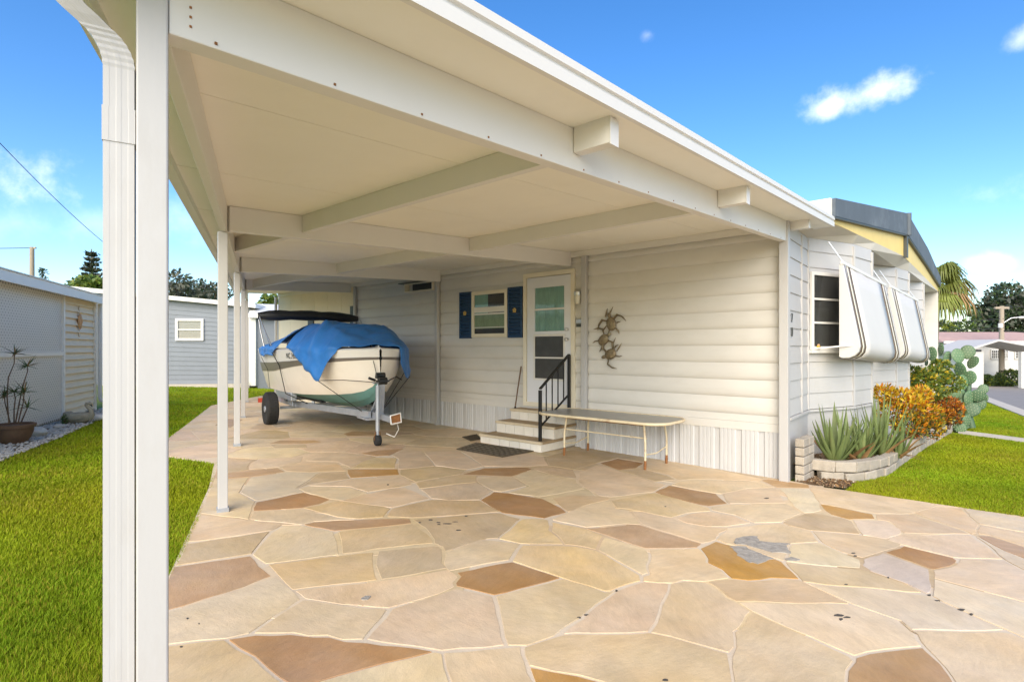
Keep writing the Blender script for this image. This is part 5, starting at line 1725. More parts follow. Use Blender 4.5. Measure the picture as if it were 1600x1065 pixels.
# ------------------------------------------------------------------ awnings over the bay windows
def bow_awning(shift, label):
    o = SH * shift
    zdrop = -.055 * shift
    N_ = Vector((4.36 + o[0], 7.19 + o[1], CAMZ + 1.14 + zdrop)); F_ = Vector((6.02 + o[0], 8.78 + o[1], CAMZ + 1.03 + zdrop))
    d = (F_ - N_); L_ = d.length; d.normalize()
    out = Vector((d.y, -d.x, 0)).normalized()
    aw = thing('window_awning', label, 'awning', tuple(N_), 'bow window awnings on the street front')
    prof = [(0, 0), (.05, -.27), (.10, -.54), (.15, -.81), (.188, -1.02), (.198, -1.10), (.185, -1.17), (.145, -1.22), (.08, -1.25), (.0, -1.255)]
    def pt(x, k, extra=0.0):
        a, z = prof[k]
        return N_ + d * x + out * (a + extra) + Vector((0, 0, z))
    cuts = [0, .07, .16, .235, .325, L_ - .325, L_ - .235, L_ - .16, L_ - .07, L_]
    mats = ['awning', 'brown_stripe', 'cream', 'brown_stripe', 'awning', 'brown_stripe', 'cream', 'brown_stripe', 'awning']
    for i in range(9):
        x0, x1 = cuts[i], cuts[i + 1]
        ns = 6 if i == 4 else 1
        b = MB(); vs = []
        for q in range(ns + 1):
            x = x0 + (x1 - x0) * q / ns
            for k in range(len(prof)):
                vs.append(pt(x, k, .004 * math.sin(x * 9) * (1 if i == 4 else 0)))
        n = len(prof)
        b.add(vs, [(q * n + k, q * n + k + 1, (q + 1) * n + k + 1, (q + 1) * n + k) for q in range(ns) for k in range(n - 1)])
        c = b.build('cloth' if mats[i] == 'awning' else 'stripe', M[mats[i]], aw, smooth=40)
        sm_ = c.modifiers.new('thickness', 'SOLIDIFY'); sm_.thickness = .006; sm_.offset = 1
    for x in (.002, L_ - .002):
        b = MB()
        ring = [pt(x, k) for k in range(len(prof))] + [N_ + d * x - out * .03 + Vector((0, 0, -1.24)), N_ + d * x - out * .03 + Vector((0, 0, -.02))]
        b.add(ring, [tuple(range(len(ring)))])
        c = b.build('side_wing', M['awning'], aw)
        sm_ = c.modifiers.new('thickness', 'SOLIDIFY'); sm_.thickness = .006
    MB().bar(N_ - d * .01, F_ + d * .01, .035, .045).build('top_bar', M['white'], aw, bevel=.004)
    # hanging arms and the strut back to the sill
    up = Vector((0, 0, 1))
    for x in (.10, L_ - .12):
        MB().bar(N_ + d * x + out * .0, N_ + d * (x - .10) - out * .16 + up * .30, .013).build('arm', M['galv'], aw)
        MB().bar(N_ + d * x + out * .005 + up * .0, N_ + d * (x + .03) + out * .14 - up * .86, .012).build('arm', M['galv'], aw)
    wsill = Vector((bay0[0][0] + .06 + o[0], bay0[0][1] + .0 + o[1], 1.40))
    MB().bar(wsill, N_ + out * .13 - up * 1.09, .018).build('strut', M['white'], aw)
    if shift == 0:
        # small deflector plate above the window
        pass
bow_awning(0, 'nearer white bow awning with brown edge stripes beside the dark house window')
bow_awning(1, 'farther white bow awning with brown edge stripes, above the prickly pear')
yb = thing('sill_toy', 'small yellow ornament standing on the sill of the nearest front window', 'ornament', (4.12, 7.38, 1.39))
dB = Vector((.894, .447, 0)); nB = dB.cross(Vector((0, 0, 1))); c0_ = Vector((3.99, 7.35, 0)) + dB * .16 + nB * .052
MB().ellip(c0_ + Vector((0, 0, 1.415)), dB * .05, nB * .016, Vector((0, 0, .022)), 10, 6).build('body', M['leaf_y'], yb, smooth=60)
MB().ellip(c0_ + Vector((0, 0, 1.445)), dB * .026, nB * .014, Vector((0, 0, .018)), 10, 6).build('head', M['orange_clay'], yb, smooth=60)

# ------------------------------------------------------------------ planter of concrete blocks
PATH = [G(1266, 746), G(1300, 750), G(1345, 750), G(1386, 741), G(1408, 726), G(1432, 709), G(1458, 692), G(1482, 677), G(1497, 668)]
def smooth_path(pts, n=8):
    P = [Vector((*p, 0)) for p in pts]
    P = [P[0] * 2 - P[1]] + P + [P[-1] * 2 - P[-2]]
    out = []
    for i in range(1, len(P) - 2):
        for k in range(n):
            t = k / n
            out.append(.5 * ((2 * P[i]) + (-P[i - 1] + P[i + 1]) * t + (2 * P[i - 1] - 5 * P[i] + 4 * P[i + 1] - P[i + 2]) * t * t + (-P[i - 1] + 3 * P[i] - 3 * P[i + 1] + P[i + 2]) * t ** 3))
    out.append(P[-2])
    return out
sp = smooth_path(PATH)
cum = [0]
for a, b_ in zip(sp, sp[1:]): cum.append(cum[-1] + (b_ - a).length)
def path_at(s):
    s = max(0, min(cum[-1] - 1e-4, s))
    i = max(k for k in range(len(cum)) if cum[k] <= s)
    i = min(i, len(sp) - 2)
    t = (s - cum[i]) / max(cum[i + 1] - cum[i], 1e-6)
    return sp[i].lerp(sp[i + 1], t), (sp[i + 1] - sp[i]).normalized()
plw = thing('planter_wall', 'low curved wall of rough tan concrete blocks round the flower bed', 'planter', (*PATH[2], gz(PATH[2])))
rb = random.Random(9)
for course in range(2):
    s = .06 if course == 0 else .0
    if course == 0: s = .10
    while s < cum[-1] - .1:
        L_ = rb.uniform(.255, .30)
        p, t = path_at(s + L_ / 2)
        nrm = Vector((t.y, -t.x, 0))
        z0 = gz((p.x, p.y)) - .03 + course * .128 + .005
        jit = rb.uniform(-.008, .008)
        b = MB()
        b.box(p + nrm * (jit - .055) + Vector((0, 0, z0 + .062)), t * (L_ / 2 - .005), nrm * .06, Vector((0, 0, .060 + rb.uniform(-.003, .002))))
        b.v = [(x + rb.uniform(-.008, .008), y + rb.uniform(-.008, .008), z + rb.uniform(-.006, .005)) for x, y, z in b.v]
        o = b.build('block', M['block'], plw, bevel=.011)
        s += L_
inner = [(path_at(cum[-1] * k / 26)[0] - Vector((path_at(cum[-1] * k / 26)[1].y, -path_at(cum[-1] * k / 26)[1].x, 0)) * .09) for k in range(27)]
bed = [(p.x, p.y) for p in inner] + [(8.6, 11.4), (7.2, 9.9), (5.46, 8.3), (4.888, 7.83), (3.99, 7.38), (3.4, 6.6)]
sheet(bed, .155, 'flower_bed_soil', M['earth'], step=1.5)
sheet([G(1246, 752), G(1268, 757), G(1322, 763), G(1330, 752), G(1310, 744), G(1262, 738)], .004, 'bare_earth', M['earth'])

# ------------------------------------------------------------------ plants in the bed
def at(px, py, dz=.16):
    x, y = G(px, py, dz)
    return Vector((x, y, gz((x, y)) + dz))
def aloe_leaf(base, direc, length, width, curve, parent, m, name='leaf'):
    d = Vector(direc).normalized()
    up = Vector((0, 0, 1))
    side = d.cross(up)
    side = side.normalized() if side.length > .05 else Vector((1, 0, 0))
    n = 8
    vs, fs = [], []
    p = Vector(base); dd = d.copy()
    for k in range(n + 1):
        t = k / n
        w = width * (1 - t) ** .75 * (1.0 - .25 * (1 - t) ** 6) + .0015
        nn = side.cross(dd).normalized()
        th = w * .42
        for (a, e) in ((-1, .35), (-.55, -.35), (.0, -.6), (.55, -.35), (1, .35), (0, -.02)):
            vs.append(p + side * a * w * .5 + nn * e * th)
        p = p + dd * length / n
        dd = (dd + up * curve / n).normalized()
    m6 = 6
    for k in range(n):
        for j in range(m6):
            a, b_ = k * m6 + j, k * m6 + (j + 1) % m6
            fs.append((a, b_, b_ + m6, a + m6))
    fs.append(tuple(range(m6))[::-1]); fs.append(tuple(n * m6 + j for j in range(m6)))
    return MB().add(vs, fs).build(name, m, parent, smooth=50)
def aloe(px, py, label, nl, L_, seed, dry=2, W=.07):
    r = random.Random(seed)
    c = Vector(((px - 800) / 850 * py, py, 0)); c.z = gz((c.x, c.y)) + .17
    a_ = thing('aloe_plant', label, 'aloe', tuple(c), 'aloe plants in the front bed')
    for k in range(nl):
        az = k * 2.39996 + r.uniform(-.3, .3)
        inner_ = 1 - k / nl
        tilt = .12 + .75 * (k / nl) ** 1.2 + r.uniform(-.08, .08)
        d = Vector((math.cos(az) * math.sin(tilt), math.sin(az) * math.sin(tilt), math.cos(tilt)))
        isdry = k >= nl - dry
        aloe_leaf(c + Vector((math.cos(az), math.sin(az), 0)) * .03 + Vector((0, 0, -.02)), d, L_ * 1.12 * r.uniform(.7, 1.1) * (.8 + .2 * inner_), W * 1.2 * r.uniform(.75, 1.1), r.uniform(.15, .6) if not isdry else -.35, a_,
                  M['aloe_dry'] if isdry else M['aloe'])
    for k in range(dry * 2):
        az = r.uniform(0, 6.28)
        aloe_leaf(c + Vector((0, 0, .02)), (math.cos(az), math.sin(az), r.uniform(.0, .25)), L_ * r.uniform(.3, .55), W * .5, -.4, a_, M['aloe_dry'], 'dry_leaf')
aloe(1304, 6.78, 'broad upright aloe rosette nearest the corner post in the block planter', 20, .66, 1, 1, .085)
aloe(1345, 6.95, 'aloe rosette at the front of the planter with low splayed leaves', 18, .56, 2, 3, .075)
aloe(1376, 7.35, 'tall narrow leaved aloe clump in the middle of the planter before the orange croton', 24, .78, 3, 1, .062)
aloe(1326, 7.05, 'aloe rosette behind the front two against the white bay wall', 16, .62, 4, 1, .065)
aloe(1404, 7.35, 'aloe with browned dry leaves leaning over the curved block wall', 16, .55, 5, 5, .06)
aloe(1354, 7.28, 'slim upright aloe at the back of the bed touching the white wall', 14, .62, 6, 0, .055)

def leaf_cloud(n, sample, size, rng, up_bias=.3, aspect=.45, droop=0.0):
    """n leaves as pointed quads; sample(n) -> centres and outward directions"""
    c, od = sample(n)
    d = od + rng.normal(0, .55, (n, 3)) + np.array([0, 0, up_bias])
    d /= np.linalg.norm(d, axis=1)[:, None]
    s = rng.normal(0, 1, (n, 3))
    s -= d * (s * d).sum(1)[:, None]
    s /= np.linalg.norm(s, axis=1)[:, None]
    L_ = size * rng.uniform(.6, 1.25, n)[:, None]
    W_ = L_ * aspect
    base = c - d * L_ * .5
    tip = c + d * L_ * .5 - np.array([0, 0, droop]) * L_
    v = np.stack([base, c + s * W_ * .5, tip, c - s * W_ * .5], axis=1).reshape(-1, 3)
    return v, np.arange(4 * n)
def clumps_sampler(clumps, rng, shell=.6):
    cs = np.array([c[0] for c in clumps]); rs_ = np.array([c[1] for c in clumps])
    wts = np.array([np.prod(r) ** (2 / 3) for r in rs_]); wts /= wts.sum()
    def f(n):
        idx = rng.choice(len(clumps), n, p=wts)
        d = rng.normal(0, 1, (n, 3)); d /= np.linalg.norm(d, axis=1)[:, None]
        r = shell + (1 - shell) * rng.random(n) ** .6
        r *= 1 + rng.normal(0, .06, n)
        return cs[idx] + d * rs_[idx] * r[:, None], d
    return f
def bush(name, label, cat, base, clumps, n, size, mats, weights, seed, aspect=.45, up_bias=.3, group=None, stems=6, top_mat=None, part='foliage'):
    rng = np.random.default_rng(seed)
    t = thing(name, label, cat, tuple(base), group)
    smp = clumps_sampler([(np.array(base) + np.array(c), np.array(r)) for c, r in clumps], rng)
    v, f = leaf_cloud(n, smp, size, rng, up_bias, aspect)
    mi = rng.choice(len(mats), n, p=np.array(weights) / sum(weights))
    if top_mat is not None:
        cz = v.reshape(-1, 4, 3).mean(1)
        zz = (cz[:, 2] - cz[:, 2].min()) / (np.ptp(cz[:, 2]) + 1e-6)
        mi = np.where(rng.random(n) < np.clip(zz * 1.5 - .25, 0, 1) * .8, top_mat[rng.integers(0, 1) if len(top_mat) == 1 else 0], mi) if len(top_mat) == 1 else np.where(rng.random(n) < np.clip(zz * 1.6 - .3, 0, 1) * .85, np.array(top_mat)[rng.integers(0, len(top_mat), n)], mi)
    np_mesh(part, v, f, 4, [M[m] for m in mats], mi, t)
    b = MB()
    r = random.Random(seed)
    for k in range(stems):
        c, rr = clumps[k % len(clumps)]
        q = Vector(base) + Vector(c) * .8 + Vector((r.uniform(-.1, .1), r.uniform(-.1, .1), 0)) * max(rr)
        p0_ = Vector(base) + Vector((r.uniform(-.06, .06), r.uniform(-.06, .06), -.03))
        b.tube([p0_, p0_.lerp(q, .5) + Vector((r.uniform(-.05, .05), r.uniform(-.05, .05), 0)) * max(rr), q], [.012, .009, .004], 5)
    b.build('stems', M['bark'], t)
    return t
cb0 = at(1424, 690, .16)
def rel(px, py, base, back=0.0):
    """offset from base of a point seen at a pixel, on the plane of the base facing the camera"""
    depth = base[1] + back
    return ((px - 800) / 850 * depth - base[0], depth - base[1], CAMZ + (545 - py) / 850 * depth - base[2])
def clump_px(base, lst):
    return [(rel(px, py, base, bk), (rx, rx, rz)) for px, py, bk, rx, rz in lst]
bush('croton_shrub', 'large orange croton shrub with yellow tips in the middle of the flower bed', 'shrub', cb0,
     clump_px(cb0, [(1383, 615, .15, .20, .17), (1405, 622, .1, .23, .19), (1425, 636, 0, .25, .22), (1447, 648, -.05, .23, .22), (1454, 668, -.1, .20, .18), (1420, 665, -.05, .24, .2), (1395, 645, .05, .24, .22), (1437, 617, .25, .2, .16), (1462, 655, .1, .12, .14)]),
     4300, .085, ['croton_o', 'croton_y', 'croton_g', 'croton_r', 'leaf_yg'], [2.4, 2.2, 4.2, .8, 1.2], 21, .30, .5, 'croton shrubs in the front bed', top_mat=[0, 1, 1])
cb1 = at(1478, 668, .16)
bush('croton_shrub', 'smaller rust coloured croton shrub between the orange croton and the prickly pear', 'shrub', cb1,
     clump_px(cb1, [(1478, 630, .1, .26, .16), (1490, 640, 0, .2, .16), (1472, 648, -.05, .2, .18), (1488, 655, 0, .16, .12)]),
     1900, .085, ['croton_r', 'croton_o', 'croton_g', 'croton_y'], [3, 2, 4, .6], 22, .30, .5, 'croton shrubs in the front bed', top_mat=[1, 0])
cb2 = at(1425, 668, .16)
bush('flowering_shrub', 'airy yellow green shrub with yellow flowers behind the orange croton', 'shrub', cb2,
     clump_px(cb2, [(1415, 596, .3, .28, .2), (1440, 594, .3, .32, .2), (1462, 586, .4, .28, .19), (1470, 572, .5, .2, .15), (1396, 604, .2, .2, .18), (1450, 612, .2, .34, .18), (1425, 582, .4, .24, .15), (1487, 598, .6, .24, .2)]),
     4700, .078, ['leaf_yg', 'leaf_lt', 'leaf_y', 'leaf', 'leaf_w'], [4, 3, 1.2, 2.5, .16], 23, .5, .2, stems=10)
cb3 = at(1382, 668, .16)
bush('leggy_plant', 'leggy plant with small leaves reaching up in front of the farther white bay', 'plant', cb3,
     clump_px(cb3, [(1384, 585, .2, .07, .12), (1389, 570, .2, .06, .10), (1381, 603, .2, .09, .1), (1399, 580, .3, .05, .10), (1411, 573, .5, .06, .12), (1378, 615, .1, .1, .1)]),
     420, .06, ['leaf_yg', 'leaf', 'croton_r', 'leaf_w'], [3, 3, .5, .5], 24, .45, .3, stems=6)
# mulch and fallen leaves on the bed and the bare corner
rng = np.random.default_rng(15)
mv, mm_ = [], []
corner = [G(1246, 752), G(1268, 757), G(1322, 764), G(1336, 755), G(1310, 745), G(1262, 740)]
for poly, zoff, n_ in ((bed, .158, 2600), (corner, .006, 700)):
    bx_ = [p[0] for p in poly]; by_ = [p[1] for p in poly]
    x = rng.uniform(min(bx_), max(bx_), n_ * 6); y = rng.uniform(min(by_), max(by_), n_ * 6)
    k_ = inside_np(poly, x, y); x, y = x[k_][:n_], y[k_][:n_]
    c_ = np.stack([x, y, ground_z(x, y) + zoff + rng.uniform(0, .015, len(x))], 1)
    v, f = leaf_cloud(len(x), lambda n: (c_, rng.normal(0, 1, (n, 3)) * np.array([1, 1, .15])), .05, rng, .05, .4)
    mv.append(v); mm_.append(rng.choice(4, len(x), p=[.45, .3, .15, .1]))
mv = np.concatenate(mv)
np_mesh('mulch', mv, np.arange(len(mv)), 4, [M['bark'], M['earth'], M['aloe_dry'], M['nosing']], np.concatenate(mm_), kind='stuff')
# prickly pear: one pad per mesh
cc = at(1508, 664, .1)
cac = thing('prickly_pear', 'big grey green prickly pear cactus at the far end of the flower bed', 'cactus', tuple(cc), None)
rc = random.Random(4)
AREO = MB()
def pad(c, h, w, axis, face):
    b = MB()
    ax = Vector(axis).normalized(); fc = Vector(face); fc = (fc - ax * fc.dot(ax)).normalized(); sd = ax.cross(fc)
    n = 14
    prof = []
    c = Vector(c)
    b.ellip(c, sd * w / 2, fc * .022 * (h / .25), ax * h / 2, 14, 9)
    # narrower foot
    vs = []
    for (x, y, z) in b.v:
        p = Vector((x, y, z)) - c
        t = p.dot(ax) / (h / 2)
        k = 1 - .28 * max(0, -t) ** 1.5 if t < 0 else 1
        vs.append(tuple(c + ax * p.dot(ax) + sd * p.dot(sd) * k + fc * p.dot(fc)))
    b.v = vs
    o = b.build('pad', M['cactus'], cac, smooth=70)
    for i in range(-2, 3):
        for j in range(-2, 3):
            u_, v_ = i * .19 + (.095 if j % 2 else 0), j * .18
            if u_ * u_ + v_ * v_ < .2:
                for s2 in (1, -1):
                    q = c + sd * u_ * w + ax * v_ * h + fc * s2 * .022 * (h / .25) * math.sqrt(max(0, 1 - 4 * (u_ * u_ + v_ * v_)))
                    AREO.ellip(q, sd * .007, fc * .006, ax * .007, 5, 3)
    return o
pads_px = [(1456, 553, .6, .30, .22, -.15), (1462, 575, .5, .3, .24, .2), (1445, 562, .9, .26, .2, -.3), (1480, 560, .4, .3, .25, .1), (1497, 556, .3, .30, .26, -.1), (1512, 550, .3, .28, .24, .15), (1520, 566, .2, .26, .24, .5), (1500, 578, .2, .32, .26, 0), (1484, 590, .3, .3, .24, -.2),
           (1503, 598, .1, .32, .25, .1), (1515, 590, .1, .28, .23, .3), (1498, 618, .1, .3, .26, -.1), (1514, 622, 0, .3, .26, .3), (1528, 618, -.05, .26, .24, .7), (1536, 608, -.1, .2, .16, .4), (1518, 640, -.1, .28, .26, .4), (1505, 645, -.1, .3, .26, 0), (1530, 632, .0, .24, .2, .9),
           (1510, 658, -.15, .26, .25, .2), (1496, 636, 0, .28, .24, -.3), (1489, 660, -.3, .22, .22, -.2), (1500, 668, -.35, .2, .2, .3), (1508, 605, .35, .28, .24, .5), (1475, 582, .7, .26, .22, .4), (1470, 546, .8, .26, .22, .1), (1538, 622, .1, .18, .14, .2)]
for px, py, bk, h, w, ln in pads_px:
    o = rel(px, py, cc, bk)
    c = Vector(cc) + Vector(o)
    tow = Vector((-c.x, -c.y, 0)).normalized()
    ang = rc.uniform(-1.25, 1.25)
    fc = Matrix.Rotation(ang, 3, 'Z') @ tow
    right = Vector((-tow.y, tow.x, 0)) * -1
    ax = Vector((0, 0, 1)) + right * -ln * .8 + tow * rc.uniform(-.3, .3)
    pad(c, h * 1.18, w * 1.2, ax, fc)
b = MB()
for q in ((1500, 640), (1512, 640), (1490, 650)):
    b.tube([Vector(cc) + Vector((rc.uniform(-.1, .1), rc.uniform(-.1, .1), -.05)), Vector(cc) + Vector(rel(q[0], q[1], cc, 0)), Vector(cc) + Vector(rel(q[0] + 2, q[1] - 45, cc, .2))], [.07, .06, .05], 8)
b.build('stem', M['cactus'], cac, smooth=60)
AREO.build('areoles', M['cactus_spot'], cac, kind='stuff')
bb_ = G(1494, 672)
MB().hexa([(bb_[0] - .06, bb_[1] - .05, gz(bb_) - .02), (bb_[0] + .06, bb_[1] - .05, gz(bb_) - .02), (bb_[0] + .06, bb_[1] + .05, gz(bb_) - .02), (bb_[0] - .06, bb_[1] + .05, gz(bb_) - .02)],
          [(bb_[0] - .05, bb_[1] - .045, gz(bb_) + .2), (bb_[0] + .05, bb_[1] - .045, gz(bb_) + .2), (bb_[0] + .05, bb_[1] + .045, gz(bb_) + .2), (bb_[0] - .05, bb_[1] + .045, gz(bb_) + .2)]).build('edge_post', M['concrete'], None, bevel=.01, label='short pale concrete post where the planter meets the front walk', cat='post')

# ------------------------------------------------------------------ neighbour on the left: lattice shed
F_ = Vector((*G(148, 640), 0)); N_ = Vector((*G(0, 686), 0))
ld = (N_ - F_).normalized()                    # towards the camera
ln_ = Vector((-ld.y, ld.x, 0))
if ln_.dot(Vector((1, -.2, 0))) < 0: ln_ = -ln_  # out of the wall, towards our lawn
def lp(px):                                   # distance from the far corner for a photograph column
    r = (px - 800) / 850
    return (r * F_.y - F_.x) / (ld.x - r * ld.y)
def LW(l, o, z): 
    p = F_ + ld * l + ln_ * o
    return (p.x, p.y, z)
def lbox(b, l0, l1, o0, o1, z0, z1, mi=0):
    return b.box(LW((l0 + l1) / 2, (o0 + o1) / 2, (z0 + z1) / 2), ld * (l1 - l0) / 2, ln_ * (o1 - o0) / 2, Vector((0, 0, (z1 - z0) / 2)), mi)
gF = gz((F_.x, F_.y))
shed = thing('lattice_shed', 'neighbouring white shed with lattice screen and beige lap siding', 'shed', LW(2, 0, gF))
ZE = CAMZ + (545 - 473) / 850 * F_.y
l_a, l_b = .10, lp(99)
LEND = 7.2
lbox(MB(), -.05, LEND, -3.2, -.06, gF - .05, ZE).build('shed_body', M['siding'], shed)
ncrs = 17
for k in range(ncrs):
    z0 = gF + .04 + (ZE - gF - .04) * k / ncrs; z1 = gF + .04 + (ZE - gF - .04) * (k + 1) / ncrs
    b = MB()
    b.hexa([LW(l_a, -.055, z0), LW(l_b, -.055, z0), LW(l_b, .030, z0), LW(l_a, .030, z0)][::-1], [LW(l_a, -.055, z1), LW(l_b, -.055, z1), LW(l_b, -.012, z1), LW(l_a, -.012, z1)][::-1])
    b.build('siding_plank', M['sedge'], shed)
lbox(MB(), -.02, l_a - .004, -.06, .03, gF, ZE).build('corner_board', M['lattice'], shed)
lbox(MB(), l_b, l_b + .06, -.05, .03, gF, ZE).build('corner_board', M['lattice'], shed)
zr0, zr1 = gF + .03, ZE
zmid_ = CAMZ + (545 - 553) / 850 * (F_ + ld * lp(60)).y
lbox(MB(), l_b + .06, LEND, -.045, .025, zmid_ - .035, zmid_ + .035).build('lattice_rail', M['lattice'], shed)
def lattice(z0, z1, l0, l1):
    b = MB()
    pitch = .082
    w = .041
    zz = z1 - z0
    for sgn in (1, -1):
        k = -int(zz / pitch) - 1
        while l0 + k * pitch < l1:
            a0 = l0 + k * pitch
            # strip from (a0, z0) rising to (a0 + zz, z1), clipped
            la, za, lb, zb = a0, z0, a0 + zz, z1
            if la < l0: za += l0 - la; la = l0
            if lb > l1: zb -= lb - l1; lb = l1
            if zb > za + .02:
                if sgn < 0:
                    za, zb = z1 + z0 - za, z1 + z0 - zb
                o = -.012 if sgn > 0 else -.004
                p, q = Vector(LW(la, o, za)), Vector(LW(lb, o, zb))
                d = (q - p).normalized(); sd = d.cross(ln_).normalized() * w / 2
                b.quad(p - sd, q - sd, q + sd, p + sd)
            k += 1
    return b.build('lattice_panel', M['lattice'], shed, kind='stuff')
lattice(zr0, zmid_ - .035, l_b + .06, LEND)
lattice(zmid_ + .035, zr1, l_b + .06, LEND)
lbox(MB(), l_b + .06, LEND, -.055, -.05, gF, ZE).build('screen_backing', mat('shade_cloth', (.42, .38, .32), .9), shed)
# roof with white fascia, gutter and downspout at the corner
b = MB()
b.hexa([LW(-.22, .18, ZE), LW(LEND, .18, ZE), LW(LEND, -3.4, ZE + .22), LW(-.22, -3.4, ZE + .22)], [LW(-.22, .18, ZE + .05), LW(LEND, .18, ZE + .05), LW(LEND, -3.4, ZE + .3), LW(-.22, -3.4, ZE + .3)])
b.build('roof', M['white'], shed)
lbox(MB(), -.24, LEND, .181, .215, ZE - .04, ZE + .115).build('fascia', M['lattice'], shed, bevel=.004)
lbox(MB(), -.25, LEND, .18, .235, ZE + .116, ZE + .13).build('drip_edge', M['white'], shed)
MB().tube([LW(-.02, .08, ZE - .02), LW(-.02, .08, gF + .28), LW(-.03, .09, gF + .20), LW(-.12, .22, gF + .13)], .04, 8).build('downspout', M['white'], shed, smooth=40)
# oval orange wall plaque
ol = lp(121.5); oz = CAMZ + (545 - 502) / 850 * (F_ + ld * ol).y
pq2 = thing('wall_plaque', 'oval orange clay ornament hanging on the beige siding of the shed', 'wall art', LW(ol, .03, oz))
MB().ellip(LW(ol, .035, oz), ld * .085, ln_ * .03, Vector((0, 0, .15)), 16, 10).build('face', M['orange_clay'], pq2, smooth=60)
MB().ellip(LW(ol, .06, oz + .0), ld * .02, ln_ * .02, Vector((0, 0, .05)), 8, 6).build('relief', M['orange_clay'], pq2, smooth=60)
for sgn, hh in ((1, .30), (-1, .30)):
    MB().tube([LW(ol, .02, oz + sgn * .15), LW(ol + .02, .02, oz + sgn * .24), LW(ol - .01, .02, oz + sgn * hh)], .009, 6).build('tassel', M['nosing'], pq2)
# gravel strip in front of it
gl = [LW(-1.6, .0, 0), LW(-1.6, .42, 0), LW(-.4, .48, 0), LW(1.2, .5, 0), LW(2.2, .56, 0), LW(3.0, .62, 0), LW(4.5, .66, 0), LW(LEND, .7, 0), LW(LEND, 0, 0)]
GRAV = [(p[0], p[1]) for p in gl]
sheet(GRAV, -.012, 'gravel_bed', M['earth'], step=2)
rng = np.random.default_rng(5)
V_, Fc_ = [], []
gx = np.array([p[0] for p in GRAV]); gy = np.array([p[1] for p in GRAV])
octa_v = np.array([(1, 0, 0), (-1, 0, 0), (0, 1, 0), (0, -1, 0), (0, 0, 1), (0, 0, -1)], float)
octa_f = np.array([(0, 2, 4), (2, 1, 4), (1, 3, 4), (3, 0, 4), (2, 0, 5), (1, 2, 5), (3, 1, 5), (0, 3, 5)])
xs = rng.uniform(gx.min(), gx.max(), 26000); ys = rng.uniform(gy.min(), gy.max(), 26000)
okm = inside_np(GRAV, xs, ys)
xs, ys = xs[okm][:3600], ys[okm][:3600]
for i, (x, y) in enumerate(zip(xs, ys)):
    s_ = rng.uniform(.012, .035)
    q = octa_v * np.array([s_ * rng.uniform(.7, 1.4), s_ * rng.uniform(.7, 1.4), s_ * .6]) + rng.normal(0, s_ * .12, (6, 3))
    V_.append(q + np.array([x, y, gz((x, y)) + s_ * .2 - .01])); Fc_.append(octa_f + 6 * i)
np_mesh('gravel', np.concatenate(V_), np.concatenate(Fc_).ravel(), 3, M['gravel'], kind='stuff')
# larger pale rocks along the strip
for px, py, s_, lab in ((53, 680, .13, 'largest pale limestone rock beside the clay pot'), (92, 668, .06, 'small pale rock in front of the lattice, right of the big rock'), (157, 655, .10, 'flat pale stone at the corner of the shed right of the swan planter')):
    x, y = G(px, py)
    b = MB(); b.ellip((x, y, gz((x, y)) + s_ * .35), Vector((s_ * 1.3, .2 * s_, 0)), Vector((-.1 * s_, s_, 0)), Vector((0, 0, s_ * .62)), 12, 8)
    rr = random.Random(px)
    b.v = [(vx + rr.uniform(-.1, .1) * s_, vy + rr.uniform(-.1, .1) * s_, vz + rr.uniform(-.1, .1) * s_) for vx, vy, vz in b.v]
    b.build('garden_rock', mat('limestone', (.62, .58, .50), .9, .12, 12, .4, 40) if s_ > .12 else M['gravel'], None, smooth=45, label=lab, cat='rock', group='pale rocks along the shed')
# clay pot with a leggy dracaena
pc = Vector((*G(21, 691), 0)); pc.z = gz((pc.x, pc.y))
pot = thing('potted_dracaena', 'leggy dracaena in a low brown clay pot before the lattice', 'potted plant', tuple(pc))
pr = .225
MB().lathe(pc, [(pr * .62, 0), (pr * .80, .06), (pr * .93, .14), (pr * .97, .20), (pr * 1.06, .205), (pr * 1.08, .25), (pr * .98, .255), (pr * .94, .225), (.02, .222)], 28).build('pot', M['clay'], pot, smooth=40)
MB().lathe(pc + Vector((0, 0, .215)), [(pr * .93, 0), (pr * .6, .012), (.02, .016)], 20).build('potting_soil', M['earth'], pot)
def ppx(px, py, bk=0.0):
    return Vector(pc) + Vector(rel(px, py, pc, bk))
stm = [[(14, 662), (11, 620), (13, 590), (22, 568), (23, 553)], [(24, 662), (30, 630), (35, 605), (43, 580), (43, 572)], [(16, 662), (12, 645), (8, 630), (7, 620)], [(28, 662), (32, 645), (36, 630), (38, 612)], [(22, 662), (22, 640), (24, 622), (22, 612)], [(32, 662), (38, 648), (43, 636)]]
b = MB()
tips = []
for i, pth in enumerate(stm):
    pts = [ppx(px, py, .03 * ((i % 3) - 1)) for px, py in pth]
    b.tube(pts, [.009 - .001 * k for k in range(len(pts))], 6)
    tips.append(pts[-1])
b.build('stems', M['bark'], pot, smooth=60)
rr = random.Random(8)
for i, tp in enumerate(tips):
    for k in range(20 if i < 4 else 14):
        az = rr.uniform(0, 6.28); el_ = rr.uniform(-.3, 1.2)
        d = Vector((math.cos(az) * math.cos(el_), math.sin(az) * math.cos(el_), math.sin(el_)))
        aloe_leaf(tp - d * .01, d, rr.uniform(.12, .22), .02, -.5, pot, M['leaf'] if rr.random() < .75 else M['aloe_dry'])
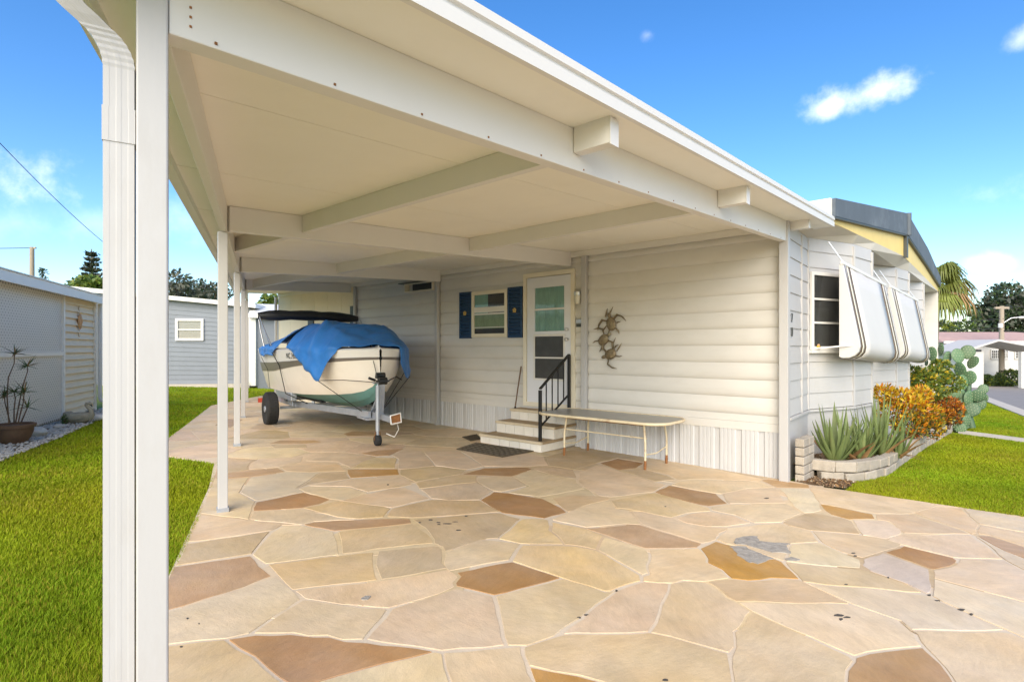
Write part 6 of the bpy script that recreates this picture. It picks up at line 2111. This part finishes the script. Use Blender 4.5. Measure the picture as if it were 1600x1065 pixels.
# swan planter
sw = Vector((*G(121, 660), 0)); sw.z = gz((sw.x, sw.y))
swan = thing('swan_planter', 'weathered concrete swan planter beside the beige shed siding', 'planter', tuple(sw))
SWK = .74
sx = Vector((.92, .38, 0)).normalized() * SWK; sy = Vector((-.38, .92, 0)).normalized() * SWK
b = MB()
prof = [(.02, 0), (.13, .0), (.19, .05), (.215, .13), (.20, .20), (.17, .225), (.14, .20), (.10, .15), (.0, .14)]
n = 22
vs = []
for r_, h in prof:
    for j in range(n):
        a = 2 * math.pi * j / n
        vs.append(sw + sx * r_ * 1.35 * math.cos(a) + sy * r_ * .8 * math.sin(a) + Vector((0, 0, SWK * (h + .04 * (math.cos(a) < -.5) * (h > .15)))))
fs = [(i * n + j, i * n + (j + 1) % n, (i + 1) * n + (j + 1) % n, (i + 1) * n + j) for i in range(len(prof) - 1) for j in range(n)]
b.add(vs, fs); b.build('body', M['swan'], swan, smooth=60)
def swp(a, h): return sw + sx * a + Vector((0, 0, h * SWK))
MB().tube([swp(.20, .10), swp(.275, .18), swp(.27, .28), swp(.21, .36), swp(.14, .41), swp(.10, .43), swp(.12, .385)] if False else [swp(.21, .08), swp(.275, .17), swp(.265, .27), swp(.21, .345), swp(.165, .40), swp(.175, .445), swp(.225, .45), swp(.255, .41)],
          [.056, .046, .036, .03, .027, .027, .03, .022], 12).build('neck', M['swan'], swan, smooth=60)
MB().tube([swp(.25, .42), swp(.275, .385), swp(.285, .35)], [.02, .013, .005], 8).build('beak', M['darktrim'], swan, smooth=60)
for sg in (1, -1):
    MB().ellip(sw + sy * .165 * sg + Vector((0, 0, .11)) - sx * .03, sx * .20, sy * .03, Vector((0, 0, .063)), 12, 8).build('wing', M['swan'], swan, smooth=60)
bush('weed_tuft', 'small green weed at the shed base left of the swan planter', 'weed', Vector((*G(101, 662), gz(G(101, 662)))), [((0, 0, .08), (.05, .05, .09))], 90, .05, ['leaf', 'leaf_lt'], [2, 1], 61, .4, .4, stems=2)

# ------------------------------------------------------------------ grey house and other buildings behind
def lap_house(name, label, cat, c0, c1, depth, zt0, zt1, m, ncr, parent_windows=(), base=None):
    """a lap-sided wall from c0 to c1 (seen face), body going back, sloping roof line zt0 -> zt1"""
    a, b_ = Vector((*c0, 0)), Vector((*c1, 0))
    d = (b_ - a); L_ = d.length; d.normalize()
    n = d.cross(Vector((0, 0, 1)))
    if n.y > 0: n = -n
    g0 = min(gz(c0), gz(c1)) if base is None else base
    t = thing(name, label, cat, (c0[0], c0[1], g0))
    back = -n * depth
    MB().hexa([a - n * .02 + Vector((0, 0, g0 - .2)), b_ - n * .02 + Vector((0, 0, g0 - .2)), b_ + back + Vector((0, 0, g0 - .2)), a + back + Vector((0, 0, g0 - .2))],
              [a - n * .02 + Vector((0, 0, zt0)), b_ - n * .02 + Vector((0, 0, zt1)), b_ + back + Vector((0, 0, zt1)), a + back + Vector((0, 0, zt0))]).build('wall', m, t)
    for k in range(ncr):
        f0, f1 = k / ncr, (k + 1) / ncr
        def zz(f, zt): return g0 + .05 + (zt - g0 - .05) * f
        p = [a + Vector((0, 0, zz(f0, zt0))) + n * .02, b_ + Vector((0, 0, zz(f0, zt1))) + n * .02, b_ + Vector((0, 0, zz(f1, zt1))) + n * .004, a + Vector((0, 0, zz(f1, zt0))) + n * .004]
        q = [v - n * .03 for v in p]
        MB().hexa([p[0], p[1], q[1], q[0]], [p[3], p[2], q[2], q[3]]).build('siding_plank', m, t)
    ov = .25
    r_ = [a - d * ov + n * ov, b_ + d * ov + n * ov, b_ + d * ov + back, a - d * ov + back]
    zz_ = [zt0, zt1, zt1, zt0]
    MB().hexa([v + Vector((0, 0, z)) for v, z in zip(r_, zz_)], [v + Vector((0, 0, z + .14)) for v, z in zip(r_, zz_)]).build('roof', M['white'], t)
    return t, a, d, n
def house_window(t, a, d, n, x0, x1, z0, z1, bars=1, vbars=0, mframe='white', glassm='glass'):
    def P(x, o, z): return a + d * x + n * o + Vector((0, 0, z))
    def bx(b, xa, xb, oa, ob, za, zb): return b.box(P((xa + xb) / 2, (oa + ob) / 2, (za + zb) / 2), d * (xb - xa) / 2, n * (ob - oa) / 2, Vector((0, 0, (zb - za) / 2)))
    f = .09 * (x1 - x0) if x1 - x0 < 1.4 else .1
    b = MB()
    bx(b, x0, x1, .02, .07, z0, z0 + f); bx(b, x0, x1, .02, .07, z1 - f, z1); bx(b, x0, x0 + f, .02, .07, z0 + f, z1 - f); bx(b, x1 - f, x1, .02, .07, z0 + f, z1 - f)
    w = b.build('window', M[mframe], t)
    bx(MB(), x0 + f, x1 - f, .022, .028, z0 + f, z1 - f).build('blind' if glassm != 'dark' else 'dark_room', mat('pale_blind', (.27, .265, .25), .7, .05) if glassm != 'dark' else M['dark_in'], w)
    bx(MB(), x0 + f, x1 - f, .034, .037, z0 + f, z1 - f).build('pane', M['glass'], w)
    for k in range(1, bars + 1):
        z = z0 + f + (z1 - z0 - 2 * f) * k / (bars + 1)
        bx(MB(), x0 + f, x1 - f, .040, .056, z - .02, z + .02).build('glazing_bar', M[mframe], w)
    for k in range(1, vbars + 1):
        x = x0 + f + (x1 - x0 - 2 * f) * k / (vbars + 1)
        bx(MB(), x - .02, x + .02, .040, .055, z0 + f, z1 - f).build('mullion', M[mframe], w)
    return w
ga = (-14.6, 18.2); gb_ = (-9.15, 19.0)
ggz = CAMZ - 57 / 850 * 18.6
gh, a_, d_, n_ = lap_house('grey_shed', 'dark grey lap sided building with one small white window', 'building', ga, gb_, 5, CAMZ + 1.95, CAMZ + 1.42, M['grey_siding'], 18, base=ggz)
def xat(a, d, px):
    r = (px - 800) / 850
    return (r * a.y - a.x) / (d.x - r * d.y)
x0, x1 = xat(a_, d_, 275), xat(a_, d_, 319)
dep = (a_ + d_ * x0).y
house_window(gh, a_, d_, n_, x0, x1, CAMZ + (545 - 532) / 850 * dep, CAMZ + (545 - 497.5) / 850 * dep, 1)
MB().hexa([a_ + d_ * -.2 + n_ * .35 + Vector((0, 0, ggz - .3)), a_ + d_ * 5.6 + n_ * .35 + Vector((0, 0, ggz - .3)), a_ + d_ * 5.6 + n_ * .03 + Vector((0, 0, ggz - .3)), a_ + d_ * -.2 + n_ * .03 + Vector((0, 0, ggz - .3))],
          [a_ + d_ * -.2 + n_ * .35 + Vector((0, 0, ggz + .05)), a_ + d_ * 5.6 + n_ * .35 + Vector((0, 0, ggz + .05)), a_ + d_ * 5.6 + n_ * .03 + Vector((0, 0, ggz + .05)), a_ + d_ * -.2 + n_ * .03 + Vector((0, 0, ggz + .05))]).build('concrete_footing', M['concrete'], gh)
# block seen between the shed corner and the downspout
bk, a2, d2, n2 = lap_house('white_annex', 'white annex with gutter and downspout at the back end of the driveway', 'building', (-9.35, 20.2), (-8.72, 18.6), 1.2, CAMZ + 1.55, CAMZ + 1.05, M['grey_siding'], 16, base=CAMZ - 60 / 850 * 19)
e2 = Vector((-8.78, 18.45, 0))
MB().box((e2.x - .06, e2.y + .1, CAMZ - .1), Vector((.12, 0, 0)), Vector((0, .05, 0)), Vector((0, 0, 1.15))).build('corner_board', M['white'], bk)
MB().tube([(e2.x - .3, e2.y - .05, CAMZ + 1.1), (e2.x - .3, e2.y - .05, CAMZ - 1.05), (e2.x - .2, e2.y - .18, CAMZ - 1.22)], .07, 8).build('downspout', M['white'], bk, smooth=40)
g3, a3, d3, n3 = lap_house('green_grey_house', 'green grey house with white trimmed window seen past the end of the carport', 'building', (-12.2, 25.5), (-8.5, 25.0), 5, CAMZ + 1.0, CAMZ + 1.0, M['green_siding'], 14, base=CAMZ - 1.1)
house_window(g3, a3, d3, n3, xat(a3, d3, 413), xat(a3, d3, 434), CAMZ - .30, CAMZ + .62, 0)

# ------------------------------------------------------------------ trees
def tree(name, label, base, trunk_h, trunk_r, clumps, n, size, mats, weights, seed, cat='tree', group=None, aspect=.55, limbs=7, shell=.45):
    rng = np.random.default_rng(seed)
    t = thing(name, label, cat, tuple(base), group)
    B = np.array(base)
    cl = [(B + np.array(c), np.array(r)) for c, r in clumps]
    v, f = leaf_cloud(n, clumps_sampler(cl, rng, shell), size, rng, .15, aspect, .1)
    mi = rng.choice(len(mats), n, p=np.array(weights) / sum(weights))
    np_mesh('crown', v, f, 4, [M[m] for m in mats], mi, t)
    b = MB(); r = random.Random(seed)
    bv = Vector(base)
    b.tube([bv + Vector((0, 0, -.3)), bv + Vector((r.uniform(-.1, .1), 0, trunk_h * .5)), bv + Vector((0, 0, trunk_h))], [trunk_r * 1.25, trunk_r, trunk_r * .75], 8)
    for k in range(limbs):
        c, rr_ = clumps[(k * 3) % len(clumps)]
        q = bv + Vector(c)
        p = bv + Vector((0, 0, trunk_h * r.uniform(.7, 1)))
        b.tube([p, p.lerp(q, .5) + Vector((0, 0, .3)), q], [trunk_r * .5, trunk_r * .3, trunk_r * .1], 6)
    b.build('trunk', M['bark'], t, smooth=60)
    return t
def crown_px(base, lst):
    return [(rel(px, py, base, bk), (rx, rx, rz)) for px, py, bk, rx, rz in lst]
def base_at(px, depth):
    x = (px - 800) / 850 * depth
    return (x, depth, gz((x, depth)))
def auto_clumps(base, px0, px1, py0, py1, k, r, seed, shape=None):
    rr_ = random.Random(seed); out = []
    while len(out) < k:
        x, y = rr_.uniform(px0, px1), rr_.uniform(py0, py1)
        u = (x - (px0 + px1) / 2) / ((px1 - px0) / 2)
        top = py0 + (py1 - py0) * (abs(u) ** 2.2) * .75
        if shape: top = shape(x)
        if y < top: continue
        q = r * rr_.uniform(.7, 1.25)
        out.append((x, y, rr_.uniform(-2.5, 2.5), q, q * .72))
    return crown_px(base, out)
# big dark tree across the street
tb_ = base_at(1600, 70)
tree('broadleaf_tree', 'huge dark spreading tree rising behind the white house across the street', tb_, 4, .6,
     auto_clumps(tb_, 1512, 1720, 458, 560, 60, 2.2, 3, lambda x: float(np.interp(x, [1512, 1530, 1548, 1565, 1600, 1650, 1720], [520, 497, 470, 460, 458, 455, 470]))),
     15000, .62, ['leaf_dk', 'leaf_gr', 'leaf'], [4, 2.2, .9], 31, group='trees across the street')
for i, (px, dp, x0, x1, y0, y1, nk, mm, lab) in enumerate((
        (1490, 66, 1462, 1530, 512, 560, 20, ['leaf', 'leaf_lt', 'leaf_dk'], 'light green rounded tree between the palm and the huge dark tree'),
        (1452, 60, 1425, 1480, 505, 560, 18, ['leaf', 'leaf_yg', 'leaf_dk'], 'yellow green tree low behind the palm trunk'),
        (1760, 75, 1690, 1900, 470, 560, 30, ['leaf', 'leaf_dk', 'leaf_gr'], 'broad green tree right of the huge dark tree'))):
    bt = base_at(px, dp)
    tree('broadleaf_tree', lab, bt, 2.5, .35, auto_clumps(bt, x0, x1, y0, y1, nk, 1.5, 40 + i), 5200, .5, mm, [3, 2, 1.6], 50 + i, group='trees across the street')
# trees behind the houses on the left
for i, (px, dp, x0, x1, y0, y1, nk, r_, mm, n_l, lab) in enumerate((
        (275, 46, 255, 300, 432, 478, 16, 1.0, ['leaf_gr', 'leaf_dk', 'leaf_gr'], 1300, 'thin grey green oak behind the left half of the grey building'),
        (325, 50, 296, 352, 440, 478, 16, 1.0, ['leaf_gr', 'leaf_dk', 'leaf_gr'], 1300, 'sparse brownish oak behind the right half of the grey building'),
        (142, 32, 124, 166, 434, 470, 14, .7, ['leaf_lt', 'leaf', 'leaf_yg'], 3600, 'round bright green tree below the norfolk pine'),
        (420, 30, 398, 445, 466, 520, 18, .7, ['leaf_lt', 'leaf', 'palm'], 4000, 'fresh green tree seen through the far end of the carport'))):
    bt = base_at(px, dp)
    tree('broadleaf_tree' if i != 3 else 'leafy_tree', lab, bt, 3.0, .2, auto_clumps(bt, x0, x1, y0, y1, nk, r_, 70 + i), n_l, .42 if i < 2 else .3, mm, [3, 2, 1], 80 + i, group='trees behind the left hand houses', limbs=10)
# more trees outside the frame edges so that the place goes on
for i, (x, y, h_, lab) in enumerate(((-34, 30, 6.5, 'wide green tree far left beyond the lattice shed'), (-24, 46, 6, 'green tree far left behind the bright round tree'), (-4, 60, 5.5, 'green tree hidden behind the mobile home'), (12, 70, 6, 'green tree behind the roof of the mobile home'), (26, 72, 6, 'green tree behind the gable end'))):
    bt = (x, y, gz((x, y)))
    r_ = random.Random(i)
    cl = [((r_.uniform(-3, 3), r_.uniform(-3, 3), r_.uniform(2.0, h_ - 1.8)), (1.5, 1.5, 1.1)) for _ in range(18)]
    if i in (0, 1, 2, 3, 4):
        tree('broadleaf_tree', lab, bt, 2.5, .3, cl, 2600, .5, ['leaf', 'leaf_dk', 'leaf_lt'], [3, 2, 1], 90 + i, group='trees beyond the edges of the lot') if (i not in (0, 1)) else None
# norfolk pine
nb = base_at(143, 55)
npn = thing('norfolk_pine', 'slender norfolk pine standing far behind the shed roof', 'tree', nb)
ztop = CAMZ + (545 - 389) / 850 * 55
MB().tube([nb, (nb[0], nb[1], ztop)], [.22, .04], 8).build('trunk', M['bark'], npn)
rng = np.random.default_rng(77)
cen = []; od = []
zz = 4.0
while zz < ztop - nb[2] - .2:
    hrel = 1 - zz / (ztop - nb[2])
    Lb = .25 + 1.9 * hrel ** .9
    for k in range(6):
        az = k * math.pi / 3 + rng.uniform(-.3, .3)
        for q in np.linspace(.15, 1, 12):
            for _ in range(5):
                cen.append((nb[0] + math.cos(az) * Lb * q + rng.normal(0, .12), nb[1] + math.sin(az) * Lb * q + rng.normal(0, .12), nb[2] + zz + .30 * q * q * Lb * .5 + rng.normal(0, .08)))
                od.append((math.cos(az), math.sin(az), .5))
    zz += .5 + .2 * hrel
cen = np.array(cen); od = np.array(od)
v, f = leaf_cloud(len(cen), lambda n: (cen, od), .42, rng, .2, .35)
np_mesh('crown', v, f, 4, [M['leaf_dk'], M['leaf_gr']], rng.integers(0, 2, len(cen)), npn)
nb2 = base_at(66, 80)
t2 = thing('norfolk_pine', 'tiny distant conifer tip just above the lattice shed roof', 'tree', nb2)
cen = np.array([(nb2[0] + rng.normal(0, .12 + .55 * k / 500), nb2[1] + rng.normal(0, .3), CAMZ + (545 - 419) / 850 * 80 - 6.0 * (k / 500) ** 1.1) for k in range(500)])
v, f = leaf_cloud(500, lambda n: (cen, np.tile((0, 0, .5), (500, 1))), .4, rng, .2, .4)
np_mesh('crown', v, f, 4, M['leaf_dk'], None, t2)
MB().tube([nb2, (nb2[0], nb2[1], CAMZ + (545 - 421) / 850 * 80)], [.2, .04], 6).build('trunk', M['bark'], t2)
# palm by the far corner of the house
pbx, pby = 13.2, 17.2
pz0 = gz((pbx, pby))
palm = thing('fan_palm', 'fan palm with drooping fronds and brown trunk past the gable end', 'palm', (pbx, pby, pz0))
pzt = CAMZ + 2.15
b = MB()
pts = [(pbx - .05, pby, pz0 - .1), (pbx - .02, pby, pz0 + 1.5), (pbx + .05, pby, pzt)]
b.tube(pts, [.25, .22, .26], 12); b.build('trunk', M['bark'], palm, smooth=60)
rp = random.Random(12)
def fan_frond(c, az, el, stalk, size, m, droop):
    d = Vector((math.cos(az) * math.cos(el), math.sin(az) * math.cos(el), math.sin(el)))
    p0_ = Vector(c); p1 = p0_ + d * stalk + Vector((0, 0, -droop * .25))
    sd = d.cross(Vector((0, 0, 1))).normalized(); upv = sd.cross(d)
    b = MB()
    b.tube([p0_, p0_.lerp(p1, .5) + Vector((0, 0, .05)), p1], [.025, .02, .014], 5)
    ns = 26
    for k in range(ns):
        a = -1.9 + 3.8 * k / (ns - 1)
        dd = (d * math.cos(a) + sd * math.sin(a)).normalized()
        L_ = size * (1 - .22 * abs(a) / 1.9) * rp.uniform(.9, 1.08)
        w = size * .035
        q0 = p1
        q1 = p1 + dd * L_ * .55 + Vector((0, 0, -droop * .10 * L_))
        q2 = p1 + dd * L_ * .85 + Vector((0, 0, -droop * .55 * L_))
        q3 = p1 + dd * L_ * .95 + Vector((0, 0, -droop * 1.0 * L_))
        s_ = dd.cross(upv).normalized() * w
        b.add([q0 - s_ * .3, q0 + s_ * .3, q1 + s_, q1 - s_, q2 + s_ * .7, q2 - s_ * .7, q3], [(0, 1, 2, 3), (3, 2, 4, 5), (5, 4, 6)])
    b.build('frond', m, palm)
for k in range(30):
    az = k * 2.4; el = rp.uniform(-.4, 1.1)
    fan_frond((pbx + .05, pby, pzt - .05), az, el, rp.uniform(.45, .8), rp.uniform(.65, .95), M['palm'] if k % 9 else M['palm_dry'], .95)

# ------------------------------------------------------------------ across the street
hb_ = G(1500, 601)
DEP = hb_[1]
def far(px, py, dep=None):
    dep = dep or DEP
    return Vector(((px - 800) / 850 * dep, dep, CAMZ + (545 - py) / 850 * dep))
def fbx(b, x0, x1, d0, d1, y0, y1, dep=None):
    """box between photograph columns x0..x1 and rows y0 (bottom)..y1 (top), from depth d0 to d1 past DEP"""
    p, q = far(x0, y0), far(x1, y1)
    c = Vector(((p.x + q.x) / 2, DEP + (d0 + d1) / 2, (p.z + q.z) / 2))
    return b.box(c, Vector(((q.x - p.x) / 2, 0, 0)), Vector((0, (d1 - d0) / 2, 0)), Vector((0, 0, (q.z - p.z) / 2)))
ph = thing('pink_roof_house', 'white bungalow with faded pink roof and gridded windows across the street', 'house', tuple(far(1580, 598)))
fbx(MB(), 1490, 1720, 1.0, 8, 604, 533).build('wall', M['siding'], ph)
b = MB()
r0, r1 = far(1485, 534), far(1730, 534)
b.hexa([r0 + Vector((0, .6, 0)), r1 + Vector((0, .6, 0)), r1 + Vector((0, 8.4, 0)), r0 + Vector((0, 8.4, 0))], [r0 + Vector((.8, 3, .75)), r1 + Vector((-.8, 3, .75)), r1 + Vector((-.8, 5.5, .75)), r0 + Vector((.8, 5.5, .75))])
b.build('roof', M['pink_roof'], ph)
fbx(MB(), 1485, 1730, .5, .6, 536.5, 532.5).build('fascia', M['white'], ph)
for (x0, x1) in ((1567.5, 1581.5), (1585, 1595.5), (1606, 1622), (1640, 1656)):
    w = MB()
    for (a, c, y0, y1) in ((x0, x1, 561, 559.6), (x0, x1, 547.4, 546), (x0, x0 + 1.2, 559.6, 547.4), (x1 - 1.2, x1, 559.6, 547.4)):
        fbx(w, a, c, .90, 1.0, y0, y1)
    w = w.build('window', M['white'], ph)
    fbx(MB(), x0 + 1.2, x1 - 1.2, .97, .99, 559.6, 547.4).build('pane', M['screen'], w)
    b = MB()
    for k in range(1, 3):
        fbx(b, x0 + 1.2, x1 - 1.2, .93, .96, 547.4 + 12.2 * k / 3 + .35, 547.4 + 12.2 * k / 3 - .35)
    for k in range(1, 4):
        xx = x0 + 1.2 + (x1 - x0 - 2.4) * k / 4
        fbx(b, xx - .35, xx + .35, .90, .93, 559.6, 547.4)
    b.build('glazing_grid', M['white'], w, kind='stuff')
fbx(MB(), 1533, 1553, .96, 1.0, 562, 546).build('window', M['screen'], ph)
fbx(MB(), 1540, 1720, .6, 1.0, 604, 594).build('planter_kerb', M['block'], ph)
# carport in front of it with bluish metal roof
fc = thing('far_carport', 'low carport with pale blue metal roof and one white post across the street', 'carport', tuple(far(1535, 598)))
b = MB()
pa, pk, pe = far(1440, 551), far(1494, 534), far(1580, 549.5)
D0, D1 = -3.2, -.2
th = Vector((0, 0, .12))
def dv(d): return Vector((0, d, 0))
for p, q in ((pa, pk), (pk, pe)):
    b.hexa([p + dv(D0), q + dv(D0), q + dv(D1), p + dv(D1)], [p + dv(D0) + th, q + dv(D0) + th, q + dv(D1) + th, p + dv(D1) + th])
b.build('roof', mat('pale_metal_roof', (.52, .50, .475), .85, .05), fc)
for px in (1535, 1450):
    q = far(px, 549)
    MB().box((q.x, DEP - 2.8, (q.z + gz((q.x, DEP - 2.8))) / 2), Vector((.11, 0, 0)), Vector((0, .11, 0)), Vector((0, 0, (q.z - gz((q.x, DEP - 2.8))) / 2))).build('post', M['white'], fc)
fbx(MB(), 1448, 1484, -2.6, -.6, 604, 549).build('store_room', M['siding'], fc)
for px, w_, h_, lab in ((1565, .85, .75, 'round clipped green shrub at the foot of the street light pole'), (1548, .7, .45, 'low dark hedge left of the round shrub across the street'), (1528, .55, .5, 'small dark hedge behind the far carport post')):
    bp_ = far(px, 598) + Vector((0, -.6, 0)); bp_.z = gz((bp_.x, bp_.y))
    bush('clipped_shrub', lab, 'shrub', bp_, [((0, 0, h_ * .7), (w_, w_ * .8, h_ * .75))], 1300, .18, ['leaf', 'leaf_dk', 'leaf_yg'], [3, 2, 1], int(px), .5, .3, 'shrubs across the street', stems=3)
# street light pole with lines
pp = (far(1565, 560, 36).x, 36.0)
pg = gz(pp)
pole = thing('street_light_pole', 'wooden utility pole with street light arm across the street', 'utility pole', (pp[0], pp[1], pg))
ptop = CAMZ + (545 - 478) / 850 * 36
MB().tube([(pp[0], pp[1], pg - .2), (pp[0], pp[1], ptop)], [.17, .13], 10).build('pole', M['wood'], pole, smooth=60)
MB().bar((pp[0] - .45, pp[1], ptop - .12), (pp[0] + .45, pp[1], ptop - .12), .12, .14).build('crossarm', M['wood'], pole)
za = CAMZ + (545 - 502) / 850 * 36
MB().tube([(pp[0], pp[1] - .15, za - .1), (pp[0] + .35, pp[1] - .3, za + .2), (pp[0] + .75, pp[1] - .4, za + .25)], .035, 8).build('lamp_arm', M['alum'], pole, smooth=60)
MB().ellip((pp[0] + 1.0, pp[1] - .42, za + .24), Vector((.32, 0, 0)), Vector((0, .13, 0)), Vector((0, 0, .08)), 12, 6).build('lamp_head', M['white'], pole, smooth=60)
MB().tube([(pp[0] - .3, pp[1] - .25, CAMZ + (545 - 512) / 850 * 36), (pp[0] - .3, pp[1] - .25, CAMZ + (545 - 510) / 850 * 36 + .2)], .12, 8).build('transformer', M['white'], pole)
def cable(name, label, p, q, sag, r, group=None):
    p, q = Vector(p), Vector(q)
    pts = [p.lerp(q, k / 16) - Vector((0, 0, sag * 4 * (k / 16) * (1 - k / 16))) for k in range(17)]
    MB().tube(pts, r, 5, cap=False).build(name, M['wire'], None, label=label, cat='cable', group=group)
w1 = CAMZ + (545 - 512) / 850 * 36
for i, (dz, lab) in enumerate(((0, 'lowest telephone cable running left from the street light pole'), (.6, 'middle telephone cable running left from the street light pole'))):
    cable('overhead_cable', lab, (pp[0], pp[1] - .15, w1 + dz), (pp[0] - 24, pp[1] + 26, w1 + 1.2 + dz), .8, .022, 'cables on the street light pole')
cable('overhead_cable', 'power line running right from the top of the street light pole', (pp[0] + .3, pp[1], ptop - .03), (pp[0] + 40, pp[1] - 6, ptop + .8), .9, .022, 'cables on the street light pole')
cable('overhead_cable', 'thick cable running right below the street lamp', (pp[0], pp[1] - .15, w1 - .2), (pp[0] + 40, pp[1] - 6, w1 - .6), .9, .03, 'cables on the street light pole')
# pole and wires over the shed on the left
up_ = base_at(50, 34)
upole = thing('utility_pole', 'grey utility pole standing behind the lattice shed roof', 'utility pole', up_)
uz = CAMZ + (545 - 386) / 850 * 34
MB().tube([up_, (up_[0], up_[1], uz)], [.16, .12], 10).build('pole', M['wood'], upole, smooth=60)
MB().bar((up_[0] - .1, up_[1], uz - .05), (up_[0] + .25, up_[1], uz - .05), .08, .1).build('bracket', M['wood'], upole)
cable('overhead_cable', 'slack cable from the utility pole leaving at the left edge', (up_[0], up_[1], uz - .05), (up_[0] - 30, up_[1] - 6, uz + .2), .5, .022)
def ray_pt(px, py, dep): return ((px - 800) / 850 * dep, dep, CAMZ + (545 - py) / 850 * dep)
cable('power_line', 'thin black power line slanting down across the sky at left', ray_pt(-170, 40, 11), ray_pt(232, 428, 32), .55, .011)

# ------------------------------------------------------------------ lawns
def blades(name, polys, n_tot, fall, ymin, h, w, avoid=(), seed=1, region=None):
    rng = np.random.default_rng(seed)
    xs, ys = [], []
    P = polys
    X0, X1 = min(p[0] for p in P), max(p[0] for p in P); Y0, Y1 = min(p[1] for p in P), max(p[1] for p in P)
    got = 0
    while got < n_tot:
        x = rng.uniform(X0, X1, 200000); y = rng.uniform(Y0, Y1, 200000)
        k = inside_np(P, x, y)
        for q in avoid:
            k &= ~inside_np(q, x, y)
        d = np.hypot(x, y)
        k &= rng.random(len(x)) < np.clip((fall / np.maximum(d, .5)) ** 2, 0, 1)
        k &= np.abs(x / np.maximum(y, .2)) < 2.2
        k &= y > ymin
        xs.append(x[k]); ys.append(y[k]); got += int(k.sum())
    x = np.concatenate(xs)[:n_tot]; y = np.concatenate(ys)[:n_tot]
    d = np.hypot(x, y)
    z = ground_z(x, y) - .034
    patch = .5 + .5 * np.sin(x * 2.1 + 1.3 * np.sin(y * 1.7)) * np.cos(y * 2.6 - x * .8)
    hh = h * rng.uniform(.5, 1.2, n_tot) * (.8 + .35 * patch)
    ww = w * rng.uniform(.7, 1.3, n_tot) * np.clip(d / 3.2, .8, 3.5)
    az = rng.uniform(0, 2 * np.pi, n_tot); ln = rng.uniform(.1, .75, n_tot); az2 = az + rng.normal(0, .5, n_tot) + np.pi / 2
    sx_, sy_ = np.cos(az) * ww / 2, np.sin(az) * ww / 2
    tx, ty = np.cos(az2) * ln * hh, np.sin(az2) * ln * hh
    v = np.empty((n_tot, 5, 3))
    v[:, 0] = np.stack([x - sx_, y - sy_, z], 1); v[:, 1] = np.stack([x + sx_, y + sy_, z], 1)
    mx_, my_, mz_ = x + tx * .35, y + ty * .35, z + hh * .6
    v[:, 2] = np.stack([mx_ + sx_ * .8, my_ + sy_ * .8, mz_], 1); v[:, 3] = np.stack([mx_ - sx_ * .8, my_ - sy_ * .8, mz_], 1)
    v[:, 4] = np.stack([x + tx, y + ty, z + hh * np.sqrt(1 - .5 * ln ** 2)], 1)
    base = np.arange(n_tot)[:, None] * 5
    tri = np.concatenate([base + np.array([[0, 1, 2]]), base + np.array([[0, 2, 3]]), base + np.array([[3, 2, 4]])], 1).reshape(-1)
    mi = np.repeat((rng.random(n_tot) < .06 + .34 * patch ** 2).astype(int), 3)
    np_mesh(name, v.reshape(-1, 3), tri, 3, [M['grass'], M['grass2']], mi, kind='stuff')
shed_edge = [(p[0], p[1]) for p in (LW(-1.6, .40, 0), LW(-.4, .46, 0), LW(1.2, .48, 0), LW(2.2, .54, 0), LW(3.0, .60, 0), LW(4.5, .64, 0), LW(LEND, .68, 0))]
off = Vector((LA[0] - LB[0], LA[1] - LB[1])).normalized()
offn = Vector((-off.y, off.x))
if offn.x > 0: offn = -offn
def shiftp(p, k=-.022): return (p[0] + offn.x * k, p[1] + offn.y * k)
lawnL = [shiftp(L_front), shiftp(LA), shiftp(L_jog), (L_corner[0] - .01, L_corner[1] - .01)] + [(L_corner[0] - .02, L_corner[1] + .02), shiftp(L_back0), shiftp(L_back1), (-7.6, 18.4), (-9.2, 18.8), (-13.2, 18.2), (-14.2, 17.6)] + shed_edge + [(-7, .5)]
blades('lawn_grass', lawnL, 300000, 3.6, 1.2, .044, .0038, seed=3)
lawnR = [G(1322, 761), G(1600, 803), lerp2(G(1322, 761), G(1600, 803), 1.6), FWK[1], lerp2(FWK[2], FWK[3], 0.0), FWK[3], G(1488, 675), G(1458, 692), G(1430, 708), G(1405, 723), G(1383, 736), G(1345, 743.5)]
lawnR = [G(1322, 765.5), G(1600, 807.5), lerp2(G(1322, 765.5), G(1600, 807.5), 2.4), lerp2(FWK[3], FWK[2], .98), FWK[3], G(1488, 675), G(1458, 693), G(1430, 709), G(1405, 724), G(1383, 737), G(1345, 744)]
blades('lawn_grass', lawnR, 240000, 7.5, 1.2, .045, .0036, seed=4)
lawnK = [lerp2(FWK[0], FWK[1], .0), lerp2(FWK[0], FWK[1], .9), kpt(-4, -.03), kpt(11, -.03), (9.4, 12.2), (8.9, 11.3)]
blades('lawn_grass', lawnK, 60000, 12, 1.2, .05, .0045, seed=5)
